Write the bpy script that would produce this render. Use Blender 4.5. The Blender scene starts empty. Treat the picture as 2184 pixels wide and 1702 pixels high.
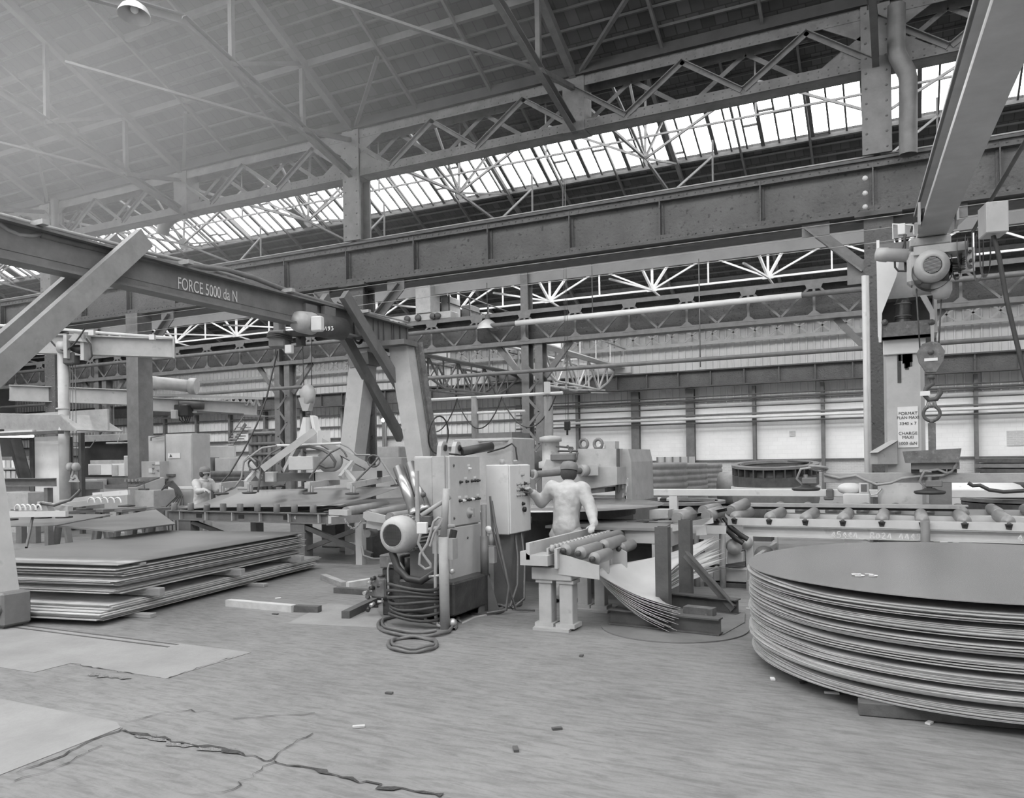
import bpy, math, random
from mathutils import Vector as V, Matrix
random.seed(7)
SC = bpy.context.scene
COL = SC.collection
# ------------------------------------------------------------------ camera
F, CX, YH, H, TH, RO = 1702.5, 1092.0, 979.1, 1.65, math.radians(26.13), math.radians(.893)   # focal length in pixels, principal point, eye height, yaw, roll
cd = bpy.data.cameras.new('camera'); cam = bpy.data.objects.new('camera', cd); COL.objects.link(cam)
cd.sensor_width = 36; cd.lens = F / 2184 * 36; cd.shift_y = (YH - 851) / 2184; cd.clip_end = 300
cam.location = (0, 0, H); cam.rotation_euler = (Matrix.Rotation(TH, 3, 'Z') @ Matrix.Rotation(math.radians(90), 3, 'X') @ Matrix.Rotation(-RO, 3, 'Z')).to_euler()
SC.camera = cam
# ------------------------------------------------------------------ overcast daylight and exposure
wd = bpy.data.worlds.new('sky'); SC.world = wd; wd.use_nodes = True
bg = wd.node_tree.nodes['Background']; bg.inputs[0].default_value = (1, 1, 1, 1); bg.inputs[1].default_value = 9.0
vs = SC.view_settings; vs.view_transform = 'Standard'; vs.look = 'None'; vs.gamma = 1; vs.exposure = -0.25; vs.use_curve_mapping = False
SC.cycles.use_denoising = True
SC.cycles.diffuse_bounces = 5; SC.cycles.max_bounces = 10; SC.cycles.transparent_max_bounces = 24
SC.cycles.sample_clamp_indirect = 12
def portal(x0, x1, ya, za, yb, zb):
    """daylight portal lying in one roof-light opening (samples the sky, gives off nothing itself)"""
    l = bpy.data.lights.new('roof_light_portal', 'AREA'); l.shape = 'RECTANGLE'; l.size = x1 - x0
    l.size_y = math.hypot(yb - ya, zb - za); l.cycles.is_portal = True
    o = bpy.data.objects.new('roof_light_portal', l); COL.objects.link(o)
    o.location = ((x0 + x1) / 2, (ya + yb) / 2, (za + zb) / 2 - .05); o.rotation_euler = (math.atan2(zb - za, yb - ya), 0, 0)
# ------------------------------------------------------------------ measuring helpers
cT, sT = math.cos(TH), math.sin(TH)
cR, sR = math.cos(RO), math.sin(RO)
def ray(px, py):
    a, b = (px - CX) / F, (YH - py) / F; h = a * cR + b * sR
    return V((h * cT - sT, h * sT + cT, b * cR - a * sR))
def at(px, py, y): r = ray(px, py); return r * (y / r.y) + V((0, 0, H))
def fl(px, py, z=0.0): r = ray(px, py); return r * ((z - H) / r.z) + V((0, 0, H))
def dd(px, py, d): return ray(px, py) * d + V((0, 0, H))
def ax(px, py, x): r = ray(px, py); return r * (x / r.x) + V((0, 0, H))
# ------------------------------------------------------------------ mesh builder
def Iprof(w, h, tw, tf):
    a, b = w / 2, h / 2; t = tw / 2
    return [(-a, -b), (a, -b), (a, -b + tf), (t, -b + tf), (t, b - tf), (a, b - tf), (a, b), (-a, b), (-a, b - tf), (-t, b - tf), (-t, -b + tf), (-a, -b + tf)]
def Uprof(w, h, t):
    a, b = w / 2, h / 2
    return [(-a, -b), (a, -b), (a, -b + t), (-a + t, -b + t), (-a + t, b - t), (a, b - t), (a, b), (-a, b)]
def Lprof(a, b, t): return [(0, 0), (a, 0), (a, t), (t, t), (t, b), (0, b)]
def Rprof(w, h): return [(-w / 2, -h / 2), (w / 2, -h / 2), (w / 2, h / 2), (-w / 2, h / 2)]
class G:
    def __init__(s): s.v = []; s.f = []; s.s = []
    def add(s, vs_, fs, sm=False):
        n = len(s.v); s.v += [V(p) for p in vs_]
        for f in fs: s.f.append([i + n for i in f]); s.s.append(sm)
        return s
    def bx(s, x0, x1, y0, y1, z0, z1, c=0.0):
        if c <= 0:
            p = [(x, y, z) for x in (x0, x1) for y in (y0, y1) for z in (z0, z1)]
            return s.add(p, [(0, 1, 3, 2), (4, 6, 7, 5), (0, 4, 5, 1), (2, 3, 7, 6), (0, 2, 6, 4), (1, 5, 7, 3)])
        lo = (x0, y0, z0); hi = (x1, y1, z1); vs_ = []; idx = {}
        for a in range(8):
            b = [(a >> k) & 1 for k in range(3)]
            for ax_ in range(3):
                p = [(hi[k] - c if b[k] else lo[k] + c) for k in range(3)]; p[ax_] = hi[ax_] if b[ax_] else lo[ax_]
                idx[(a, ax_)] = len(vs_); vs_.append(p)
        fs = []
        for k in range(3):
            u, w = [(1, 2), (2, 0), (0, 1)][k]
            for sd in (0, 1):
                q = [sum((b << j) for j, b in ((k, sd), (u, bu), (w, bw))) for bu, bw in ((0, 0), (1, 0), (1, 1), (0, 1))]
                f = [idx[(a, k)] for a in q]; fs.append(f if sd else f[::-1])
            for bu in (0, 1):
                for bw in (0, 1):
                    a0 = (bu << u) | (bw << w); a1 = a0 | (1 << k)
                    f = [idx[(a0, u)], idx[(a1, u)], idx[(a1, w)], idx[(a0, w)]]
                    fs.append(f if (bu != bw) else f[::-1])
        for a in range(8):
            f = [idx[(a, 0)], idx[(a, 1)], idx[(a, 2)]]; fs.append(f if bin(a).count('1') % 2 else f[::-1])
        return s.add(vs_, fs)
    def box(s, c, d, rz=0.0, ch=0.0, R=None):
        g = G().bx(-d[0] / 2, d[0] / 2, -d[1] / 2, d[1] / 2, -d[2] / 2, d[2] / 2, ch)
        M = Matrix.Translation(c) @ (R.to_4x4() if R else Matrix.Rotation(rz, 4, 'Z'))
        return s.add([M @ p for p in g.v], g.f)
    def frame(s, p, q, up):
        p, q, up = V(p), V(q), V(up); d = (q - p).normalized()
        if abs(d.dot(up.normalized())) > .995: up = V((0, 1, 0)) if abs(d.y) < .9 else V((1, 0, 0))
        a = d.cross(up).normalized(); return p, q, a, a.cross(d).normalized()
    def sect(s, p, q, prof, up=(0, 0, 1)):
        p, q, a, b = s.frame(p, q, up); n = len(prof)
        vs_ = [o + a * u + b * w for o in (p, q) for u, w in prof]
        fs = [(i, (i + 1) % n, n + (i + 1) % n, n + i) for i in range(n)]
        fs += [list(range(n))[::-1], list(range(n, 2 * n))]
        return s.add(vs_, fs)
    def bar(s, p, q, w, h, up=(0, 0, 1)): return s.sect(p, q, Rprof(w, h), up)
    def tube(s, p, q, r, n=10, r2=None, cap=True):
        p, q, a, b = s.frame(p, q, (0, 0, 1)); r2 = r if r2 is None else r2
        vs_ = [o + (a * math.cos(t) + b * math.sin(t)) * rr for o, rr in ((p, r), (q, r2)) for t in (2 * math.pi * i / n for i in range(n))]
        s.add(vs_, [(i, (i + 1) % n, n + (i + 1) % n, n + i) for i in range(n)], True)
        if cap: m = len(s.v) - 2 * n; s.f += [[m + i for i in range(n)][::-1], [m + n + i for i in range(n)]]; s.s += [False, False]
        return s
    def path(s, pts, r, n=6, closed=False):
        pts = [V(p) for p in pts]; m = len(pts); vs_ = []; a = None
        for i, p in enumerate(pts):
            d = (pts[(i + 1) % m] - pts[i - 1]) if closed else (pts[min(i + 1, m - 1)] - pts[max(i - 1, 0)])
            d = d.normalized() if d.length > 1e-9 else V((0, 0, 1))
            if a is None: a = d.orthogonal().normalized()
            a = (a - d * a.dot(d)); a = a.normalized() if a.length > 1e-6 else d.orthogonal().normalized()
            b = d.cross(a)
            vs_ += [p + (a * math.cos(2 * math.pi * k / n) + b * math.sin(2 * math.pi * k / n)) * r for k in range(n)]
        fs = [(i * n + k, i * n + (k + 1) % n, ((i + 1) % m) * n + (k + 1) % n, ((i + 1) % m) * n + k) for i in range(m if closed else m - 1) for k in range(n)]
        return s.add(vs_, fs, True)
    def lathe(s, c, axis, prof, n=20, sm=True):
        c = V(c); d = V(axis).normalized(); a = d.orthogonal().normalized(); b = d.cross(a); vs_ = []; fs = []
        for r, h in prof: vs_ += [c + d * h + (a * math.cos(2 * math.pi * k / n) + b * math.sin(2 * math.pi * k / n)) * r for k in range(n)]
        for i in range(len(prof) - 1): fs += [(i * n + k, i * n + (k + 1) % n, (i + 1) * n + (k + 1) % n, (i + 1) * n + k) for k in range(n)]
        return s.add(vs_, fs, sm)
    def prism(s, poly, vec):
        n = len(poly); vec = V(vec); vs_ = [V(p) for p in poly] + [V(p) + vec for p in poly]
        return s.add(vs_, [list(range(n))[::-1], list(range(n, 2 * n))] + [(i, (i + 1) % n, n + (i + 1) % n, n + i) for i in range(n)])
    def sheet(s, fn, nu, nv, th=0.0, sm=True):
        P = [[V(fn(i / nu, j / nv)) for j in range(nv + 1)] for i in range(nu + 1)]
        vs_ = [p for row in P for p in row]; w = nv + 1
        fs = [(i * w + j, (i + 1) * w + j, (i + 1) * w + j + 1, i * w + j + 1) for i in range(nu) for j in range(nv)]
        if th <= 0: return s.add(vs_, fs, sm)
        m = len(vs_); s.add(vs_ + [p - V((0, 0, th)) for p in vs_], fs + [tuple(m + k for k in f[::-1]) for f in fs], sm)
        b = [i * w for i in range(nu + 1)] + [nu * w + j for j in range(1, w)] + [i * w + nv for i in range(nu - 1, -1, -1)] + [j for j in range(nv - 1, 0, -1)]
        o = len(s.v) - 2 * m
        for k in range(len(b)): x, y = b[k], b[(k + 1) % len(b)]; s.f.append([o + x, o + m + x, o + m + y, o + y]); s.s.append(False)
        return s
    def ball(s, c, r, n=12, sc=(1, 1, 1)):
        c = V(c); pr = [(math.sin(math.pi * i / 8), -math.cos(math.pi * i / 8)) for i in range(9)]
        pr[0] = (1e-4, -1); pr[-1] = (1e-4, 1); g = G().lathe((0, 0, 0), (0, 0, 1), [(a * r, b * r) for a, b in pr], n)
        return s.add([c + V((p.x * sc[0], p.y * sc[1], p.z * sc[2])) for p in g.v], g.f, True)
    def ring(s, c, axis, R, r, n=20, m=8):
        c = V(c); d = V(axis).normalized(); a = d.orthogonal().normalized(); b = d.cross(a)
        return s.path([c + (a * math.cos(2 * math.pi * k / n) + b * math.sin(2 * math.pi * k / n)) * R for k in range(n)], r, m, True)
    def move(s, M): s.v = [M @ p for p in s.v]; return s
WL = {}
def props(o, label=None, cat=None, group=None, kind=None):
    for k, x in (('label', label), ('category', cat), ('group', group), ('kind', kind)):
        if x: o[k] = x
    return o
def thing(name, loc, label, cat, group=None, kind=None):
    o = bpy.data.objects.new(name, None); COL.objects.link(o); o.location = loc; o.empty_display_size = .1; WL[o] = V(loc)
    return props(o, label, cat, group, kind)
def ob(name, g, mat, parent=None, label=None, cat=None, group=None, kind=None):
    me = bpy.data.meshes.new(name)
    if parent is not None: base = WL[parent]
    else:
        xs = [p.x for p in g.v]; ys = [p.y for p in g.v]
        base = V(((min(xs) + max(xs)) / 2, (min(ys) + max(ys)) / 2, min(p.z for p in g.v)))
    me.from_pydata([tuple(p - base) for p in g.v], [], g.f)
    me.polygons.foreach_set('use_smooth', g.s)
    me.materials.append(MAT[mat] if isinstance(mat, str) else mat); me.validate(); me.update()
    o = bpy.data.objects.new(name, me); COL.objects.link(o); WL[o] = base.copy()
    if parent is not None: o.parent = parent
    else: o.location = base
    return props(o, label, cat, group, kind)
def dup(root, off, rz=0.0, label=None, parent=None, top=True):
    """copy a thing with its parts and sub-parts, sharing mesh data"""
    o = root.copy(); COL.objects.link(o)
    if top:
        o.location = root.location + V(off); o.rotation_euler.z = root.rotation_euler.z + rz; WL[o] = WL[root] + V(off)
        if label: o['label'] = label
    else: o.parent = parent; WL[o] = WL[parent]
    for c in root.children: dup(c, (0, 0, 0), parent=o, top=False)
    return o
def inst(src, loc, parent, rot=None, name=None):
    """a further part that shares src's mesh; loc in world space"""
    o = bpy.data.objects.new(name or src.name.split('.')[0], src.data); COL.objects.link(o); o.parent = parent
    o.location = V(loc) - WL[parent]; WL[o] = WL[parent]
    if rot: o.rotation_euler = rot
    return o
def text(name, body, size, loc, xd, yd, mat, parent, align='CENTER', sx=1.0):
    cu = bpy.data.curves.new(name, 'FONT'); cu.body = body; cu.size = size; cu.align_x = align; cu.extrude = .0008; cu.materials.append(MAT[mat]); cu.space_line = .9
    o = bpy.data.objects.new(name, cu); COL.objects.link(o); o.parent = parent
    dg = bpy.context.evaluated_depsgraph_get(); me = bpy.data.meshes.new_from_object(o.evaluated_get(dg)); nm = o.name; bpy.data.objects.remove(o); bpy.data.curves.remove(cu)
    o = bpy.data.objects.new(nm, me); COL.objects.link(o); o.parent = parent; o['kind'] = 'stuff'
    x, y = V(xd).normalized(), V(yd).normalized(); z = x.cross(y)
    M = Matrix((x * sx, y, z)).transposed().to_4x4(); M.translation = V(loc) - WL[parent]; o.matrix_local = M
    return o
# ------------------------------------------------------------------ procedural materials (grey, as in a black-and-white print)
MAT = {}
def mat(name, g, rough=.6, metal=0.0, var=.18, scale=3.0, bump=.15, bscale=None, stretch=(1, 1, 1), spots=0.0, sg=None, sscale=6.0, spec=.5):
    m = bpy.data.materials.new(name); m.use_nodes = True; nt = m.node_tree; N = nt.nodes; L = nt.links; MAT[name] = m
    b = N['Principled BSDF']; b.inputs['Roughness'].default_value = rough; b.inputs['Metallic'].default_value = metal
    b.inputs['Specular IOR Level'].default_value = spec
    geo = N.new('ShaderNodeNewGeometry'); mp = N.new('ShaderNodeMapping'); mp.inputs['Scale'].default_value = stretch; L.new(geo.outputs['Position'], mp.inputs[0])
    n1 = N.new('ShaderNodeTexNoise'); n1.inputs['Scale'].default_value = scale; n1.inputs['Detail'].default_value = 7; n1.inputs['Roughness'].default_value = .62; L.new(mp.outputs[0], n1.inputs[0])
    r = N.new('ShaderNodeValToRGB'); e = r.color_ramp.elements
    lo, hi = g * (1 - var), min(1, g * (1 + var)); e[0].position = .3; e[1].position = .7; e[0].color = (lo, lo, lo, 1); e[1].color = (hi, hi, hi, 1)
    L.new(n1.outputs[0], r.inputs[0]); colr = r.outputs[0]
    if spots > 0:
        n2 = N.new('ShaderNodeTexNoise'); n2.inputs['Scale'].default_value = sscale; n2.inputs['Detail'].default_value = 5; L.new(mp.outputs[0], n2.inputs[0])
        r2 = N.new('ShaderNodeValToRGB'); f = r2.color_ramp.elements; f[0].position = .66 - .2 * spots; f[1].position = f[0].position + .12
        L.new(n2.outputs[0], r2.inputs[0]); mx = N.new('ShaderNodeMixRGB'); sg = (sg + g) / 2; mx.inputs[2].default_value = (sg, sg, sg, 1)
        L.new(r2.outputs[0], mx.inputs[0]); L.new(colr, mx.inputs[1]); colr = mx.outputs[0]
    L.new(colr, b.inputs['Base Color'])
    if bump > 0:
        n3 = N.new('ShaderNodeTexNoise'); n3.inputs['Scale'].default_value = bscale or scale * 6; n3.inputs['Detail'].default_value = 4; L.new(mp.outputs[0], n3.inputs[0])
        bp = N.new('ShaderNodeBump'); bp.inputs['Strength'].default_value = bump; bp.inputs['Distance'].default_value = .02; L.new(n3.outputs[0], bp.inputs['Height']); L.new(bp.outputs[0], b.inputs['Normal'])
    return m
mat('steel_dark', .085, .55, .0, .25, 5); mat('girder', .105, .6, 0, .22, 1.6, 1.0, 18, spots=.3, sg=-.02, sscale=11)
mat('steel_mid', .16, .5, 0, .2, 4); mat('steel_light', .34, .5, 0, .18, 4, spots=.15, sg=.16); mat('lattice', .16, .6, 0, .25, 3, .3, spots=.3, sg=.08, sscale=9)
mat('paint_grey', .46, .45, 0, .12, 3, .05); mat('paint_white', .66, .45, 0, .08, 3, .04, spots=.08, sg=.35); mat('paint_pale', .44, .45, 0, .12, 3, .05, spots=.12, sg=.22)
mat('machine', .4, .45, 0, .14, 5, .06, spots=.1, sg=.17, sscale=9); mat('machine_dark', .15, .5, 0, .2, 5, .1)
mat('black', .018, .5, 0, .3, 6, 0); mat('rubber', .045, .45, 0, .2, 9, 0); mat('hose', .12, .4, 0, .2, 9, 0); mat('hose_pale', .3, .45, 0, .15, 9, 0)
mat('chrome', .4, .3, .9, .05, 5, 0); mat('roller', .25, .38, .1, .1, 8, .03); mat('brass', .5, .4, .6, .1, 8, 0)
mat('sheet', .3, .27, .4, .12, 1.5, .03, 2.0, (1, .35, 1), spots=.12, sg=.26, sscale=1.5); mat('sheet_bright', .68, .3, .35, .08, 2, .02, 2)
mat('sheet_edge', .46, .5, .1, .25, 12, .1, 40, (.3, .3, 6)); mat('plate', .27, .33, .35, .15, 1.2, .04, 2, (.5, 1, 1), spots=.12, sg=.2, sscale=1.3)
mat('wood', .3, .75, 0, .2, 5, .3, 30, (1, 1, 4)); mat('wood_pale', .5, .75, 0, .15, 6, .2, 30); mat('wood_dark', .09, .8, 0, .3, 6, .3, 30)
mat('roof_tile', .075, .8, 0, .3, 2.4, .4, 9); mat('batten', .1, .7, 0, .2, 4); mat('rafter', .13, .65, 0, .2, 4, spots=.2, sg=.07)
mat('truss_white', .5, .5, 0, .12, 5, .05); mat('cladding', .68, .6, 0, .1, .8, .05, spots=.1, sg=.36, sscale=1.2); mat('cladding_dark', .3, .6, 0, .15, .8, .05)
mat('lamp_shade', .5, .4, .3, .1, 5, 0); mat('cloth', .46, .85, 0, .1, 9, .2, 30); mat('cloth_dark', .2, .9, 0, .15, 9, .2, 30); mat('skin', .42, .6, 0, .06, 20, 0); mat('hair', .05, .8, 0, .2, 40, 0)
mat('paper', .72, .6, 0, .05, 8, 0); mat('ink', .015, .6, 0, 0, 5, 0); mat('chalk', .75, .9, 0, .1, 40, 0); mat('stencil', .6, .7, 0, .15, 20, 0)
mat('ring_dark', .09, .55, 0, .3, 6, .2, spots=.2, sg=.16); mat('ring_mid', .2, .55, 0, .2, 4, .1); mat('grating', .1, .6, .2, .2, 9, 0); mat('concrete', .25, .85, 0, .14, 2.2, .25, 22, spots=.2, sg=.2)
mat('conveyor', .58, .45, 0, .1, 3, .05, spots=.1, sg=.3)
mat('brace', .24, .55, 0, .18, 4, .1, spots=.25, sg=.34, sscale=5)
mat('motor', .42, .45, 0, .1, 8, .04, spots=.12, sg=.24, sscale=10); mat('oily', .05, .35, 0, .4, 8, .3, 20); mat('rust', .14, .7, 0, .35, 8, .3, 20, spots=.35, sg=.3, sscale=18)
mat('gutter', .05, .7, 0, .3, 2, .2); mat('glove', .15, .8, 0, .1, 9, 0); mat('curtain', .03, .7, 0, .3, 3, 0)
mat('crack', .05, .95, 0, .5, 20, .6, 60); mat('debris', .2, .95, 0, .5, 60, .8, 90)
def emit(name, g, s):
    m = bpy.data.materials.new(name); m.use_nodes = True; b = m.node_tree.nodes['Principled BSDF']; MAT[name] = m
    b.inputs['Base Color'].default_value = (g, g, g, 1); b.inputs['Emission Color'].default_value = (1, 1, 1, 1); b.inputs['Emission Strength'].default_value = s
emit('lit_tube', .8, 6.0)
def glass():
    m = bpy.data.materials.new('dirty_glass'); m.use_nodes = True; nt = m.node_tree; N = nt.nodes; L = nt.links; MAT['glass'] = m
    N.remove(N['Principled BSDF']); out = N['Material Output']
    t = N.new('ShaderNodeBsdfTransparent'); gl = N.new('ShaderNodeBsdfGlossy'); gl.inputs['Roughness'].default_value = .1; gl.inputs[0].default_value = (.8, .8, .8, 1)
    mx = N.new('ShaderNodeMixShader'); mx.inputs[0].default_value = .06
    geo = N.new('ShaderNodeNewGeometry'); n = N.new('ShaderNodeTexNoise'); n.inputs['Scale'].default_value = 1.7; n.inputs['Detail'].default_value = 6; L.new(geo.outputs['Position'], n.inputs[0])
    r = N.new('ShaderNodeValToRGB'); r.color_ramp.elements[0].position = .25; r.color_ramp.elements[0].color = (.35, .35, .35, 1); r.color_ramp.elements[1].position = .5; r.color_ramp.elements[1].color = (.9, .9, .9, 1)
    L.new(n.outputs[0], r.inputs[0]); L.new(r.outputs[0], t.inputs[0]); L.new(t.outputs[0], mx.inputs[1]); L.new(gl.outputs[0], mx.inputs[2]); L.new(mx.outputs[0], out.inputs[0])
glass()
def floor_mat():
    m = mat('floor', .2, .62, 0, .16, .9, .5, 9, (1, 1, 1), spots=.12, sg=.27, sscale=2.5, spec=.35); nt = m.node_tree; N = nt.nodes; L = nt.links
    b = N['Principled BSDF']; src = b.inputs['Base Color'].links[0].from_socket; geo = [n for n in N if n.type == 'NEW_GEOMETRY'][0]
    mp = N.new('ShaderNodeMapping'); mp.inputs['Rotation'].default_value = (0, 0, .5); mp.inputs['Scale'].default_value = (1.2, 6, 1); L.new(geo.outputs['Position'], mp.inputs[0])
    n = N.new('ShaderNodeTexNoise'); n.inputs['Scale'].default_value = 3.5; n.inputs['Detail'].default_value = 9; n.inputs['Roughness'].default_value = .7; n.inputs['Distortion'].default_value = .6; L.new(mp.outputs[0], n.inputs[0])
    r = N.new('ShaderNodeValToRGB'); e = r.color_ramp.elements; e[0].position = .34; e[0].color = (.62, .62, .62, 1); e[1].position = .56; e[1].color = (1.08, 1.08, 1.08, 1); L.new(n.outputs[0], r.inputs[0])
    mx = N.new('ShaderNodeMixRGB'); mx.blend_type = 'MULTIPLY'; mx.inputs[0].default_value = .8; L.new(src, mx.inputs[1]); L.new(r.outputs[0], mx.inputs[2]); L.new(mx.outputs[0], b.inputs['Base Color'])
floor_mat()
def brick_mat(name, g, g2, gm, bw, bh, mort=.02, ax_='xz', mixv=.5):
    m = mat(name, g, .85, 0, .08, 1.2, .2, 9); nt = m.node_tree; N = nt.nodes; L = nt.links; b = N['Principled BSDF']; src = b.inputs['Base Color'].links[0].from_socket
    geo = [n for n in N if n.type == 'NEW_GEOMETRY'][0]; sp = N.new('ShaderNodeSeparateXYZ'); cb = N.new('ShaderNodeCombineXYZ'); L.new(geo.outputs['Position'], sp.inputs[0])
    L.new(sp.outputs['X'], cb.inputs[0]); L.new(sp.outputs['Z' if ax_ == 'xz' else 'Y'], cb.inputs[1])
    t = N.new('ShaderNodeTexBrick'); t.inputs['Scale'].default_value = 1; t.inputs['Brick Width'].default_value = bw; t.inputs['Row Height'].default_value = bh; t.inputs['Mortar Size'].default_value = mort
    t.inputs['Color1'].default_value = (g, g, g, 1); t.inputs['Color2'].default_value = (g2, g2, g2, 1); t.inputs['Mortar'].default_value = (gm, gm, gm, 1); L.new(cb.outputs[0], t.inputs[0])
    mx = N.new('ShaderNodeMixRGB'); mx.inputs[0].default_value = mixv; L.new(src, mx.inputs[1]); L.new(t.outputs[0], mx.inputs[2]); L.new(mx.outputs[0], b.inputs['Base Color'])
brick_mat('white_brick', .86, .8, .74, .42, .19, .012); brick_mat('old_brick', .55, .42, .65, .24, .075, .012); brick_mat('roof_tiles', .05, .1, .03, .26, .36, .012, 'xy', .75)
# ================================================================== THE SETTING
X0, X1 = -62.0, 16.0
YG, Y2, YW = 16.5, 27.3, 38.8
ob('floor', G().bx(X0, X1, -8.2, YW + .3, -.3, 0), 'floor', kind='structure', label='worn grey concrete workshop floor with patches and cracks', cat='floor')
FLOOR = bpy.data.objects['floor']
def slab(pts, m='concrete', z=.004):
    ob('slab', G().prism([(p.x, p.y, .0) for p in pts], (0, 0, z)), m, FLOOR)
a, b, c, d = fl(257, 1553), fl(0, 1654), fl(0, 1491), fl(250, 1541)
slab([a, b + (b - a) * .6, c + (b - a) * .6 + (c - d) * .8, c + (c - d) * .02, d])
slab([fl(354, 1448), fl(148, 1416), fl(72, 1435), fl(0, 1424), fl(-260, 1380), fl(-240, 1330), fl(40, 1335), fl(390, 1374), fl(536, 1392)])
slab([fl(612, 1330), fl(700, 1287), fl(800, 1296), fl(830, 1340)], 'concrete', .003)
def crack(px, wdt, m='crack', z=.007):
    pts = []
    P = [fl(*p) for p in px]
    for i in range(len(P) - 1):
        n = max(2, int((P[i + 1] - P[i]).length / .05))
        for k in range(n): t = k / n; q = P[i].lerp(P[i + 1], t); pts.append(q + V((random.gauss(0, .012), random.gauss(0, .012), 0)))
    L_, R_ = [], []
    for i, q in enumerate(pts):
        d_ = (pts[min(i + 1, len(pts) - 1)] - pts[max(i - 1, 0)]).normalized(); s = V((-d_.y, d_.x, 0)) * wdt * (random.random() ** 1.5 + .15)
        L_.append(q + s); R_.append(q - s * random.random())
    n = len(pts); g = G().add([(p.x, p.y, z) for p in L_] + [(p.x, p.y, z) for p in R_], [(i, i + 1, n + i + 1, n + i) for i in range(n - 1)])
    ob('crack', g, m, FLOOR)
crack([(262, 1560), (330, 1575), (420, 1592), (500, 1606), (580, 1626), (700, 1650), (820, 1680), (960, 1702)], .03)
crack([(290, 1568), (350, 1585), (470, 1600), (540, 1612)], .05, 'debris', .006)
crack([(258, 1556), (180, 1590), (80, 1635), (0, 1660)], .012); crack([(210, 1592), (120, 1640), (0, 1676)], .008)
crack([(580, 1628), (530, 1660), (460, 1702)], .01); crack([(265, 1545), (330, 1525), (390, 1517), (470, 1522)], .008); crack([(500, 1535), (600, 1526), (690, 1522)], .006)
crack([(148, 1416), (250, 1432), (350, 1448)], .006); crack([(354, 1448), (440, 1420), (536, 1392)], .006); crack([(580, 1626), (610, 1595), (680, 1560)], .006); crack([(1000, 1361), (1040, 1360)], .01)
crack([(190, 1440), (240, 1446), (290, 1450)], .05, 'debris', .006)
for (px, py) in ((593, 1277), (587, 1311), (1330, 1232), (765, 1552), (1188, 1556), (1648, 1450), (1711, 1457), (1774, 1480), (1982, 1544), (1240, 1400), (830, 1480), (1100, 1600), (1600, 1300), (1570, 1330)):
    q = fl(px, py); ob('scrap', G().box((q.x, q.y, .008), (.05 + .05 * random.random(), .03, .012), random.random() * 3), random.choice(['wood_pale', 'steel_dark', 'paper']), FLOOR)
# --- far wall
WB = thing('wall_back', (0, YW, 0), 'far wall of painted brick below ribbed metal cladding', 'wall', kind='structure')
ob('brick_base', G().bx(X0, X1, YW, YW + .3, 0, 1.4), 'old_brick', WB); ob('brick_base', G().bx(X0, -17.4, YW, YW + .3, 1.4, 3.1), 'old_brick', WB); ob('white_brickwork', G().bx(-17.4, X1, YW - .02, YW + .3, 1.4, 4.25), 'white_brick', WB)
ob('brick_patch', G().bx(3.85, 5.6, YW - .05, YW, 1.88, 2.5), 'old_brick', WB); ob('brick_patch', G().bx(-4.72, -4.45, YW - .05, YW, 2.5, 2.75), 'old_brick', WB)
def clad(name, xa, xb, za, zb, y, m, par, pitch=.33):
    g = G(); x = xa; pr = []
    while x < xb: pr += [(x, 0), (x + pitch * .7, 0), (x + pitch * .75, -.06), (x + pitch * .95, -.06)]; x += pitch
    n = len(pr); g.add([(u, y + w, za) for u, w in pr] + [(u, y + w, zb) for u, w in pr], [(i, i + 1, n + i + 1, n + i) for i in range(n - 1)]); return ob(name, g, m, par)
clad('cladding_sheet', -17.4, X1, 4.2, 8.6, YW - .03, 'cladding', WB); clad('cladding_sheet', X0, -17.4, 3.0, 8.6, YW - .03, 'cladding', WB)
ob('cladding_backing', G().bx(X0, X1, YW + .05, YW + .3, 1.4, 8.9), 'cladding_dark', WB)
for z in (1.4, 4.25): ob('sill_rail', G().bx(-17.4, X1, YW - .12, YW - .02, z, z + .06), 'steel_mid', WB)
for z in (2.3, 3.0, 3.7, 4.4): ob('wall_rail', G().bx(X0, -17.4, YW - .2, YW - .08, z, z + .1), 'steel_dark', WB)
for i, x in enumerate((-15.1, -12, -9.25, -6.25, -3.25, -.2, 2.75, 5.8, -18.1, -21.2, -24.2, -27.2, -30.2, -33.3, -36.3, -39.3, -42.3, -45.3)):
    w = .4 if x in (-12, -9.25) else .15
    ob('wall_post', G().sect((x, YW - .2, 0), (x, YW - .2, 4.9), Iprof(w, .3, .05, .05), (0, 1, 0)), 'steel_mid', WB)
for py, r, m in ((841, .03, 'steel_dark'), (848, .05, 'steel_dark'), (866, .03, 'steel_dark'), (882, .05, 'steel_mid'), (889, .07, 'paint_white'), (899, .04, 'steel_dark')):
    z = at(1600, py, YW - .5).z; ob('wall_pipe', G().tube((-18.5, YW - .5, z), (X1, YW - .5, z), r, 8), m, WB)
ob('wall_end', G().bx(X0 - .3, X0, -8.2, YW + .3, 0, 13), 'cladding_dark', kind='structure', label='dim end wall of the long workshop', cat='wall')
ob('wall_side', G().bx(X1, X1 + .3, -8.2, YW + .3, 0, 13), 'cladding', kind='structure', label='pale gable wall closing the workshop', cat='wall')
ob('wall_front', G().bx(X0, X1, -8.5, -8.2, 0, 11), 'cladding', kind='structure', label='pale wall behind the photographer', cat='wall')
ob('wall_upper', G().bx(X0, X1, Y2 - .05, Y2 + .05, 8.25, 10.2), 'cladding_dark', kind='structure', label='dark strip of wall above the second column line', cat='wall')
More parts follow.
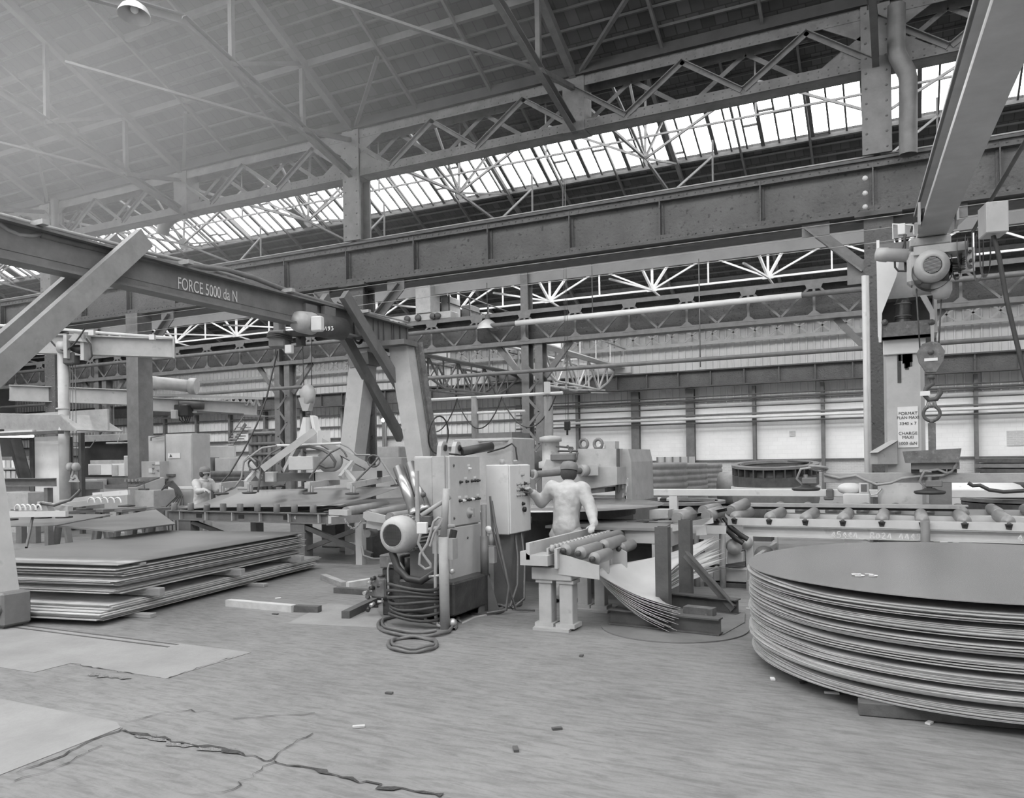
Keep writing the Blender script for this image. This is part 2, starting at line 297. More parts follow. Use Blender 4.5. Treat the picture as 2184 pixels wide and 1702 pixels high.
# --- saw-tooth roof halls
SL = .6
def roof_z(y, ya, za, yb, zb): return za + (y - ya) * (zb - za) / (yb - ya)
WN = [0]
def slope(nm, ya, za, yb, zb, opens, battens=None, pane=.47, built=True, lab=''):
    R = thing('ceiling', (0, ya, za), lab, 'roof', kind='structure')
    zz = lambda y: roof_z(y, ya, za, yb, zb)
    cuts = [ya] + [c for o in opens for c in o] + [yb]
    for i in range(0, len(cuts), 2):
        p, q = cuts[i], cuts[i + 1]
        ob('roof_deck', G().prism([(X0, p, zz(p)), (X0, q, zz(q)), (X0, q, zz(q) + .12), (X0, p, zz(p) + .12)], (X1 - X0, 0, 0)), 'roof_tiles', R)
    if battens:
        y, e, st = battens
        k = 0
        while y < e:
            if not any(o[0] - .05 < y < o[1] + .05 for o in opens):
                big = k % 4 == 0; h = .16 if big else .06; w = .1 if big else .05
                ob('purlin' if big else 'batten', G().bx(-46, 10, y - w / 2, y + w / 2, zz(y) - h, zz(y) - .005), 'rafter' if big else 'batten', R)
            y += st; k += 1
    for (p, q) in opens:
        WN[0] += 1
        W = thing('window_%d' % WN[0], (0, p, zz(p)), 'long strip of wired roof glazing in the roof slope', 'skylight', kind='structure')
        portal(-46, 12, p, zz(p), q, zz(q))
        xs = []; x = -46.0
        while x < 12: xs.append(x); x += pane
        bar0 = None
        for i, x in enumerate(xs):
            wv = .05 if i % 3 else .11
            gb = G().prism([(x - wv / 2, p, zz(p) - .05), (x - wv / 2, q, zz(q) - .05), (x - wv / 2, q, zz(q) + .03), (x - wv / 2, p, zz(p) + .03)], (wv, 0, 0))
            if built: ob('glazing_bar', gb, 'steel_dark', W)
        if built:
            for i, x in enumerate(xs[:-1]):
                r_ = random.random(); pp = p
                if r_ < .05:                                     # a slipped or patched pane
                    m = p + (q - p) * (.2 + .5 * random.random())
                    ob('patched_pane', G().prism([(x, m, zz(m) - .02), (x, q, zz(q) - .02), (x, q, zz(q)), (x, m, zz(m))], (pane, 0, 0)), 'steel_dark', W); qq = m
                else: qq = q
                ob('pane', G().add([(x, pp, zz(pp)), (x + pane, pp, zz(pp)), (x + pane, qq, zz(qq)), (x, qq, zz(qq))], [(0, 1, 2, 3)]), 'glass', W)
                if r_ > .75:
                    m = p + (q - p) * random.random(); ob('lap_bar', G().bx(x, x + pane, m - .03, m + .03, zz(m) - .03, zz(m) + .02), 'steel_dark', W)
        else: ob('pane', G().add([(-46, p, zz(p)), (12, p, zz(p)), (12, q, zz(q)), (-46, q, zz(q))], [(0, 1, 2, 3)]), 'glass', W)
        for yy in (p, q): ob('glazing_rail', G().bx(-46, 12, yy - .06, yy + .06, zz(yy) - .1, zz(yy) + .02), 'steel_mid', W)
        ob('glazing_closer', G().prism([(X0, p, zz(p)), (X0, q, zz(q)), (X0, q, zz(q) + .1), (X0, p, zz(p) + .1)], (-46 - X0, 0, 0)), 'roof_tiles', W)
        ob('glazing_closer', G().prism([(12, p, zz(p)), (12, q, zz(q)), (12, q, zz(q) + .1), (12, p, zz(p) + .1)], (X1 - 12, 0, 0)), 'roof_tiles', W)
    return R
ZE, ZR = 10.12, 12.7; YA, YRA, YRB, YRC = 5.7, 11.1, 21.9, 33.05; ZC, ZRC = 8.3, 11.06
slope('o', -8.2, 9, -2, ZR - .5, [(-6.6, -3.2)], built=False, lab='tiled roof slope of the bay behind the photographer')
slope('o', -2, ZR - .5, YA, ZE, [(-.8, 3.0)], built=False, lab='tiled roof slope above the photographer')
slope('a', YA, ZE, YRA, ZR, [(6.6, 9.9)], built=False, lab='tiled roof slope over the plate stacks')
RA = slope('a', YRA, ZR, YG, ZE, [], (11.3, 16.4, .42), lab='dark tiled roof slope on battens ending above the lattice girder')
slope('b', YG, ZE, YRB, ZR, [(17.6, 20.8)], built=False, lab='tiled roof slope rising behind the lattice girder')
RB = slope('b', YRB, ZR, Y2, ZE, [(23.35, 25.3)], (22.0, 27.2, .4), lab='dark tiled roof slope with the bright glazing strip')
slope('c', Y2, ZC, YRC, ZRC, [(28.6, 32.4)], built=False, lab='roof slope rising over the far aisle')
RC = slope('c', YRC, ZRC, YW + .2, 8.2, [(33.3, 34.5)], (33.2, 38.6, .36), pane=.6, built=False, lab='ribbed dark roof slope over the far aisle')
for y0_, z0_, y1_, z1_, R in ((YRA + .1, ZR - .2, YG, ZE - .15, RA), (YRB + .1, ZR - .2, Y2, ZE - .15, RB)):
    x = -44.36
    while x < 9: ob('rafter', G().bar((x, y0_, z0_), (x, y1_, z1_), .06, .1), 'rafter', R); x += 2.0
for y, nm_ in ((YA, 'dark valley gutter over the plate stacks'), (YG, 'dark valley gutter on top of the lattice girder'), (Y2, 'dark valley gutter over the second column line')): ob('trim_%d' % int(y), G().bx(X0, X1, y - .3, y + .3, ZE - .16, ZE + .06), 'gutter', kind='structure', label=nm_, cat='gutter')
# --- lattice girder over the column line
S = 6.0; XT = [-.36 + S * k for k in range(-7, 3)]
LG = thing('lattice_girder', (0, YG, 8.78), 'riveted double-lattice roof girder with peeling paint under the roof gutter', 'girder', kind='structure')
for z0, z1, nm in ((8.79, 9.0, 'bottom_chord'), (9.74, 9.99, 'top_chord')):
    zc_ = (z0 + z1) / 2
    ob(nm, G().bx(XT[0] - 4, XT[-1], YG - .2, YG - .185, z0, z1).bx(XT[0] - 4, XT[-1], YG + .185, YG + .2, z0, z1).bx(XT[0] - 4, XT[-1], YG - .22, YG + .22, (z0 if nm[0] == 'b' else z1 - .02), (z0 + .02 if nm[0] == 'b' else z1)), 'lattice', LG)
for k in range(len(XT) - 1):
    xa = XT[k]
    nodes = [xa + S * j / 5 for j in range(6)]
    for j in range(5):
        A, B = nodes[j], nodes[j + 1]
        t = .1 if True else .06
        up = (9.78, 8.94) if j % 2 == 0 else (8.94, 9.78)
        ob('lattice_bar', G().sect((A, YG - .21, up[0]), (B, YG - .21, up[1]), Lprof(.1, .09, .016), (0, -1, 0)), 'lattice', LG)
        ob('lattice_bar', G().bar((A, YG + .16, up[1]), (B, YG + .16, up[0]), .09, .02, (0, 1, 0)), 'lattice', LG)
    for q in (nodes[0], nodes[5]):
        s_ = 1 if q == nodes[0] else -1
        if k % 2 == (1 if s_ > 0 else 0): ob('gusset', G().prism([(q + s_ * .25, YG - .19, 9.76), (q + s_ * .95, YG - .19, 9.76), (q + s_ * .25, YG - .19, 9.35), (q + s_ * .85, YG - .19, 8.98), (q + s_ * .25, YG - .19, 8.98)][:3], (0, .02, 0)).prism([(q + s_ * .25, YG - .19, 8.98), (q + s_ * .25, YG - .19, 9.45), (q + s_ * .95, YG - .19, 8.98)], (0, .02, 0)), 'lattice', LG)
for x in XT: ob('node_plate', G().bx(x - .25, x + .25, YG - .23, YG + .23, 8.775, 10.0), 'lattice', LG)
rv = G()
for x in range(-80, 21):
    for z in (8.84, 8.95, 9.79, 9.93): rv.lathe((x * .18 - 1, YG - .2, z), (0, -1, 0), [(.018, 0), (.014, .01), (.001, .014)], 5)
ob('rivets', rv, 'lattice', LG, kind='stuff')
# --- columns
def column(x, label, top=10.0, lower=True):
    C = thing('column', (x, YG, 0), label, 'column', kind='structure')
    ob('upper_shaft', G().sect((x, YG, 7.2), (x, YG, top), Iprof(.5, .5, .12, .06), (0, 1, 0)), 'steel_mid', C)
    ob('lower_shaft', G().sect((x, YG + .1, 0), (x, YG + .1, 6.2), Iprof(.5, .5, .2, .07), (0, 1, 0)), 'girder', C)
    ob('base_plate', G().bx(x - .4, x + .4, YG - .3, YG + .5, 0, .05), 'steel_dark', C)
    ob('cap_plate', G().bx(x - .4, x + .4, YG - .3, YG + .4, 6.05, 6.11), 'steel_dark', C)
    r = G(); z = 2.2
    while z < 6.0: r.lathe((x - .17, YG - .15, z), (0, -1, 0), [(.028, 0), (.02, .018), (.001, .024)], 6); r.lathe((x + .17, YG - .15, z), (0, -1, 0), [(.028, 0), (.02, .018), (.001, .024)], 6); z += .33
    z = 7.3
    while z < 9.9: [r.lathe((x + q, YG - .25, z), (0, -1, 0), [(.025, 0), (.018, .016), (.001, .022)], 6) for q in (-.17, .17)]; z += .28
    ob('rivets', r, 'steel_mid', C, kind='stuff'); return C
column(-.36, 'riveted steel column with peeling paint behind the pale crane pillar', 10.0)
column(-12.36, 'riveted steel column behind the two leaning gantry legs'); column(-24.36, 'laced steel column behind the pale beam with the small hoist')
pc = thing('column', (-20.3, YG, 0), 'plain dark steel column beside the grey electrical cabinets', 'column', kind='structure')
ob('shaft', G().sect((-20.3, YG - .1, 0), (-20.3, YG - .1, 6.1), Uprof(.5, .5, .05), (0, 1, 0)), 'steel_mid', pc); ob('inner_channel', G().bx(-20.2, -20.08, YG - .34, YG - .2, 0, 6.1), 'machine', pc)
for x, s_ in ((-.36, -1), (-12.36, 1), (-12.36, -1), (-20.3, 1), (-.36, 1)):
    K = thing('knee_brace', (x, YG, 4.8), 'short riveted brace between column and crane girder', 'brace', 'girder knee braces', kind='structure')
    ob('strut', G().sect((x + s_ * .3, YG - .05, 5.05), (x + s_ * 1.3, YG - .05, 6.0), Lprof(.2, .16, .03), (0, -1, 0)), 'steel_mid', K)
    ob('foot_plate', G().bx(x + s_ * .22, x + s_ * .55, YG - .1, YG - .06, 4.85, 5.3), 'steel_mid', K); ob('head_plate', G().bx(x + s_ * 1.15 - .2, x + s_ * 1.15 + .3, YG - .1, YG - .06, 5.85, 6.12), 'steel_mid', K)
dp = G().path([at(1912, 12, 16.0), at(1912, 105, 16.0), at(1914, 118, 16.0), at(1934, 155, 16.0), at(1937, 170, 16.0), at(1937, 330, 16.0)], .155, 12)
ob('drain_pipe', dp, 'steel_mid', label='thick rainwater pipe with an offset bend beside the riveted column', cat='pipe')
q = at(117, 470, 16.1); dp = G().tube((q.x, 16.1, at(117, 520, 16.1).z), (q.x, 16.1, 9.955), .12, 10); ob('drain_pipe', dp, 'steel_mid', label='short rainwater pipe below the lattice girder above the gantry beam', cat='pipe')
dp = G().path([at(346, 500, 20), at(350, 480, 20), at(365, 465, 20), at(378, 460, 20)], .22, 8); 
ob('cable_drum_hose', dp, 'steel_dark', label='dark curved duct hanging before the glazing strip', cat='duct')
# --- main crane girder
CG = thing('crane_girder', (0, YG, 6.1), 'deep riveted crane girder with flaking dark paint and stiffeners', 'girder', kind='structure')
ob('web', G().bx(-31, 15, YG - .02, YG + .02, 6.18, 7.12), 'girder', CG); ob('top_flange', G().bx(-31, 15, YG - .22, YG + .22, 7.1, 7.15), 'steel_dark', CG)
ob('bottom_flange', G().bx(-31, 15, YG - .22, YG + .22, 6.1, 6.15), 'steel_dark', CG); ob('rail', G().sect((-31, YG, 7.2), (15, YG, 7.2), Iprof(.09, .1, .03, .025)), 'steel_light', CG)
ob('flange_angle', G().bx(-31, 15, YG - .16, YG - .02, 6.98, 7.1).bx(-31, 15, YG - .16, YG - .02, 6.15, 6.27), 'girder', CG); ob('underside_strip', G().bx(-31, 15, YG + .0, YG + .5, 6.02, 6.1), 'steel_dark', CG)
x = -.44 + 2.03 * 6
while x > -30:
    ob('stiffener', G().sect((x, YG - .03, 6.16), (x, YG - .03, 7.1), [(-.06, 0), (.06, 0), (.06, .02), (.012, .02), (.012, .14), (-.012, .14), (-.012, .02), (-.06, .02)], (0, -1, 0)), 'girder', CG); x -= 2.03
r = G()
for i in range(220):
    x = 9 - i * .17
    for z in (6.21, 7.04): r.lathe((x, YG - .16, z), (0, -1, 0), [(.02, 0), (.014, .014), (.001, .018)], 5)
ob('rivets', r, 'girder', CG, kind='stuff')
for py in (468, 492, 520): 
    p_, q_ = at(1845, py + 0, YG - .5), None; ob('trolley_wire', G().tube((-31, YG - .5, p_.z), (12, YG - .5, p_.z), .008, 5), 'steel_light', CG)
for px in (1845,):
    for py in (380, 412, 441):
        ob('insulator', G().lathe(at(px, py, YG - .45), (0, -1, 0), [(.03, -.06), (.05, -.02), (.05, .0), (.03, .03), (.001, .04)], 8), 'paint_white', CG)
# --- hall A roof trusses
def truss_a(x):
    T = thing('roof_truss', (x, YRA, 8.8), 'riveted steel roof truss resting on the lattice girder', 'truss', 'main hall roof trusses', kind='structure')
    m = 'rafter'; z_ = lambda y: roof_z(y, YRA, ZR, YG, ZE) - .2; c_ = lambda y: 8.85 + .26 * (16.4 - y)
    ob('bottom_chord', G().sect((x, 11.1, c_(11.1)), (x, 16.4, c_(16.4)), Uprof(.12, .2, .02), (0, 0, 1)), m, T)
    ob('bottom_chord', G().sect((x, 5.8, c_(16.4)), (x, 11.1, c_(11.1)), Uprof(.12, .2, .02), (0, 0, 1)), m, T)
    ob('top_chord', G().bar((x, YRA, z_(YRA)), (x, 16.4, z_(16.4)), .16, .18), m, T); ob('top_chord', G().bar((x, YA, z_(16.4)), (x, YRA, z_(YRA)), .16, .18), m, T)
    for y in (12.33, 14.5): ob('post', G().sect((x, y, c_(y)), (x, y, z_(y)), Lprof(.1, .1, .02), (0, 1, 0)), m, T)
    ob('diagonal', G().bar((x, 14.5, c_(14.5)), (x, 16.4, 9.75), .1, .1), m, T); ob('diagonal', G().bar((x, 12.33, c_(12.33)), (x, 14.5, z_(14.5)), .08, .08), m, T)
    ob('gusset', G().prism([(x - .09, 14.1, c_(14.1) - .05), (x - .09, 14.9, c_(14.9) - .05), (x - .09, 14.65, c_(14.65) + .3), (x - .09, 14.3, c_(14.3) + .3)], (.02, 0, 0)), m, T)
    ob('wind_brace', G().bar((x, 14.5, c_(14.5)), (x - 3.5, 11.1, c_(11.1)), .09, .05), m, T); ob('roof_brace', G().bar((x, 16.4, 9.95), (x + 1.9, 14.8, 10.7), .08, .08), m, T)
    return T
t0 = truss_a(XT[1])
for x in XT[2:-1]: dup(t0, (x - XT[1], 0, 0))
# --- hall B light trusses with fan nodes
def truss_b(x):
    T = thing('roof_truss', (x, 21.7, 9), 'slender steel fan truss crossing in front of the glazing strip', 'truss', 'middle hall fan trusses', kind='structure'); m = 'steel_mid'
    n = V((x, 21.7, 9.98)); zr = lambda y: roof_z(y, YRB, ZR, Y2 if y > YRB else YG, ZE) - .15
    ob('bottom_tie', G().bar(n, (x, 16.7, 9.6), .07, .07), m, T); ob('bottom_tie', G().bar(n, (x, 27.2, 9.55), .07, .07), m, T)
    for yy in (18.6, 20.2, 21.9, 23.6, 25.2): ob('fan_strut', G().bar(n, (x, yy, zr(yy)), .06, .06), m, T)
    ob('rafter_chord', G().bar((x, YRB, ZR - .2), (x, Y2, ZE - .1), .12, .14), m, T)
    ob('node_plate', G().lathe(n - V((.02, 0, 0)), (1, 0, 0), [(.001, 0), (.22, 0), (.22, .04), (.001, .04)], 8, False), m, T)
    for s_ in (-1, 1): ob('longitudinal_brace', G().bar(n, (x + s_ * S / 2, 21.7, 11.5), .06, .06), m, T)
    ob('longitudinal_tie', G().bar(n + V((0, 0, .6)), (x + S, 21.7, 10.58), .05, .05), m, T); ob('hanger', G().bar((x + S / 2, 21.7, 10.5), (x + S / 2, 21.7, 12.4), .04, .04), m, T)
    nb = V((x, 24.4, 9.78))
    ob('eave_brace', G().bar(nb, (x + 1.3, 24.4, 10.7), .06, .06), 'steel_light', T); ob('hanger', G().bar((x + 1.3, 24.4, 9.8), (x + 1.3, 24.4, 11.2), .05, .05), 'steel_mid', T)
    return T
tb = truss_b(XT[0])
for x in XT[1:]: dup(tb, (x - XT[0], 0, 0))
# --- hall C white longitudinal bracing
def truss_c(x):
    T = thing('wind_bracing', (x, 33, 8.7), 'white painted bracing bay with fan struts under the far roof', 'bracing', 'white far hall bracing', kind='structure'); m = 'truss_white'; y = 33; B = 4.72
    n = V((x, y, 8.71)); n2 = V((x + B, y, 8.71)); md = V((x + B / 2, y, 9.85))
    ob('bottom_tie', G().bar(n, n2, .08, .08), m, T)
    for q in ((x - .5, y - 1.2, 10.3), (x, y, 10.9), (x + .6, y + 1.2, 10.3)): ob('fan_strut', G().bar(n, q, .09, .09), m, T)
    for q in (n, n2): ob('diagonal', G().bar(q, md, .07, .07), m, T)
    ob('hanger', G().bar(md, (md.x, y, 8.71), .06, .06), m, T)
    for q in ((x + .4, y, 10.7), (x + B - .4, y, 10.7)): ob('diagonal', G().bar(md, q, .07, .07), m, T)
    for q in (n, md): ob('node_plate', G().prism([q + V((-.22, -.06, -.07)), q + V((.22, -.06, -.07)), q + V((.1, -.06, .22)), q + V((-.1, -.06, .22))], (0, .03, 0)), m, T)
    ob('cross_tie', G().bar(n, (x + .3, 38.4, 8.1), .07, .07), m, T); ob('cross_rafter', G().bar((x, 33, 10.85), (x, 38.6, 8.15), .12, .16), 'steel_mid', T); ob('cross_tie', G().bar((x, 27.5, 8.1), n, .07, .07), m, T)
    return T
tc = truss_c(-9.45 - 4.72 * 9)
for k in range(1, 14): dup(tc, (4.72 * k, 0, 0))
# --- second column line and its braced girder
G2 = thing('braced_girder', (0, Y2, 6), 'dark braced plate girder of the second column line', 'girder', kind='structure')
ob('web', G().bx(-58, 14, Y2 + .1, Y2 + .14, 6.05, 7.12), 'girder', G2); ob('top_flange', G().bx(-58, 14, Y2 - .3, Y2 + .3, 7.1, 7.18), 'steel_dark', G2); ob('bottom_flange', G().bx(-58, 14, Y2 - .3, Y2 + .3, 5.95, 6.03), 'steel_dark', G2)
ob('front_chord', G().bx(-58, 14, Y2 - .32, Y2 - .28, 5.93, 6.09).bx(-58, 14, Y2 - .32, Y2 - .28, 7.05, 7.2), 'steel_mid', G2)
x = -2.48 + 2.03 * 6
while x > -50:
    y = Y2 - .3
    ob('vertical', G().bar((x, y, 6.05), (x, y, 7.1), .08, .05, (0, 1, 0)), 'steel_mid', G2)
    for s_ in (-1, 1): ob('diagonal', G().bar((x + s_ * .1, y, 7.0), (x + s_ * 1.0, y, 6.1), .07, .04, (0, 1, 0)), 'steel_mid', G2)
    ob('gusset', G().prism([(x - .3, y - .03, 7.12), (x + .3, y - .03, 7.12), (x + .2, y - .03, 6.9), (x - .2, y - .03, 6.9)], (0, .02, 0)).prism([(x - .25, y - .03, 6.04), (x + .25, y - .03, 6.04), (x, y - .03, 6.25)], (0, .02, 0)), 'steel_mid', G2); x -= 2.03
def column2(x, label):
    C = thing('column', (x, Y2, 0), label, 'column', kind='structure')
    for s_ in (-.28, .28): ob('column_leg', G().sect((x + s_, Y2, 0), (x + s_, Y2, 10 if s_ < 0 else 6), Iprof(.3, .45, .05, .05), (0, 1, 0)), 'steel_mid', C)
    z = .4
    while z < 5.2: ob('lacing_bar', G().bar((x - .28, Y2 - .22, z), (x + .28, Y2 - .22, z + .6), .1, .03, (0, 1, 0)), 'steel_mid', C); ob('lacing_bar', G().bar((x + .28, Y2 - .22, z + .6), (x - .28, Y2 - .22, z + 1.2), .1, .03, (0, 1, 0)), 'steel_mid', C); z += 1.2
    for s_ in (-1, 1): ob('knee', G().bar((x + s_ * .45, Y2, 4.7), (x + s_ * 1.5, Y2, 5.95), .2, .12, (0, 1, 0)), 'steel_mid', C)
column2(-12.4, 'laced steel column rising between the white cabinet and the press'); column2(-24.5, 'laced steel column behind the crane hook'); column2(-36.4, 'laced steel column beyond the dark welding booth'); column2(-.36, 'laced steel column hidden behind the crane pillar')
ZP = at(1400, 660, 26.6).z
for (zz_, r_, xa, xb, m, lb) in ((ZP, .1, at(1100, 690, 26.6).x, at(1710, 630, 26.6).x, 'paint_white', 'white lagged length of overhead pipe'), (ZP, .085, -46, at(1100, 690, 26.6).x, 'steel_mid', 'grey overhead pipe running on from the lagged length'), (ZP, .085, at(1710, 630, 26.6).x, 12, 'steel_mid', 'bare overhead pipe running on to the crane pillar'), (at(1300, 780, 26.6).z, .075, -46, 12, 'steel_mid', 'thinner overhead pipe below the lagged pipe')):
    ob('overhead_pipe', G().tube((xa, 26.6, zz_), (xb, 26.6, zz_), r_, 10), m, label=lb, cat='pipe')
for px, py in ((1264, 690), (1494, 790)):
    p_ = at(px, py, 26.6) + V((0, 0, .11)); ob('pipe_hanger', G().tube(p_, p_ + V((0, 0, 3.6)), .02, 5), 'steel_mid', label='thin rod hanger holding the overhead pipe', cat='rod', group='pipe hangers')
# --- far wall crane girder and lattice
WG = thing('wall_crane_girder', (0, YW - .6, 4.9), 'dark crane runway girder along the far wall', 'girder', kind='structure')
ob('web', G().bx(X0, X1, YW - .62, YW - .58, 5.0, 5.72), 'girder', WG); ob('flanges', G().bx(X0, X1, YW - .8, YW - .4, 5.7, 5.76).bx(X0, X1, YW - .8, YW - .4, 4.95, 5.01), 'steel_dark', WG)
x = 12.0
while x > -40: ob('stiffener', G().bx(x - .03, x + .03, YW - .75, YW - .58, 5.0, 5.7), 'girder', WG); x -= 1.55
WLt = thing('wall_lattice', (0, YW - .4, 7), 'pale lattice girder in front of the ribbed wall cladding', 'girder', kind='structure')
for z in (7.06, 7.86): ob('chord', G().bx(X0, X1, YW - .45, YW - .35, z - .08, z + .08), 'paint_grey', WLt)
x = 12.0
while x > -34:
    for a_, b_ in ((7.06, 7.86), (7.86, 7.06)): ob('lattice_bar', G().bar((x, YW - .42, a_), (x - .98, YW - .42, b_), .08, .03, (0, 1, 0)), 'paint_grey', WLt)
    x -= .98
# ================================================================== STACK OF ROUND BLANKS
DC, DR = V((.526, 7.04, 0)), 1.70
def disc(zb, ze, r, off, th=.0055, dome=0.0):
    n = 96; top, bot = [], []
    for k in range(n):
        t = 2 * math.pi * k / n; c = math.cos(t - math.radians(184))
        w = 1 - min(1, max(0, (c - .62) / .36)); w = w * w * (3 - 2 * w)
        z = ze + (zb - ze) * w
        p = V((DC.x + off[0] + r * math.cos(t), DC.y + off[1] + r * math.sin(t), z)); top.append(p); bot.append(p - V((0, 0, th)))
    c0 = V((DC.x, DC.y, zb + dome)); g = G(); vs_ = top + bot + [c0, c0 - V((0, 0, th))]
    fs = [(k, (k + 1) % n, 2 * n) for k in range(n)] + [((k + 1) % n + n, k + n, 2 * n + 1) for k in range(n)]
    g.add(vs_, fs, True); g.add(vs_, [(k + n, (k + 1) % n + n, (k + 1) % n, k) for k in range(n)]); return g
zs = []; z = .095
for bnd in range(7):
    for k in range(8): zs.append((z, bnd)); z += .0078
    z += .033
ztop = zs[-1][0] + .06; n_ = len(zs)
names = ['lowest', 'second lowest', 'third', 'fourth', 'fifth', 'sixth', 'uppermost']
for i, (z, bnd) in enumerate(zs):
    ze = .095 + (ztop - .02 - .095) * (i + .5) / n_
    ob('steel_blank', disc(z, ze + random.uniform(-.003, .003), DR + random.uniform(-.03, .012), (random.uniform(-.012, .012), random.uniform(-.012, .012))), 'sheet_edge', label='round steel blank in the %s bundle of the great round stack' % names[bnd], cat='steel blank', group='round steel blanks in the great stack')
top = ob('steel_blank', disc(ztop, ztop - .01, DR + .01, (0, 0), .006, -.004), 'sheet', label='topmost round steel blank with chalked figures on the great stack', cat='steel blank', group='round steel blanks in the great stack')
def strokes(name, lines, o, xd, yd, s, parent, m='chalk', w=.012, lift=.004):
    """hand lettering as thin chalk ribbons in the plane o, xd, yd"""
    xd, yd = V(xd).normalized(), V(yd).normalized(); nz = xd.cross(yd); g = G()
    for ln in lines:
        for (a, b), (c, d) in zip(ln, ln[1:]):
            p, q = o + xd * a * s + yd * b * s + nz * lift, o + xd * c * s + yd * d * s + nz * lift
            t = (q - p).normalized().cross(nz) * w / 2
            g.add([p - t, p + t, q + t, q - t], [(0, 1, 2, 3)])
    return ob(name, g, m, parent)
CH = {'4': [[(.5, 0), (.5, 1)], [(.5, 1), (.05, .35), (.7, .35)]], '5': [[(.65, 1), (.15, 1), (.1, .55), (.5, .6), (.65, .3), (.45, .02), (.05, .05)]], '1': [[(.05, .2), (.4, 1), (.55, 0)]],
      '.': [[(.1, 0), (.18, .06)]], 'A': [[(.0, 0), (.1, .95), (.5, 1), (.6, 0)], [(.05, .45), (.6, .45)]], '0': [[(.3, 0), (.05, .3), (.2, .8), (.5, .75), (.55, .25), (.3, 0)]], '2': [[(.05, .8), (.4, 1), (.55, .7), (.05, .02), (.65, .02)]],
      '9': [[(.5, .6), (.15, .55), (.15, .9), (.5, .95), (.5, .6), (.45, .15), (.1, .0)]], '3': [[(.05, .95), (.5, .95), (.25, .6), (.6, .4), (.45, .05), (.05, .05)]], ' ': []}
def chalk(name, s, o, xd, yd, h, parent, m='chalk', w=.012):
    ls = []; x = 0
    for ch in s:
        ls += [[(a + x, b) for a, b in l] for l in CH[ch]]; x += .85
    return strokes(name, ls, V(o), xd, yd, h, parent, m, w)
chalk('chalk_figures', '53', fl(1822, 1230, ztop) + V((0, 0, .002)), (1, .3, 0), (-.3, 1, 0), .11, top, w=.02)
for q, (px, py) in enumerate(((1847, 1527), (1735, 1450))):
    p = fl(px, py); ob('timber_bearer', G().box((p.x + .75, p.y + .12, .045), (1.6, .11, .085), math.radians(6), .006), 'wood_dark', label=('squared timber bearer jutting out under the great round stack', 'timber bearer hidden deeper under the great round stack')[q], cat='timber')
p = DC; ob('timber_bearer', G().box((p.x + .1, p.y + .8, .045), (2.6, .11, .085), math.radians(8), .006), 'wood_dark', label='long timber bearer across the rear of the great round stack', cat='timber')
# ================================================================== STACK OF RECTANGULAR PLATES
PU = V((-.615, 3.62, 0)).normalized(); PV = V((-PU.y, PU.x, 0)); PC = V((-7.44, 5.69, 0))
def plate(z, du, dv, ln, wd, th=.009, tilt=0.0, m='sheet_edge', nm='', bend=0.0, gr='rectangular plates in the stack'):
    o = PC + PU * du + PV * dv
    fn = lambda u, v: o + PU * (u * ln) + PV * (v * wd) + V((0, 0, z + tilt * u + bend * (v ** 2)))
    return ob('steel_plate', G().sheet(fn, 6, 5, th), m, label=nm, cat='steel plate', group=gr)
for i in range(9):
    z = .055 + i * .0165; plate(z, -.2 + random.uniform(-.05, .05) + (i > 5) * .12, random.uniform(-.03, .04), 4.25, 2.55, .0095, random.uniform(-.004, .004), nm='rectangular steel plate in the low bundle under the timber spacers')
zz = .285
for i in range(22):
    if i in (5, 13): zz += .025
    zz += .0106 if i < 21 else 0
    plate(zz, random.uniform(-.06, .1) + (.25 if i < 5 else 0) * 0, random.uniform(-.04, .05) + .05 * (i < 6), 3.62, 2.5, .008, .0, nm='rectangular steel plate in the upper bundle of the plate stack', bend=-.01 * random.random() - (.02 if 4 < i < 8 else 0))
plate(.605, -.02, -.04, 3.7, 2.52, .008, .004, 'plate', 'topmost rectangular steel plate with a dull sheen on the plate stack')
for j, (du, dv, z, lb) in enumerate(((.5, -.1, .245, 'timber spacer block near the front corner between the two plate bundles'), (2.0, -.08, .25, 'timber spacer at mid length between the two plate bundles'), (3.4, -.1, .25, 'timber spacer at the far end between the two plate bundles'), (.35, -.02, .572, 'small timber chip wedging up the topmost plate'), (3.5, -.03, .575, 'pale timber chip under the far end of the topmost plate'))):
    c = PC + PU * du + PV * (dv + (.3 if j < 3 else .06)); ob('timber_spacer', G().box((c.x, c.y, z), (.09, .7 if j < 3 else .16, .085 if j < 3 else .03), math.atan2(PV.y, PV.x) - math.pi / 2, .004), 'wood', label=lb, cat='timber')
for j, du in enumerate((.3, 2.4)):
    c = PC + PU * du + PV * .2; ob('timber_bearer', G().box((c.x, c.y, .0225), (.1, .8, .045), math.atan2(PV.y, PV.x) - math.pi / 2, .004), 'wood', label=('short timber bearer under the near end of the plate stack', 'short timber bearer under the middle of the plate stack')[j], cat='timber')
def timber(a, b, h, w, m, lb):
    a, b = fl(*a), fl(*b); ob('timber_beam', G().sect((a.x, a.y, h / 2), (b.x, b.y, h / 2), Rprof(w, h)), m, label=lb, cat='timber')
timber((487, 1292), (627, 1305), .075, .09, 'wood_pale', 'pale squared timber lying before the plate stack'); timber((632, 1304), (682, 1306), .07, .09, 'wood_dark', 'dark short timber butted against the pale one')
timber((690, 1236), (735, 1254), .075, .09, 'wood', 'weathered timber forming the arm of a V on the floor'); timber((740, 1254), (822, 1240), .075, .09, 'wood_pale', 'pale timber forming the other arm of the V on the floor')
timber((716, 1264), (806, 1270), .07, .09, 'wood_dark', 'dark timber lying beside the hydraulic unit'); timber((737, 1320), (806, 1286), .08, .09, 'wood_dark', 'dark timber pointing at the hydraulic valve block')
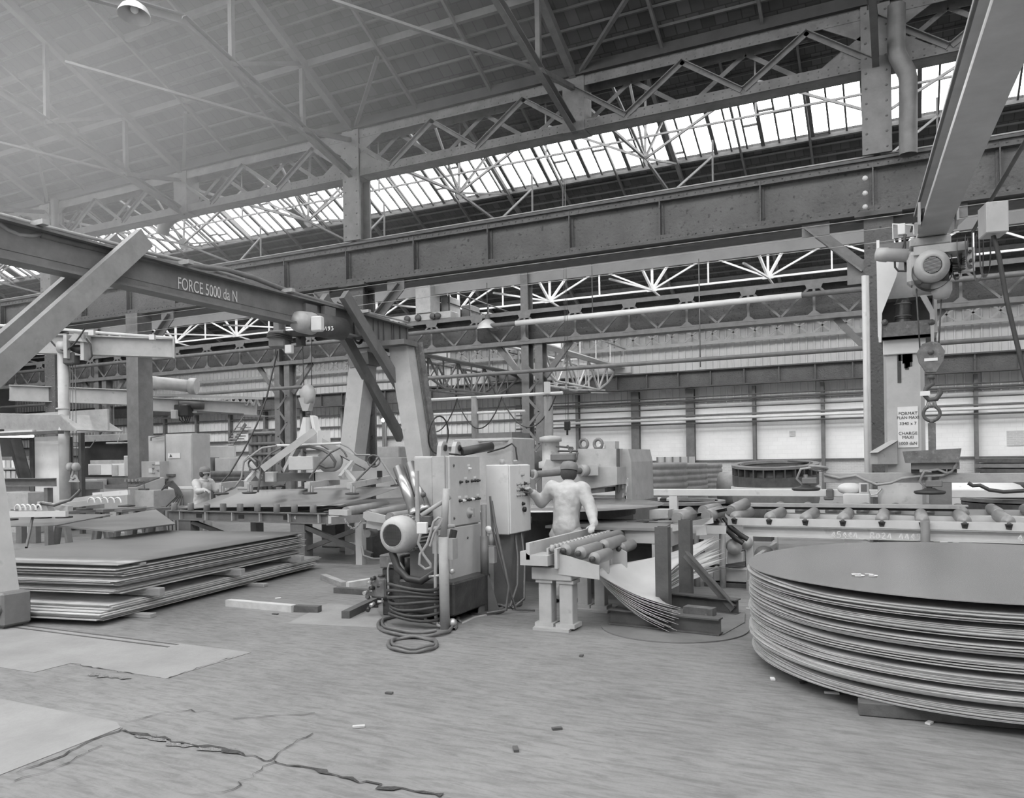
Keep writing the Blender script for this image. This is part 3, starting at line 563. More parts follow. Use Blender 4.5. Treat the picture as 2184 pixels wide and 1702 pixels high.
# ================================================================== CONTROL CABINET, PUSH-BUTTON BOX, HYDRAULIC UNIT
xa, xb, ya, yb = -4.636, -4.21, 7.109, 7.775
cb = thing('control_cabinet', (xa, ya, 0), 'tall grey steel control cabinet with labelled switches', 'cabinet')
ob('body', G().bx(xa, xb - .03, ya, yb, .2, 1.694, .006), 'paint_grey', cb); ob('plinth', G().bx(xa + .04, xb - .06, ya + .04, yb - .05, 0, .2), 'steel_dark', cb)
ob('side_panel', G().bx(xa + .005, xb - .2, ya - .012, ya, .9, 1.68, .004), 'machine', cb); ob('corner_post', G().bx(xb - .19, xb - .04, ya - .03, ya, .2, 1.694, .004), 'machine', cb)
d1 = ob('door', G().bx(xb - .03, xb, ya + .005, yb - .005, .96, 1.69, .006), 'paint_grey', cb, label='upper door carrying the switches'); d2 = ob('door', G().bx(xb - .03, xb, ya + .005, yb - .005, .205, .945, .006), 'paint_grey', cb)
S2 = 3.152
def fpt(cx, cy, X): return ax(770 + cx / S2, 880 + cy / S2, X)
for cx, cy in ((665, 467), (706, 463), (742, 460), (766, 457), (783, 457), (662, 593), (687, 592), (705, 588), (725, 586), (745, 582), (764, 580), (785, 577), (724, 377)):
    p = fpt(cx, cy, xb); pale = cx in (687, 745, 724); o = ob('switch', G().lathe(p, (1, 0, 0), [(.017, 0), (.017, .012), (.012, .014), (.011, .035), (.001, .036)], 10), 'paint_white' if pale else 'black', d1)
for cx, cy in ((722, 354), (702, 440), (764, 435), (662, 567), (705, 565), (785, 553)):
    p = fpt(cx, cy, xb); ob('label_plate', G().bx(p.x, p.x + .003, p.y - .028, p.y + .028, p.z - .012, p.z + .012), 'paper', d1)
p = fpt(728, 672, xb); ob('rotary_handle', G().lathe(p, (1, 0, 0), [(.06, 0), (.06, .01), (.028, .014), (.025, .05), (.001, .052)], 16).box(p + V((.05, 0, 0)), (.02, .03, .09)), 'steel_light', d1)
for cx, cy, dd_ in ((622, 355, d1), (625, 710, d1), (628, 843, d2), (715, 840, d2)): p = fpt(cx, cy, xb); ob('lock', G().lathe(p, (1, 0, 0), [(.014, 0), (.012, .01), (.001, .011)], 8), 'steel_dark', dd_)
for yy in (ya + .25, ya + .55): ob('lifting_lug', G().prism([(xb - .25, yy - .09, 1.69), (xb - .25, yy + .09, 1.69), (xb - .25, yy + .07, 1.8), (xb - .25, yy + .03, 1.85), (xb - .25, yy - .03, 1.85), (xb - .25, yy - .07, 1.8)], (.05, 0, 0)), 'machine', cb); 
for yy in (ya + .25, ya + .55): ob('lug_eye', G().lathe((xb - .19, yy, 1.78), (1, 0, 0), [(.001, 0), (.035, 0), (.035, .004), (.001, .004)], 12), 'black', cb)
c_ = V((-4.45, 7.25, 1.72)); ob('top_cable', G().path([c_ + V((.02 * math.sin(t), .2 * math.cos(t) + .05, .2 + .2 * math.sin(t))) for t in [k * .33 - 1.4 for k in range(20)]] + [(-4.4, 7.6, 1.71), (-4.35, 7.95, 1.65)], .009, 6), 'black', cb)
ob('cable_sleeve', G().tube((-4.4, 7.7, 1.74), (-4.2, 8.05, 1.8), .05, 10), 'rubber', cb)
xa2, xb2, ya2, yb2 = -4.24, -3.94, 7.962, 8.52
wb = thing('push_button_box', (xa2, ya2, 0), 'white push-button cabinet on a dark base next to the grey control cabinet', 'cabinet')
ob('body', G().bx(xa2, xb2 - .02, ya2, yb2, .805, 1.588, .008), 'paint_white', wb); dr = ob('door', G().bx(xb2 - .02, xb2, ya2 + .01, yb2 - .01, .813, 1.58, .006), 'paint_white', wb)
ob('base', G().bx(xa2 + .03, xb2 - .05, ya2 + .1, yb2 - .1, 0, .805), 'machine_dark', wb)
for cx, cy in ((1080, 417), (1050, 480), (1076, 478), (1098, 476), (1120, 474), (1050, 518), (1066, 517), (1082, 516), (1098, 515), (1112, 514), (1050, 555), (1068, 552), (1085, 551), (1100, 550), (1114, 548), (1085, 612), (1090, 650)):
    p = fpt(cx, cy, xb2); big = cy == 650
    b_ = ob('push_button', G().lathe(p, (1, 0, 0), [(.022, 0), (.022, .008), (.014 if not big else .03, .01), (.014 if not big else .03, .032), (.001, .034)], 12), 'steel_light' if random.random() < .5 else 'black', dr)
for zz_ in (.93, 1.25, 1.48): ob('hinge', G().tube((xb2 - .005, yb2, zz_ - .04), (xb2 - .005, yb2, zz_ + .04), .012, 8), 'steel_dark', wb)
ob('cable_gland', G().tube((-4.1, 8.1, 1.588), (-4.1, 8.1, 1.65), .03, 8).tube((-4.05, 8.35, 1.588), (-4.05, 8.35, 1.64), .025, 8).box((-4.08, 8.3, 1.61), (.12, .2, .03)), 'steel_light', wb)
ob('cables', G().path([(-4.0, 8.2, .805), (-3.92, 8.1, .55), (-3.88, 8.0, .25), (-3.9, 7.85, .03)], .014).path([(-3.97, 8.3, .805), (-3.86, 8.15, .5), (-3.8, 8.0, .1), (-3.85, 7.8, .02)], .014), 'hose', wb)
# post with round foot
b0 = fl(1035, 1305); st = thing('control_stand', b0, 'dark steel post on a round foot with conical gusset before the push-button box', 'stand')
ob('foot_plate', G().lathe(b0, (0, 0, 1), [(.001, 0), (.21, 0), (.21, .015), (.001, .015)], 28, False), 'steel_dark', st); ob('post', G().tube(b0, b0 + V((0, 0, 1.16)), .035, 10), 'steel_mid', st)
ob('gusset', G().prism([b0 + V((-.17, 0, .015)), b0 + V((.17, 0, .015)), b0 + V((.045, 0, .4)), b0 + V((-.045, 0, .4))], (0, .012, 0)).prism([b0 + V((0, -.17, .015)), b0 + V((0, .17, .015)), b0 + V((0, .045, .4)), b0 + V((0, -.045, .4))], (.012, 0, 0)), 'steel_mid', st)
ob('sleeve', G().tube(b0 + V((0, 0, .4)), b0 + V((0, 0, .82)), .045, 10), 'machine_dark', st)
vl = ob('regulator', G().tube(b0 + V((.06, .05, .72)), b0 + V((.06, .05, .85)), .03, 10).box(b0 + V((.08, .05, .62)), (.06, .06, .18)), 'steel_light', st); ob('gauge', G().lathe(b0 + V((.06, -.0, .9)), (0, -1, 0), [(.001, 0), (.035, 0), (.035, .02), (.001, .022)], 12), 'paper', vl)
ob('air_hose', G().path([b0 + V((.07, .05, 1.2)), b0 + V((.12, .03, .95)), b0 + V((.22, .0, .6)), b0 + V((.3, -.02, .3)), b0 + V((.28, -.05, .05)), b0 + V((.1, -.15, .02))], .016).path([b0 + V((.05, .06, 1.25)), b0 + V((.08, .05, .9)), b0 + V((.16, .05, .6)), b0 + V((.27, .02, .3)), b0 + V((.32, .1, .03)), b0 + V((.5, .2, .02))], .013), 'hose', st)
# white pipe stand with valves in front of the cabinet
b1 = fl(949, 1341); ps = thing('pipe_stand', b1, 'pale upright pipe with valves and hoses in front of the grey cabinet', 'stand')
ob('pipe', G().tube(b1, b1 + V((0, 0, .9)), .05, 12).tube(b1 + V((0, 0, .9)), b1 + V((.03, .02, 1.37)), .035, 10), 'steel_light', ps); ob('thin_pipe', G().path([b1 + V((-.09, .02, .95)), b1 + V((-.1, 0, .5)), b1 + V((-.1, 0, .1)), b1 + V((-.07, -.02, .03)), b1 + V((0, -.03, .03))], .018), 'steel_light', ps)
ob('clamp_box', G().box(b1 + V((.06, .05, .78)), (.08, .1, .2)).box(b1 + V((-.1, .04, .82)), (.07, .06, .18)), 'steel_light', ps); ob('cross_pipe', G().path([dd(968, 1122, 7.95), dd(945, 1124, 7.85), dd(920, 1129, 7.8), dd(897, 1132, 7.75), dd(891, 1120, 7.75), dd(890, 1060, 7.75), dd(889, 1004, 7.75)], .022), 'steel_light', ps)
ob('lever', G().tube(dd(960, 1060, 7.9), dd(897, 1100, 7.75), .022, 8), 'steel_light', ps); ob('valve', G().tube(b1 + V((-.17, 0, .5)), b1 + V((-.05, .0, .52)), .014).ball(b1 + V((.06, .05, .56)), .03), 'brass', ps); ob('foot_valve', G().ball(b1 + V((.05, .06, .05)), .045), 'brass', ps)
ob('switch_box', G().box(dd(901, 1126, 7.65), (.1, .06, .11), .3, .006), 'paint_white', ps)
ob('loop_cable', G().path([dd(px, py, 7.6) for px, py in ((897, 1138), (892, 1158), (903, 1183), (918, 1203), (919, 1210), (907, 1214), (894, 1203), (896, 1182), (911, 1160), (918, 1138), (925, 1113), (935, 1104), (943, 1106), (938, 1120), (926, 1136), (917, 1165))], .014), 'hose_pale', ps)
# chrome cylinders
for j, (p, q) in enumerate((((842, 998), (884, 1090)), ((868, 990), (905, 1082)))):
    a_, b_ = dd(p[0] + 8, p[1], 8.6), dd(q[0], q[1], 8.3); ob('cylinder_tube', G().tube(a_, b_, .062, 20).tube(b_, b_ + (b_ - a_).normalized() * .06, .07, 16), 'chrome', label=('polished hydraulic cylinder tube leaning above the big motor', 'second polished cylinder tube leaning against the grey cabinet')[j], cat='cylinder')
ob('valve_block', G().box(dd(905, 1110, 8.25), (.16, .12, .1), .3, .01).tube(dd(900, 1060, 8.25), dd(912, 1108, 8.25), .012).tube(dd(885, 1060, 8.25), dd(897, 1108, 8.25), .012).ball(dd(903, 1055, 8.25), .03), 'steel_dark', label='small dark valve block at the feet of the polished cylinders', cat='valve')
# motor-pump unit
pm = dd(838, 1142, 8.0); hu = thing('hydraulic_unit', (pm.x, pm.y, 0), 'hydraulic power unit with a large ribbed motor and oily valve block', 'hydraulic unit')
ax_ = V((0, 1, 0))
cv = ob('fan_cover', G().lathe(pm, ax_, [(.11, -.012), (.125, -.012), (.15, .0), (.178, .03), (.19, .08), (.192, .14), (.185, .2), (.16, .21)], 32), 'motor', hu, label='pale dented fan cover')
gr = G()
for k in range(-9, 10):
    w_ = math.sqrt(max(0, .115 ** 2 - (k * .0118) ** 2)); gr.bar(pm + V((-w_, -.012, k * .0118)), pm + V((w_, -.012, k * .0118)), .003, .004); gr.bar(pm + V((k * .0118, -.012, -w_)), pm + V((k * .0118, -.012, w_)), .003, .004)
ob('fan_grille', gr, 'steel_dark', cv, kind='stuff'); ob('grille_back', G().lathe(pm + V((0, .03, 0)), ax_, [(.001, 0), (.12, 0)], 24), 'black', cv); ob('grille_rim', G().ring(pm + V((0, -.012, 0)), ax_, .118, .005, 28), 'steel_light', cv)
ob('motor_body', G().tube(pm + V((0, .2, 0)), pm + V((0, .72, 0)), .155, 28), 'machine_dark', hu)
for k in range(30):
    t = 2 * math.pi * k / 30; e = V((math.cos(t), 0, math.sin(t))); ob('cooling_fin', G().bar(pm + e * .17 + V((0, .21, 0)), pm + e * .17 + V((0, .7, 0)), .008, .05, e), 'machine', hu)
ob('eye_bolt', G().ring(pm + V((0, .4, .23)), (1, 0, 0), .028, .01, 14).tube(pm + V((0, .4, .17)), pm + V((0, .4, .21)), .018), 'steel_light', hu)
ob('bell_housing', G().tube(pm + V((0, .72, 0)), pm + V((0, .95, 0)), .17, 20, .13), 'oily', hu); bz = V((pm.x, pm.y, 0))
ob('tank', G().bx(bz.x - .12, bz.x + .55, bz.y + .25, bz.y + 1.05, .08, .42, .02), 'oily', hu); ob('motor_cradle', G().bx(bz.x + .0, bz.x + .3, bz.y + .3, bz.y + .7, .42, .8), 'machine_dark', hu)
vb = fl(843, 1312); ob('valve_column', G().bx(vb.x - .13, vb.x + .11, vb.y - .05, vb.y + .25, .0, .5, .01).tube(vb + V((.12, .1, .45)), vb + V((.12, .1, .62)), .1, 14), 'oily', hu)
k_ = ob('valve_head', G().box(vb + V((-.02, .05, .58)), (.26, .24, .14), .1, .01).box(vb + V((-.14, -.05, .3)), (.18, .14, .22), .1, .02), 'rust', hu)
for j in range(7): q = vb + V((-.22 + random.uniform(-.06, .06), -.12, .08 + .055 * j)); ob('fitting', G().tube(q, q + V((random.uniform(-.03, .03), -.05, random.uniform(-.02, .02))), .022, 8).tube(q + V((.04, 0, .02)), q + V((.1, .03, .02)), .015, 8), 'brass' if j % 2 else 'oily', k_)
ob('bent_tube', G().path([vb + V((-.02, -.08, .2)), vb + V((-.02, -.09, .5)), vb + V((.0, -.09, .56)), vb + V((.12, -.07, .57)), vb + V((.16, -.06, .52)), vb + V((.17, -.05, .36)), vb + V((.24, 0, .3))], .013), 'steel_light', hu)
ob('suction_hose', G().path([pm + V((-.08, .1, -.18)), pm + V((-.02, .1, -.34)), pm + V((.1, .1, -.44)), pm + V((.25, .12, -.46)), pm + V((.42, .15, -.35)), pm + V((.55, .2, -.1)), pm + V((.58, .22, .05))], .038, 8), 'rubber', hu)
for j in range(7): z_ = .1 + .05 * j; ob('hose_coil', G().path([bz + V((.2 + .3 * math.cos(t) + .02 * math.sin(j), .1 + .2 * math.sin(t), z_ + .02 * math.sin(2 * t + j))) for t in [math.pi + k * .3 for k in range(12)]], .018), 'rubber', hu)
ob('drain_hose', G().path([vb + V((.1, 0, .28)), vb + V((.22, -.06, .16)), vb + V((.35, -.1, .05)), vb + V((.5, -.12, .03))], .035, 8), 'hose', hu)
# loops of cable on the floor
def loop(cx, cy, rx, ry, n=26, z=.018, t0=0, t1=2 * math.pi, wob=.02):
    o = fl(cx, cy); e1 = fl(cx + rx, cy) - o; e2 = fl(cx, cy - ry) - o
    return [o + e1 * math.cos(t) * (1 + wob * math.sin(3 * t)) + e2 * math.sin(t) + V((0, 0, z + .008 * math.sin(5 * t))) for t in [t0 + (t1 - t0) * k / n for k in range(n + 1)]]
ob('floor_cable', G().path(loop(880, 1378, 52, 15) + loop(882, 1374, 47, 12, t0=.3, t1=6.2), .017), 'hose', label='thick cable lying in a small double coil on the floor', cat='cable')
ob('floor_cable', G().path(loop(890, 1336, 84, 22, t0=-.4, t1=5.6) + loop(892, 1332, 78, 18, t0=-.2, t1=5.2), .018), 'hose', label='thick cable in wide loops round the foot of the pale pipe', cat='cable')
ob('floor_cable', G().path([fl(978, 1318)] + loop(940, 1322, 34, 10) + [fl(985, 1330), fl(1010, 1318), fl(1040, 1312)], .016), 'hose_pale', label='pale cable looping from the pipe foot to the round stand', cat='cable')
ob('floor_cable', G().path([fl(1060, 1300)] + loop(1085, 1288, 28, 9) + [fl(1050, 1296), fl(1020, 1310)], .015), 'hose', label='dark cable coiled behind the round foot', cat='cable')
# ================================================================== TRAPEZOID ROLLER STAND
rs = thing('roller_stand', (-3.05, 7.1, 0), 'pale roller stand on paired square posts feeding the press table', 'roller stand')
def P2(px, py, y): return at(px, py, y)
pl = fl(1136, 1344), fl(1213, 1350), fl(1229, 1335), fl(1152, 1330)
ob('base_plate', G().prism([(p.x, p.y, 0) for p in pl], (0, 0, .025)), 'machine', rs)
X3, Y3 = -2.72, 6.62
for (px0, px1, yy, zb, zt) in ((1149, 1176, 7.1, 0, .475), (1193, 1221, 7.1, 0, .475), (1232, 1254, 8.11, 0, .5), (1268, 1290, 8.11, 0, .5)):
    a_, b_ = at(px0, 1300, yy), at(px1, 1300, yy); w = b_.x - a_.x
    ob('post', G().bx(a_.x, b_.x, yy, yy + w, .02, zt, .006).bx(a_.x - .02, b_.x + .02, yy - .02, yy + w + .02, zt - .03, zt).bx(a_.x - .03, b_.x + .03, yy - .03, yy + w + .03, .02, .06), 'machine', rs)
a_, b_ = at(1230, 1300, 8.11), at(1292, 1300, 8.11); ob('base_plate', G().bx(a_.x - .05, b_.x + .05, 8.02, 8.4, 0, .025), 'machine', rs)
a_, b_ = at(1133, 1209, 7.06), at(1218, 1236, 7.06); ob('cross_beam', G().bx(a_.x, b_.x, 7.06, 7.34, .475, a_.z, .008), 'machine', rs)
a_, b_ = at(1230, 1209, 8.08), at(1295, 1236, 8.08); ob('cross_beam', G().bx(a_.x, b_.x + .05, 8.08, 8.3, .5, .62, .008), 'machine', rs)
a_, b_ = at(1109, 1176, 6.95), at(1168, 1208, 6.95); ob('front_trough', G().prism([(a_.x, 6.95, b_.z), (b_.x, 6.95, b_.z), (b_.x, 6.95, b_.z + .1), (a_.x + .09, 6.95, b_.z + .1), (a_.x + .05, 6.95, a_.z), (a_.x, 6.95, a_.z)], (0, .3, 0)), 'paint_pale', rs)
xl = at(1125, 1170, 7.05).x + .07; ob('back_rail', G().bx(xl - .04, xl, 6.95, 9.15, .68, .84), 'paint_pale', rs)
xr = at(1182, 1170, 7.0).x; gw = ob('wheel_rail', G().bx(xr, xr + .03, 7.0, 9.18, .6, .79).bx(xr - .09, xr - .07, 7.02, 9.18, .62, .79), 'paint_pale', rs)
y = 7.06; w0 = None
while y < 9.15:
    if w0 is None: w0 = ob('skate_wheel', G().lathe((xr - .06, y, .785), (1, 0, 0), [(.001, 0), (.036, 0), (.036, .04), (.001, .04)], 12), 'steel_light', gw); y0w = y
    else: inst(w0, WL[rs] + V((0, y - y0w, 0)), gw)
    y += .1
for yb_, xa_, xb_, z0, z1 in ((7.05, 1190, 1277, .54, .74), (7.75, 1272, 1298, .5, .77), (8.15, 1296, 1336, .5, .74)):
    p, q = at(xa_, 1180, yb_), at(xb_, 1180, yb_)
    ob('bearing_plate', G().prism([(p.x, yb_, z0), (q.x, yb_, z0 - .03), (q.x, yb_, z1 - .1), (p.x, yb_, z1)], (0, .025, 0)), 'paint_pale', rs)
for (px, py, yy, ln) in ((1204, 1174, 7.09, 1.7), (1236, 1180, 7.09, .5), (1266, 1192, 7.09, .42), (1286, 1164, 7.79, .6), (1322, 1170, 8.19, .42)):
    p = at(px, py, yy); ro = ob('roller', G().lathe(p, (0, 1, 0), [(.001, .0), (.02, .0), (.02, .01), (.04, .012), (.045, .02), (.058, .02), (.062, .03), (.062, ln - .01), (.05, ln), (.001, ln)], 24), 'roller', rs)
    ob('bearing', G().lathe(p + V((0, -.05, 0)), (0, 1, 0), [(.001, 0), (.028, 0), (.028, .03), (.02, .05)], 10), 'oily', ro)
# ================================================================== RACK OF BENT OFFCUTS
rk = thing('offcut_rack', (-2.15, 8.2, 0), 'low steel rack with two uprights and a diagonal brace holding bent offcuts', 'rack')
for yy in (7.74, 8.66): ob('upright', G().sect((-2.15, yy, .04), (-2.15, yy, .957), Uprof(.13, .12, .014), (0, 1, 0)), 'steel_dark', rk)
ob('base_beam', G().sect((-2.62, 7.5, .09), (-1.52, 7.38, .09), Iprof(.12, .15, .012, .014)), 'steel_dark', rk); ob('base_beam', G().sect((-2.65, 8.66, .09), (-1.55, 8.4, .09), Iprof(.12, .16, .012, .014)), 'steel_dark', rk)
ob('brace', G().sect((-2.1, 8.6, .62), (-1.56, 8.4, .1), Lprof(.09, .09, .012), (0, -1, 0)), 'steel_dark', rk)
ob('floor_flange', G().prism([(-2.2, 8.75, .0), (-1.5, 8.5, .0), (-1.42, 8.0, .0), (-1.5, 7.4, .0), (-2.15, 7.5, .0)], (0, 0, .02)), 'steel_mid', rk)
ob('steel_disc', G().lathe((-2.02, 7.62, 0), (0, 0, 1), [(.001, .0), (.7, .0), (.7, .012), (.001, .012)], 64, False), 'steel_mid', label='round steel plate lying flat on the floor under the offcut rack', cat='steel plate')
def offcut(i, n):
    t = i / (n - 1); A = V((-2.78 + .01 * i, 7.46, .52 - .15 * t)); 
    B = V((-1.86 - .15 * t * (i % 3) / 2 - .04 * t, 7.26 + .02 * (i % 2), .25 - .23 * t + random.uniform(0, .015))); M_ = V((-2.3 - .006 * i, 8.2, .34 - .2 * t)); C = V((-2.02 + .14 * t + random.uniform(-.04, .04), 9.7 - .25 * t, .7 - .33 * t + random.uniform(-.03, .03)))
    A2 = V((-2.8, 8.0, .52 - .15 * t))
    def fn(u, v):
        R_ = B * ((1 - v) * (1 - 2 * v)) + M_ * (4 * v * (1 - v)) + C * (v * (2 * v - 1)); Lf = A.lerp(A2, v)
        p = Lf.lerp(R_, u); p.z -= .16 * math.sin(math.pi * u) * (1 - abs(v - .5)) * .6; return p
    return ob('bent_offcut', G().sheet(fn, 12, 16, .003), 'sheet_bright', label='uppermost bent sheet offcut with a bright hollow face' if i == 0 else 'thin bent sheet offcut fanned out in the rack', cat='sheet offcut', group='bent sheet offcuts in the rack')
for i in range(14): offcut(i, 14)
for j, (a_, b_) in enumerate((((1462, 1312), (1524, 1318)), ((1520, 1300), (1560, 1308)))): timber(a_, b_, .1, .13, 'rust', ('rusty steel block lying behind the offcut rack', 'second rusty block at the foot of the diagonal brace')[j])
# ================================================================== PRESS TABLE, PRESS AND SHEET
tb_ = thing('press_table', (-3.2, 9.2, 0), 'low steel work table in front of the press with a pale apron', 'table')
ob('tabletop', G().prism([(-3.85, 8.72, .82), (-3.34, 8.66, .82), (-2.44, 8.73, .82), (-2.55, 9.87, .82), (-3.85, 9.87, .82)], (0, 0, .03)), 'plate', tb_)
a_ = at(1328, 1131, 8.78); b_ = at(1408, 1160, 8.76); ob('apron', G().bx(a_.x, b_.x, 8.76, 8.8, b_.z, .81), 'paint_pale', tb_); ob('apron', G().bx(-3.8, a_.x, 8.8, 8.84, .6, .81), 'machine', tb_)
ob('apron', G().bx(b_.x - .02, b_.x + .02, 8.8, 9.8, .6, .82), 'machine', tb_)
for x, y in ((b_.x - .05, 8.82), (b_.x - .05, 9.7), (-3.7, 8.95), (-3.7, 9.7)): ob('leg', G().bx(x - .05, x + .05, y - .05, y + .05, 0, .82), 'paint_pale', tb_)
ob('under_shelf', G().bx(-3.6, -2.6, 9.1, 9.7, .0, .6), 'machine_dark', tb_)
for j in range(5): ob('scrap_strip', G().box((-2.95 + .1 * j, 9.5 + .06 * (j % 2), .856 + .012 * j), (.26, .08, .008), .3 * j, 0), 'steel_dark', label='dark metal scrap strip lying on the press table', cat='scrap', group='scrap strips on the press table')
c_ = V((-4.6, 10.3, 1.0)) 
g = G().lathe((0, 0, 0), (0, 0, 1), [(.001, 0), (1.0, 0), (1.7, 0), (1.7, .008), (.001, .008)], 72); g.move(Matrix.Translation(c_))
ob('steel_blank', g, 'sheet', label='single round steel blank being worked under the press', cat='steel blank')
ob('blank_support', G().lathe((c_.x, c_.y + .05, .0), (0, 0, 1), [(.62, 0), (.62, .86), (1.3, .87), (1.3, .99), (.001, .99)], 40, False), 'steel_dark', label='dark turntable drum under the round blank', cat='turntable')
pr = thing('press', (-4.6, 12.6, 0), 'large grey C-frame flanging press with a sloping shoulder', 'press')
YP = 12.1
def PP(pts, y, dy, nm, m): return ob(nm, G().prism([at(px, py, y) for px, py in pts], (0, dy, 0)), m, pr)
PP([(1234, 958), (1340, 958), (1346, 985), (1349, 1090), (1312, 1090), (1312, 1000), (1234, 995)], YP, 1.2, 'frame_body', 'machine')
PP([(1232, 957), (1316, 957), (1316, 1000), (1232, 1000)], YP - .25, .3, 'front_housing', 'machine')
PP([(1156, 996), (1316, 996), (1316, 1034), (1250, 1043), (1156, 1052)], YP - .45, .6, 'upper_arm', 'machine')
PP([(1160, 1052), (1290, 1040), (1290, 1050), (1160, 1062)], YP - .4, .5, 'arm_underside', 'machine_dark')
PP([(1312, 1030), (1349, 1030), (1349, 1120), (1312, 1120)], YP + .1, 1.0, 'rear_post', 'machine'); ob('bed', G().bx(at(1100, 1000, YP).x, at(1349, 1000, YP).x, YP, YP + 1.4, 0, .95), 'machine_dark', pr)
q = at(1175, 985, YP - .2); ob('ram_cylinder', G().lathe((q.x, q.y, at(1175, 998, YP).z), (0, 0, 1), [(.2, 0), (.2, .1), (.14, .12), (.14, .42), (.18, .43), (.18, .5), (.1, .52), (.001, .53)], 20), 'machine', pr)
ob('ram_plinth', G().prism([at(1158, 998, YP - .4), at(1230, 998, YP - .4), at(1225, 980, YP - .4), at(1165, 980, YP - .4)], (0, .5, 0)), 'machine', pr)
for j, (p, q) in enumerate((((1186, 952), (1222, 955)), ((1190, 962), (1232, 962)), ((1185, 972), (1228, 970)), ((1222, 955), (1205, 990)), ((1232, 965), (1222, 1000)), ((1210, 950), (1228, 985)))): ob('hydraulic_pipe', G().tube(at(*p, YP - .4), at(*q, YP - .4), .018, 6), 'steel_dark', pr)
ob('valve_body', G().box(at(1203, 975, YP - .4), (.4, .2, .12), 0, .02), 'machine_dark', pr)
for px in (1245, 1276): ob('eye_bolt', G().ring(at(px, 947, YP), (.2, 1, 0), .075, .026, 18).tube(at(px, 957, YP), at(px, 953, YP), .05), 'steel_mid', pr)
ob('nameplate_box', G().prism([at(1278, 957, YP + .3), at(1312, 957, YP + .3), at(1312, 941, YP + .3), at(1278, 941, YP + .3)], (0, .2, 0)), 'machine', pr); ob('notice', G().prism([at(1278, 956, YP + .28), at(1289, 956, YP + .28), at(1289, 947, YP + .28), at(1278, 947, YP + .28)], (0, -.01, 0)), 'paper', pr)
ob('cable_riser', G().path([at(1317, 957, YP - .3), at(1317, 985, YP - .3), at(1318, 1030, YP - .3), at(1319, 1050, YP - .3)], .02).path([at(1320, 957, YP - .3), at(1320, 985, YP - .3), at(1321, 1045, YP - .3)], .014), 'steel_dark', pr)
stn = G()
for j in range(10): p = at(1328 + 1.2 * j, 1018 + random.uniform(0, 40), YP - .01); stn.bar(p, p + V((random.uniform(-.02, .02), 0, -.05 - .1 * random.random())), .02, .004, (0, 1, 0))
ob('paint_drips', stn, 'chalk', pr, kind='stuff')
a_, b_ = dd(1135, 1012, 11.4), dd(1250, 1003, 12.2); sh = thing('roll_shaft', b_, 'long steel roller shaft held out from the press head', 'shaft'); ob('shaft', G().tube(a_, b_, .05, 14), 'steel_mid', sh); ob('collar', G().tube(b_ - (b_ - a_).normalized() * .14, b_, .09, 16), 'steel_light', sh); ob('collar', G().tube(a_, a_ + (b_ - a_).normalized() * .05, .07, 14), 'steel_light', sh); ob('bracket', G().box(b_ + V((-.05, .2, .0)), (.3, .5, .16), .4), 'machine', sh)
ob('support_bracket', G().box(b_ + V((-.25, .45, 0)), (.3, .3, .14), .4), 'machine', sh)
# red-brown column stand behind with hand wheel
hw = thing('hand_wheel_machine', at(1060, 1100, 13.5).xy.to_3d(), 'grey machine body topped by a horizontal hand wheel', 'machine')
p = at(1062, 940, 13.5); hwm = ob('hand_wheel', G().ring(p, (0, 0, 1), .36, .025, 28).bar(p - V((.36, 0, 0)), p + V((.36, 0, 0)), .04, .02).bar(p - V((0, .36, 0)), p + V((0, .36, 0)), .04, .02), 'machine', hw); ob('spindle', G().tube(p, p - V((0, 0, .3)), .06, 12).tube(p - V((0, 0, .12)), p - V((0, 0, .3)), .1, 12), 'machine', hw)
ob('body', G().bx(p.x - .85, p.x + .4, 13.3, 14.3, 0, 2.05, .02), 'machine', hw); ob('upper_block', G().bx(p.x - .4, p.x + .35, 13.4, 14.2, 2.05, 2.15), 'machine_dark', hw)
ob('bent_pipe', G().path([at(1040, 965, 13.2), at(1075, 955, 13.2), at(1092, 946, 13.2), at(1100, 955, 13.2), at(1104, 990, 13.2)], .015), 'black', hw)
for j in range(2):
    q = at(1128 + 32 * j, 988, 16.5 + .3 * j); T = thing('cable_reel', (q.x, q.y, 0), ('dark cable reel on a stand beside the laced column', 'dark cable reel on a stand closer to the press head')[j], 'reel')
    ob('drum', G().lathe(q, (.4, -1, 0), [(.001, -.14), (.3, -.14), (.3, -.1), (.1, -.1), (.1, .1), (.3, .1), (.3, .14), (.001, .14)], 24), 'ring_dark', T); ob('stand', G().bar(q, (q.x, q.y, 0), .1, .06), 'steel_dark', T)
# ================================================================== RIGHT ROLLER CONVEYOR
cvx0, YC = -2.03, 10.36
cv_ = thing('roller_conveyor', (cvx0, YC, 0), 'long grey roller conveyor with chalked figures on its side beam', 'conveyor'); XE = 5.0; YE = 12.62
ob('side_plate', G().bx(cvx0, XE, YC, YC + .02, .765, .86), 'conveyor', cv_); ob('side_plate', G().bx(cvx0 + .2, XE, YE, YE + .02, .765, .86), 'conveyor', cv_)
ob('side_beam', G().sect((cvx0 + .18, YC + .05, .695), (XE, YC + .05, .695), Uprof(.08, .135, .012)), 'conveyor', cv_, label='lower beam with chalk writing'); ob('side_beam', G().sect((cvx0 + .3, YE - .05, .695), (XE, YE - .05, .695), Uprof(.08, .135, .012)), 'conveyor', cv_)
ob('centre_beam', G().bx(cvx0 + .3, XE, 11.5, 11.54, .68, .84).bx(cvx0 + .3, XE, 11.72, 11.75, .68, .84), 'conveyor', cv_)
def chain_rail(x0, x1, y, z): ob('chain_guide', G().bx(x0, x1, y - .1, y + .1, z, z + .012).bx(x0 - .02, x1 - .1, y - .1, y - .085, z - .03, z), 'steel_light', cv_); ob('drive_chain', G().bx(x0, x1 - .1, y - .05, y + .05, z - .065, z - .03), 'black', cv_)
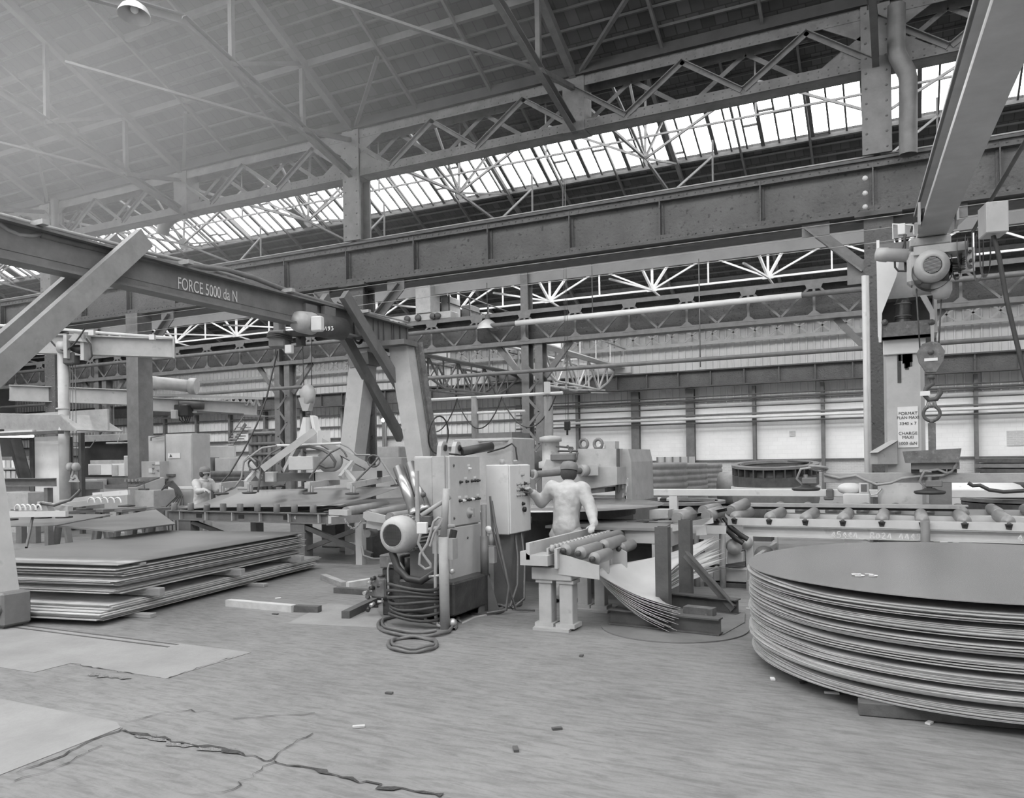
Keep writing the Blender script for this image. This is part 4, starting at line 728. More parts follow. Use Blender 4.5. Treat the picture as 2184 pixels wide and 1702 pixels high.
chain_rail(-2.12, .72, 11.58, .965)
rr = G().lathe((0, 0, 0), (0, 1, 0), [(.001, .0), (.022, .0), (.022, .01), (.045, .012), (.05, .02), (.068, .02), (.075, .03), (.075, 1.04), (.065, 1.05), (.001, 1.05)], 24)
r0 = None
for row, (yy, x_s, n_) in enumerate(((10.42, -1.945, 18), (11.75, -1.70, 16))):
    for k in range(n_):
        x = x_s + .426 * k - (.03 * k if row else 0)
        if x > XE - .1: break
        if r0 is None: r0 = ob('roller', G().add([p + V((x, yy, .862)) for p in rr.v], rr.f, True), 'roller', cv_); x00, y00 = x, yy
        else: o = inst(r0, WL[cv_] + V((x - x00, yy - y00, .0)), cv_); o.scale.y = 1 if row == 0 else .99
        if row == 0: ob('bearing', G().lathe((x, YC - .03, .84), (0, 1, 0), [(.001, 0), (.026, 0), (.026, .02), (.001, .03)], 8).prism([(x - .04, YC - .004, .845), (x + .04, YC - .004, .845), (x + .025, YC - .004, .79 - .02 * random.random()), (x - .025, YC - .004, .785)], (0, .003, 0)), 'oily', cv_)
for x in (cvx0 + .27, .4, 2.4, 4.4):
    for y in (YC + .04, YE - .05): ob('leg', G().bx(x - .04, x + .04, y - .04, y + .04, 0, .63), 'conveyor', cv_); ob('leg_foot', G().bx(x - .11, x + .11, y - .1, y + .1, 0, .07), 'steel_mid', cv_)
    ob('leg_tie', G().bx(x - .025, x + .025, YC + .05, YE - .05, .26, .33), 'conveyor', cv_)
for sgn_ in (-1, 1): ob('diagonal_brace', G().bar((.4 + sgn_ * .05, YC + .08, .18), (.4 + sgn_ * .85, YC + .08, .61), .07, .04), 'conveyor', cv_)
p = at(1973, 1111, YC - .06); ob('stop_post', G().tube((p.x, YC - .06, .25), (p.x, YC - .06, p.z), .05, 12), 'steel_mid', cv_)
chalk('chalk_writing', '45441. A021 1149', at(1773, 1146, YC - .002), (1, 0, 0), (0, 0, 1), .072, cv_, w=.01)
chalk('chalk_writing', '45', at(2170, 1154, YC - .002), (1, 0, 0), (0, 0, 1), .072, cv_, w=.01)
# curved infeed section towards the table
cs = thing('transfer_conveyor', (-2.4, 9.9, 0), 'short tilted roller section joining the press table and the conveyor', 'conveyor')
ob('side_plate', G().prism([at(1430, 1118, 9.2), at(1520, 1104, 9.6), at(1521, 1116, 9.6), at(1498, 1120, 9.55), at(1430, 1135, 9.2)], (.0, .03, 0)), 'conveyor', cs)
for (p, q, y0_) in (((1445, 1106), (1475, 1098), 9.4), ((1508, 1100), (1535, 1091), 9.75), ((1558, 1090), (1590, 1074), 10.5), ((1500, 1090), (1530, 1084), 10.5), ((1450, 1100), (1470, 1092), 10.3)):
    a_, b_ = at(p[0], p[1], y0_), at(q[0], q[1], y0_ + .55); ro = ob('roller', G().tube(a_, b_, .075, 20).tube(a_ - (b_ - a_).normalized() * .02, a_, .05, 12), 'roller', cs)
ob('guide_strip', G().bar(at(1450, 1102, 10.1), at(1552, 1082, 10.0), .2, .012), 'steel_light', cs); ob('drive_chain', G().bar(at(1430, 1108, 10.1), at(1548, 1086, 10.0), .08, .05), 'black', cs)
ob('end_block', G().bx(at(1385, 1100, 10).x, at(1425, 1100, 10).x, 10, 10.3, .85, .97).bx(at(1425, 1100, 10).x, at(1465, 1100, 10).x, 10.2, 10.3, .86, .96), 'machine', cs)
ob('support_frame', G().bar(at(1470, 1128, 9.65), at(1545, 1130, 10.0), .08, .1).bar(at(1495, 1122, 9.6), at(1497, 1141, 9.6), .12, .05), 'conveyor', cs); ob('leg', G().tube(at(1485, 1130, 10.1), (at(1485, 1130, 10.1)).xy.to_3d(), .04, 8).tube(at(1540, 1115, 10.1), (at(1540, 1115, 10.1)).xy.to_3d(), .04, 8), 'machine', cs)
for j in range(2): ob('drag_chain', G().path([at(1530 + 14 * j, 1105, 10.7), at(1545 + 14 * j, 1125, 10.65), at(1568 + 12 * j, 1148 - 6 * j, 10.0), at(1585 + 10 * j, 1158 - 8 * j, 10.0)], .035, 6), 'black', cs)
# drive motors, boxes and hoses under the conveyor
du_ = thing('drive_unit', at(1560, 1200, 10.4).xy.to_3d(), 'small pump and gearbox unit with hoses under the conveyor end', 'drive unit')
for j, (px, py, y0_) in enumerate(((1565, 1166, 10.2), (1588, 1156, 10.4))):
    p = at(px, py, y0_); ob('pump', G().lathe(p, (.3, -1, 0), [(.001, -.1), (.09, -.1), (.09, .1), (.06, .12), (.05, .15), (.001, .16)], 16), 'machine', du_)
a_, b_ = at(1551, 1176, 10.2), at(1584, 1212, 10.2); ob('tank', G().bx(a_.x, b_.x, 10.2, 10.45, b_.z, a_.z, .01), 'paint_grey', du_); a_, b_ = at(1520, 1210, 10.2), at(1593, 1243, 10.2); ob('lower_tank', G().bx(a_.x, b_.x, 10.2, 10.7, max(.02, b_.z), a_.z, .01), 'machine', du_)
ob('pallet', G().bx(a_.x - .1, b_.x + .1, 10.15, 10.8, 0, .05), 'steel_dark', du_)
for j in range(4): ob('hose', G().path([at(1480 + 6 * j, 1150, 10.1), at(1483 + 6 * j, 1185, 10.1), at(1500 + 4 * j, 1206, 10.85), at(1550, 1206 + j, 10.1), at(1590, 1200 + 2 * j, 10.1)], .02), 'hose' if j % 2 else 'rubber', du_)
ob('floor_box', G().bx(*(lambda q: (q.x, q.x + .22, q.y, q.y + .2, 0, .12))(fl(1592, 1260))), 'concrete', label='small concrete block on the floor under the conveyor leg', cat='block')
for j in range(5): q = at(1620 + 4 * j, 1180, 11.8); ob('conveyor_cable', G().path([q, q + V((.02, 0, -.25)), q + V((.06 + .03 * j, -.1, -.5)), V((q.x + .1 + .04 * j, q.y - .2, .02))], .014), 'rubber', label='dark cable hanging below the conveyor beside its first leg', cat='cable', group='cables under the conveyor')
p = at(1630, 1185, 11.7); ob('geared_motor', G().lathe(p, (.2, -1, .1), [(.001, -.15), (.12, -.15), (.14, -.05), (.14, .12), (.09, .16), (.001, .16)], 16).bx(p.x - .25, p.x + .1, p.y, p.y + .3, p.z + .2, p.z + .45), 'machine_dark', label='dark geared motor under the conveyor beyond its first leg', cat='motor')
# ================================================================== JIB CRANE WITH PALE PILLAR
px_, YJ = .02, 13.3; zc_ = lambda py: at(1925, py, 13.03).z
jc = thing('jib_crane', (px_, YJ, 0), 'pale pillar jib crane with load sign and arm reaching overhead', 'crane')
w_ = .27
pil = ob('pillar', G().prism([(px_ + w_ * a, YJ + w_ * b, 0) for a, b in ((-1, -.6), (-.85, -1), (.8, -1), (1, -.8), (1, .9), (.9, 1), (-.9, 1), (-1, .9))], (0, 0, zc_(742))), 'paint_pale', jc)
ob('base_drum', G().tube((px_ - .02, YJ - .0, 0), (px_ - .02, YJ - .0, zc_(1026)), .36, 28), 'paint_pale', jc); ob('side_stub', G().bx(px_ + .28, px_ + .6, YJ - .15, YJ + .15, 0, zc_(1030)), 'concrete', jc)
g = G()
for j in range(12): q = V((px_ + random.uniform(-.09, .1), YJ - w_ - .003, zc_(742 + random.uniform(0, 6)))); g.bar(q, q - V((0, 0, .08 + .45 * random.random() ** 2)), .05, .004, (0, 1, 0))
ob('oil_stain', g, 'oily', pil, kind='stuff')
a_, b_ = at(1883, 722, 13.0), at(1975, 752, 13.0); ob('collar_band', G().bx(a_.x, b_.x, 12.98, 13.6, b_.z, a_.z, .01), 'paint_white', jc)
a_, b_ = at(1881, 690, 12.9), at(1989, 718, 12.9); ob('motor_shelf', G().bx(a_.x, b_.x, 12.88, 13.6, b_.z, b_.z + .04).bx(a_.x, b_.x, 12.88, 12.91, b_.z, a_.z), 'rust', jc); zsh = b_.z + .04
for nm, pts in (('cheek_plate', [(1869, 556), (1918, 556), (1912, 590), (1881, 668), (1880, 730), (1874, 730)]), ('cheek_plate', [(1956, 620), (1975, 628), (1994, 664), (1992, 735), (1986, 735), (1983, 668)])):
    ob(nm, G().prism([at(px, py, 12.85) for px, py in pts], (0, .05, 0)), 'paint_white' if pts[0][0] == 1869 else 'paint_pale', jc)
a_, b_ = at(1875, 560, 13.5), at(1990, 735, 13.5); ob('back_plate', G().bx(a_.x, b_.x + .05, 13.6, 13.64, b_.z, a_.z + .3), 'machine_dark', jc); ob('side_wall', G().bx(a_.x - .02, a_.x + .02, 12.9, 13.62, b_.z + .1, a_.z + .2), 'paint_white', jc); ob('side_wall', G().bx(b_.x, b_.x + .04, 12.9, 13.62, b_.z + .1, a_.z - .3), 'paint_pale', jc)
mp_ = at(1926, 690, 13.15); m_ = ob('slewing_motor', G().lathe((mp_.x, mp_.y, zsh), (0, 0, 1), [(.1, 0), (.1, .04), (.16, .08), (.17, .18), (.11, .26), (.1, .28)], 20).lathe((mp_.x, mp_.y, zsh), (0, 0, 1), [(.11, .28), (.11, .5), (.1, .53), (.08, .58), (.001, .59)], 20), 'oily', jc); ob('motor_ribs', G().ring((mp_.x, mp_.y, zsh + .5), (0, 0, 1), .112, .01).ring((mp_.x, mp_.y, zsh + .32), (0, 0, 1), .112, .01), 'machine_dark', m_)
for px in (1887, 1987): ob('shelf_bolt', G().lathe(at(px, 688, 12.88), (0, -1, 0), [(.045, -.02), (.045, .03), (.025, .04), (.001, .05)], 10), 'steel_dark', jc)
AX0, AX1, AZ0, AZ1 = .19, .57, 4.8, 5.3
ar0, ar1 = V((.38, 13.75, 5.05)), V((1.0, 3.0, 5.05)); ad = (ar1 - ar0).normalized(); an = V((-ad.y, ad.x, 0))
ob('arm', G().sect(ar0, ar1, Iprof(.38, .5, .03, .035)), 'paint_grey', jc); ob('arm_rail', G().sect(ar0 - an * .15 + V((0, 0, -.18)), ar1 - an * .15 + V((0, 0, -.18)), Rprof(.05, .09)), 'paint_white', jc)
ob('arm_conduit', G().tube(ar0 - an * .23, ar1 - an * .23, .016, 6), 'steel_dark', jc)
ob('head_block', G().bx(.12, .66, 13.1, 13.7, 4.66, 4.79, .02).bx(px_ - .3, px_ + .6, 13.3, 13.75, zsh + .62, 4.66), 'machine', jc)
ob('guard_hoop', G().path([at(2079, 84, 8.2), at(2110, 88, 8.2), at(2135, 95, 8.2), at(2136, 125, 8.2)], .02), 'steel_light', jc)
ob('festoon_track', G().tube(ar1 + an * .65 + V((0, 0, -.1)), ar0 + an * .6 + V((0, 0, -.1)), .025, 8), 'steel_dark', jc)
def sgn(px, py): return at(px, py, YJ - w_ - .012)
a_, b_ = sgn(1914, 868), sgn(1959, 954); sg_ = ob('load_sign', G().bx(a_.x, b_.x, YJ - w_ - .012, YJ - w_ - .006, b_.z, a_.z), 'paper', jc, label='white sign with black lettering')
for ln, cy in (('FORMAT', 884), ('FLAN MAXI', 893), ('3340 x 7', 905.5), ('CHARGE', 926.5), ('MAXI', 935), ('1000 daN', 948)):
    p = sgn(1936.5, cy); text('lettering', ln, .062, p + V((0, -.004, -.004)), (1, 0, 0), (0, 0, 1), 'ink', sg_, sx={'FLAN MAXI': .93, '1000 daN': .98}.get(ln, 1.02))
ob('cable_tray', G().prism([at(1857, 965, 12.8), at(1871, 965, 12.8), at(1914, 942, 12.95), at(1914, 990, 12.95), at(1872, 990, 12.8), at(1857, 990, 12.8)], (0, .35, 0)), 'machine', jc); ob('tray_lid', G().prism([at(1855, 966, 12.7), at(1872, 965, 12.7), at(1914, 940, 12.9), at(1900, 940, 12.9)], (0, .3, .02)), 'paint_pale', jc)
# conduits and lamp box by the column
for j, (px, r_, m) in enumerate(((1843, .045, 'paint_white'), (1850, .03, 'paint_grey'))):
    p, q = at(px, 588, 15.9), at(px + 3, 1005, 15.9); ob('conduit', G().tube(p, (p.x, p.y, .0), r_, 8), m, label=('thick white conduit running down the riveted column', 'thin grey conduit running down the riveted column')[j], cat='pipe')
a_, b_ = at(1798, 1053, 13.0), at(1855, 1085, 13.0); sw = thing('switch_box', ((a_.x + b_.x) / 2, 13.1, 0), 'white box carrying a small flood lamp beside the pale pillar', 'box')
ob('box', G().bx(a_.x, b_.x, 13.0, 13.35, .0, a_.z, .01), 'paint_white', sw)
p, q = at(1832, 1027, 13.05), at(1853, 1050, 13.05); ob('flood_lamp', G().bx(p.x, q.x, 13.05, 13.2, a_.z, p.z, .015), 'paint_white', sw); ob('lamp_glass', G().bx(p.x + .025, q.x - .025, 13.04, 13.06, a_.z + .03, p.z - .04), 'machine_dark', sw); ob('lamp_back', G().ball(at(1812, 1042, 13.25), .13, 12, (1.4, 1, .7)), 'paint_white', sw)
ob('cable', G().path([at(1854, 1047, 13.1), at(1858, 1056, 13.1), at(1870, 1054, 13.1), at(1881, 1042, 13.05)], .012), 'paint_white', sw)
# hoist on the jib arm
Yh = 12.2; hz = thing('electric_hoist', at(1990, 568, Yh), 'electric chain-rope hoist with a round finned motor under the jib arm', 'hoist')
def hp(px, py, y=Yh): return at(px, py, y)
mc = hp(1988, 567, 11.95)
mo = ob('motor', G().lathe(mc, (0.05, -1, -.08), [(.001, -.24), (.18, -.24), (.215, -.17), (.215, .0), (.2, .05), (.15, .09), (.115, .1), (.11, .09)], 32), 'motor', hz)
gr = G(); 
for k in range(-6, 7): w2 = math.sqrt(max(.0, .105 ** 2 - (k * .016) ** 2)); gr.bar(mc + V((-w2, -.105, k * .016 - .01)), mc + V((w2, -.105, k * .016 - .01)), .006, .008)
ob('motor_grille', gr, 'steel_light', mo, kind='stuff'); ob('grille_back', G().lathe(mc, (.05, -1, -.08), [(.001, .095), (.11, .085)], 20), 'black', mo)
ob('gear_housing', G().box(hp(1953, 575, 12.25), (.22, .3, .45), 0, .05), 'motor', hz); ob('rope_drum', G().tube(hp(1945, 600, 12.35), hp(2022, 588, 12.35), .21, 24), 'machine', hz); ob('drum_guard', G().lathe(mc - V((0, -.2, .05)), (0, -1, 0), [(.24, -.1), (.25, .0), (.24, .1)], 28), 'oily', hz)
tr = ob('trolley_frame', G().bx(.16, .8, 12.05, 12.45, hp(1985, 546).z, hp(1985, 528).z).bx(.22, .25, 12.0, 12.5, AZ0 - .1, AZ0 + .2).bx(.67, .7, 12.0, 12.5, AZ0 - .1, AZ0 + .2), 'machine', hz)
for y in (12.1, 12.4):
    for x in (.26, .61): ob('trolley_wheel', G().lathe((x, y, AZ0 + .085), (1, 0, 0), [(.001, 0), (.05, 0), (.05, .05), (.001, .05)], 14), 'steel_dark', tr)
a_, b_ = hp(1872, 543, 12.2), hp(1930, 545, 12.2); ob('travel_motor', G().lathe(a_, b_ - a_, [(.001, -.04), (.08, -.03), (.095, .03), (.1, .12), (.09, .13), (.09, .38), (.001, .38)], 18), 'motor', hz)
cp = ob('connector_plate', G().box(hp(2061, 555, 12.4), (.2, .06, .33), 0, .01), 'paint_pale', hz)
for dx, dz in ((-.05, .1), (.04, .1), (-.05, 0), (.05, -.02), (.04, -.1), (-.05, -.1)): ob('cable_gland', G().tube(hp(2061, 555, 12.4) + V((dx, -.03, dz)), hp(2061, 555, 12.4) + V((dx, -.08, dz)), .022, 8), 'black', cp)
for j in range(6): ob('lead_wire', G().path([hp(2020, 550 + 3 * j, 12.3), hp(2030, 560 + 4 * j, 12.2), hp(2045, 562 + 3 * j, 12.2), hp(2058, 548 + 5 * j, 12.3)], .011), 'black', hz)
ob('cable_loop', G().path([hp(1908, 548), hp(1909, 570), hp(1916, 578), hp(1930, 578)], .014).path([hp(1933, 500), hp(1925, 530), hp(1913, 555)], .01), 'rubber', hz); ob('spring_chain', G().path([hp(1929, 500, 12.3), hp(1930, 540, 12.3), hp(1931, 580, 12.3)], .018, 5), 'steel_dark', hz)
ob('limit_cup', G().lathe(hp(2008, 620), (0, 0, 1), [(.001, -.12), (.09, -.1), (.13, 0), (.13, .1), (.09, .12)], 18), 'motor', hz); ob('rope', G().tube(hp(1954, 612), hp(1962, 745), .01, 6).tube(hp(2008, 632), hp(2002, 740), .01, 6), 'steel_dark', hz)
ob('limit_switch', G().box(hp(1923, 490, 12.6), (.1, .1, .16), 0, .01).path([hp(1905, 510, 12.6), hp(1904, 478, 12.6), hp(1948, 480, 12.6), hp(1950, 500, 12.6)], .012), 'paint_white', hz)
hb = thing('hook_block', hp(1985, 800), 'pear-shaped hook block with scuffed paint and hook hanging from the hoist', 'hook block')
p = hp(1985, 752); ob('sheave_case', G().add([p + V((.17 * a * s_, .06 * sd, .9 * b)) for sd in (-1, 1) for s_, a, b in ((1, 0, .16), (1, .6, .13), (1, 1, .0), (1, .85, -.14), (1, .35, -.3), (-1, .35, -.3), (-1, .85, -.14), (-1, 1, 0), (-1, .6, .13))], [tuple(range(9)), tuple(range(17, 8, -1))] + [(i, i + 9, (i + 1) % 9 + 9, (i + 1) % 9) for i in range(9)]), 'rust', hb)
ob('capacity_tag', G().bx(p.x - .08, p.x + .08, p.y - .066, p.y - .062, p.z - .12, p.z - .08), 'paper', hb); ob('sheave_pin', G().lathe(p + V((0, -.06, 0)), (0, -1, 0), [(.04, 0), (.035, .02), (.001, .025)], 12), 'steel_dark', hb)
h0 = p + V((0, 0, -.36)); ob('hook', G().tube(p + V((0, 0, -.3)), h0, .045, 10).path([h0 + V((.0, 0, 0)), h0 + V((.02, 0, -.06)), h0 + V((-.06, 0, -.12)), h0 + V((-.09, 0, -.2)), h0 + V((-.03, 0, -.28)), h0 + V((.06, 0, -.27)), h0 + V((.11, 0, -.19)), h0 + V((.1, 0, -.13))], .032, 8), 'steel_dark', hb)
hk = h0 + V((0, 0, -.27)); rg = hp(1987, 882); sl_ = G()
for dx in (-.05, -.02, .02, .05): sl_.path([hk + V((0, 0, .02)), hk + V((dx * 1.4, -.01, -.12)), rg + V((dx, 0, .16)), rg + V((0, 0, .09))], .011, 6)
ob('wire_sling', sl_, 'steel_light', label='doubled wire rope sling between the hook and the lifting ring', cat='sling'); ob('sling_tag', G().box(hp(1973, 839, Yh - .05), (.12, .01, .06)), 'paper', label='blank white tag tied to the wire sling', cat='tag')
vl_ = thing('vacuum_lifter', hp(1987, 1010), 'weathered vacuum lifting beam with suction pads under the jib hook', 'vacuum lifter')
ob('lifting_ring', G().ring(rg, (0, 1, 0), .1, .022, 22), 'steel_dark', vl_); ob('stem', G().bx(rg.x - .045, rg.x + .045, Yh - .05, Yh + .05, hp(1987, 962).z, rg.z - .13).tube(rg - V((0, 0, .13)), rg - V((0, 0, .08)), .03), 'rust', vl_)
a_, b_ = hp(1930, 963), hp(2043, 986); ob('hood', G().prism([(a_.x, 11.95, b_.z), (b_.x, 11.95, b_.z), (b_.x + .03, 11.95, a_.z + .03), (a_.x - .03, 11.95, a_.z)], (0, .5, 0)), 'rust', vl_); a_, b_ = hp(1943, 986), hp(2045, 1000); ob('pump_case', G().bx(a_.x, b_.x, 12.02, 12.38, b_.z, a_.z), 'steel_mid', vl_)
for e0, e1 in ((a_.x, a_.x + .1), (a_.x + .25, a_.x + .42), (b_.x - .13, b_.x - .03)): ob('pump_foot', G().bx(e0, e1, 12.05, 12.35, b_.z - .05, b_.z), 'black', vl_)
z0_, z1_ = hp(1900, 1029).z, hp(1900, 1008).z; ob('beam', G().bx(hp(1742, 0).x, hp(2010, 0).x, Yh - .08, Yh + .08, z0_, z1_, .006).bx(hp(1985, 0).x, hp(2300, 0).x, Yh - .1, Yh + .1, z0_ - .0, z1_ - .015, .006), 'steel_light', vl_)
for j, px in enumerate((1719, 1983, 2240)):
    q = hp(px, 1042 if j == 0 else 1049, Yh - .15); pd = ob('suction_pad', G().lathe(q, (0, 0, 1), [(.001, -.03), (.17, -.03), (.195, -.01), (.19, .01), (.09, .03), (.06, .05), (.001, .05)], 26), 'rubber', vl_)
    ob('pad_valve', G().box(q + V((.05, 0, .11)), (.2, .1, .09), 0, .01).tube(q, q + V((0, 0, .2)), .03), 'steel_mid', pd); ob('pad_hose', G().path([q + V((-.04, 0, .05)), q + V((-.12, -.03, .14)), q + V((-.06, -.04, .28)), q + V((.1, -.03, .3)), q + V((.2, -.02, .25))], .018), 'hose_pale', pd)
ob('air_hose', G().path([hp(1758, 1012, 12.1), hp(1790, 1020, 12.08), hp(1825, 1014, 12.08), hp(1845, 1024, 12.06), hp(1870, 1034, 12.06), hp(1900, 1030, 12.06), hp(1925, 1020, 12.06), hp(1960, 1016, 12.06), hp(2010, 1014, 12.06), hp(2030, 1005, 12.06), hp(2040, 990, 12.0), hp(2040, 975, 12.0)], .02, 7), 'hose_pale', vl_)
ob('hanging_hose', G().path([hp(2065, 1030, 12.0), hp(2075, 1036, 12.0), hp(2090, 1035, 12.0), hp(2110, 1045, 12.0), hp(2140, 1049, 12.0), hp(2200, 1046, 12.0)], .025, 7), 'rubber', vl_)
for q in range(2): ob('hose_bundle', G().ring(hp(1742 + 3 * q, 1000 - 2 * q, 12.1), (.1, .2, 1), .1 + .02 * q, .02, 18), 'hose_pale', vl_)
# festoon cable loops and junction box
for j, (px, ln) in enumerate(((2040, 75), (2052, 58), (2070, 68), (2085, 105), (2100, 105))):
    q = hp(px, 520 - 9 * j, 12.3 - .3 * j); d_ = hp(px, 520 - 9 * j + ln, 12.3 - .3 * j).z
    ob('festoon_loop', G().sheet(lambda u, v, q=q, d_=d_: V((q.x + .06 * math.cos(math.pi * u), q.y - .1 + .2 * v, d_ + (q.z - d_) * abs(2 * u - 1) ** 3)), 16, 1), 'machine_dark', label='flat festoon cable loop hanging beside the jib arm', cat='cable', group='festoon loops on the jib')
q = hp(2118, 470, 10.3); jb = thing('junction_box', q, 'pale grey junction box hung on the festoon track with a cable tail', 'junction box'); ob('box', G().box(q, (.22, .3, .34), .2, .01), 'paint_pale', jb); ob('cable_tail', G().path([q + V((.0, 0, -.17)), q + V((.05, 0, -.4)), q + V((.12, .02, -.9)), q + V((.25, .02, -1.6)), q + V((.4, 0, -2.4))], .025, 8), 'rubber', jb)
# ================================================================== BEHIND: GUARD RAIL, RINGS, SHELLS
Yr = 15.6; ra, rb_ = at(1335, 1043, Yr), at(1349, 1057, Yr); gr_ = thing('guard_rail', (0, Yr, 0), 'white guard rail running in front of the dark flanged rings', 'guard rail')
ob('rail', G().bx(-6.2, 5.5, Yr, Yr + .12, rb_.z, ra.z, .01), 'paint_white', gr_)
for px in (1435, 2032): p = at(px, 1050, Yr); ob('post', G().bx(p.x - .08, p.x + .08, Yr + .01, Yr + .11, 0, rb_.z), 'paint_white', gr_)
p = at(1770, 1053, Yr - .03); ob('work_glove', G().box(p, (.13, .06, .18), 0, .025).box(p + V((-.02, 0, -.08)), (.17, .06, .08), 0, .02), 'glove', label='worn work glove draped over the white guard rail', cat='glove')
def flanged(px, y, R, z0, z1, label, m='ring_dark', webs=26, tilt=0.0):
    c = at(px, 1000, y); c = V((c.x, c.y, 0)); T = thing('flanged_ring', (c.x, c.y, z0), label, 'ring')
    ob('shell', G().lathe(c, (0, 0, 1), [(R * .86, z0), (R * .86, z1), (R * .8, z1), (R * .8, z0)], 48), m, T); ob('top_flange', G().lathe(c, (0, 0, 1), [(R * .78, z1 - .06), (R, z1 - .06), (R, z1), (R * .78, z1), (R * .78, z1 - .06)], 48, False), 'ring_mid', T); ob('lower_band', G().lathe(c, (0, 0, 1), [(R * .86, z0), (R * .99, z0), (R * .99, z0 + .25), (R * .86, z0 + .25)], 48, False), m, T)
    for k in range(webs): t = 2 * math.pi * k / webs; e = V((math.cos(t), math.sin(t), 0)); ob('web', G().bar(c + e * R * .92 + V((0, 0, z0 + .25)), c + e * R * .92 + V((0, 0, z1 - .06)), .03, R * .14, e), m, T)
    T.rotation_euler.x = tilt; T.location.z += tilt * R * .6; return c
zA = at(1653, 993, 20).z; zB = at(1653, 1037, 20).z
c_ = flanged(1653, 20, 1.0, zB, zA, 'deep flanged ring with many webs standing on a dished drum', tilt=.085)
dm = thing('dished_drum', c_, 'dark dished drum with a rusty speckled top under the webbed ring', 'drum'); ob('dish', G().lathe(c_, (0, 0, 1), [(.5, .0), (.75, .15), (.93, .35), (1.0, .6), (1.0, zB - .1)], 48), 'ring_mid', dm); ob('top_plate', G().lathe(c_, (0, 0, 1), [(1.0, zB - .1), (1.03, zB - .09), (1.03, zB), (.001, zB)], 48, False), 'cladding', dm)
q = at(1700, 990, 20.2); ob('wire_coil', G().ring(q + V((0, 0, .02)), (0, 0, 1), .22, .02, 20).ring(q + V((.03, 0, .06)), (.1, 0, 1), .24, .015, 20), 'rubber', label='coil of cable resting on the webbed ring', cat='cable')
flanged(1437, 17.8, 1.12, .25, at(1437, 1067, 17.8).z, 'wide low flanged ring on the floor behind the white rail', webs=0); q = at(1437, 1000, 17.8); ob('ring_pedestal', G().lathe((q.x, q.y, 0), (0, 0, 1), [(1.0, 0), (1.0, .25), (.001, .25)], 40), 'steel_dark', label='dark drum under the wide low ring', cat='drum')
for j in range(3): p = at(1395 + 14 * j, 1064, 17.3); ob('packing_board', G().box(p + V((0, .3, -.02)), (.16, .5, .05), .2), ('wood_pale', 'black', 'wood_pale')[j], label=('pale striped board leaning inside the low ring', 'dark board between two pale ones in the low ring', 'second pale board leaning inside the low ring')[j], cat='board')
for j, (pr_, m, lb) in enumerate(((1462, 'ring_mid', 'grooved grey shell ring stack tallest beside the press'), (1506, 'ring_mid', 'grooved grey shell stack between its two neighbours'), (1538, 'ring_mid', 'grooved grey shell stack furthest from the press'))):
    y = 22.6 + 3.3 * j; R = 1.58; e = at(pr_, 1000, y); zt_ = at(1440, 986 + 1.5 * j, y).z; prof = []
    n_ = 8
    for k in range(n_): a0 = zt_ * k / n_; a1 = zt_ * (k + 1) / n_; prof += [(R - .04, a0), (R, a0 + .04), (R, a1 - .05), (R - .03, a1 - .01)]
    ob('shell_stack', G().lathe((e.x - R * .99, y, 0), (0, 0, 1), prof + [(.001, zt_)], 56), m, label=lb, cat='steel shell')
p = at(1366, 1010, 19.4); T = thing('stepped_hub', (p.x, p.y, 0), 'stepped dark turned hub between the press and the shells', 'hub'); ob('hub', G().lathe((p.x - .45, p.y, 0), (0, 0, 1), [(.68, 0), (.68, at(1362, 1033, 19.4).z), (.5, at(1362, 1030, 19.4).z), (.47, at(1362, 1018, 19.4).z), (.5, at(1362, 1003, 19.4).z), (.001, at(1362, 1002, 19.4).z)], 40), 'ring_dark', T)
a_, b_ = at(1402, 975, 33), at(1468, 990, 33); bn = thing('waste_skip', (a_.x, 33, 0), 'grey ribbed metal skip against the white brick wall', 'skip'); ob('body', G().bx(a_.x, b_.x, 33, 34.2, 0, a_.z), 'paint_grey', bn)
for k in range(5): x = a_.x + (b_.x - a_.x) * k / 4; ob('rib', G().bx(x - .03, x + .03, 32.95, 33, 0, a_.z), 'steel_mid', bn)
p = at(1552, 1020, 27); ob('long_pipe', G().tube((at(1535, 1016, 27).x, 27, .55), (at(1575, 1016, 27).x, 27, .55), .55, 20), 'ring_mid', label='big grey pipe end lying between the shells and the webbed ring', cat='pipe')
c2 = at(2215, 1000, 22); zt_ = at(2150, 976, 22).z; zb_ = at(2150, 1007, 22).z
for k in range(3): z0_ = zb_ + (zt_ - zb_) * k / 3; ob('machined_ring', G().lathe((c2.x, c2.y, 0), (0, 0, 1), [(1.1, z0_), (1.28, z0_ + .01), (1.28, z0_ + (zt_ - zb_) / 3 - .02), (1.1, z0_ + (zt_ - zb_) / 3 - .005), (1.1, z0_)], 48, False), 'ring_mid' if k == 1 else 'ring_dark', label=('lowest machined ring of the bright-edged stack', 'middle machined ring of the bright-edged stack', 'uppermost machined ring of the bright-edged stack')[k], cat='ring', group='bright-edged machined rings')
ob('ring_pedestal', G().lathe((c2.x, c2.y, 0), (0, 0, 1), [(1.0, 0), (1.0, zb_ - .35), (1.18, zb_ - .3), (1.18, zb_), (.001, zb_)], 40), 'ring_mid', label='dark pedestal drum under the bright-edged rings', cat='drum')
flanged(2205, 16.8, 1.15, .5, at(2150, 1060, 16.8).z, 'low dark flanged ring near the end of the guard rail', webs=0); q = at(2205, 1000, 16.8); ob('ring_pedestal', G().lathe((q.x, q.y, 0), (0, 0, 1), [(1.0, 0), (1.0, .5), (.001, .5)], 40), 'steel_dark', label='dark drum under the ring by the guard rail', cat='drum')
ob('dark_pipe', G().tube((at(2040, 1072, 21).x, 21, .75), (at(2110, 1072, 21).x, 21, .75), .42, 20), 'ring_dark', label='dark pipe length lying behind the guard rail', cat='pipe')
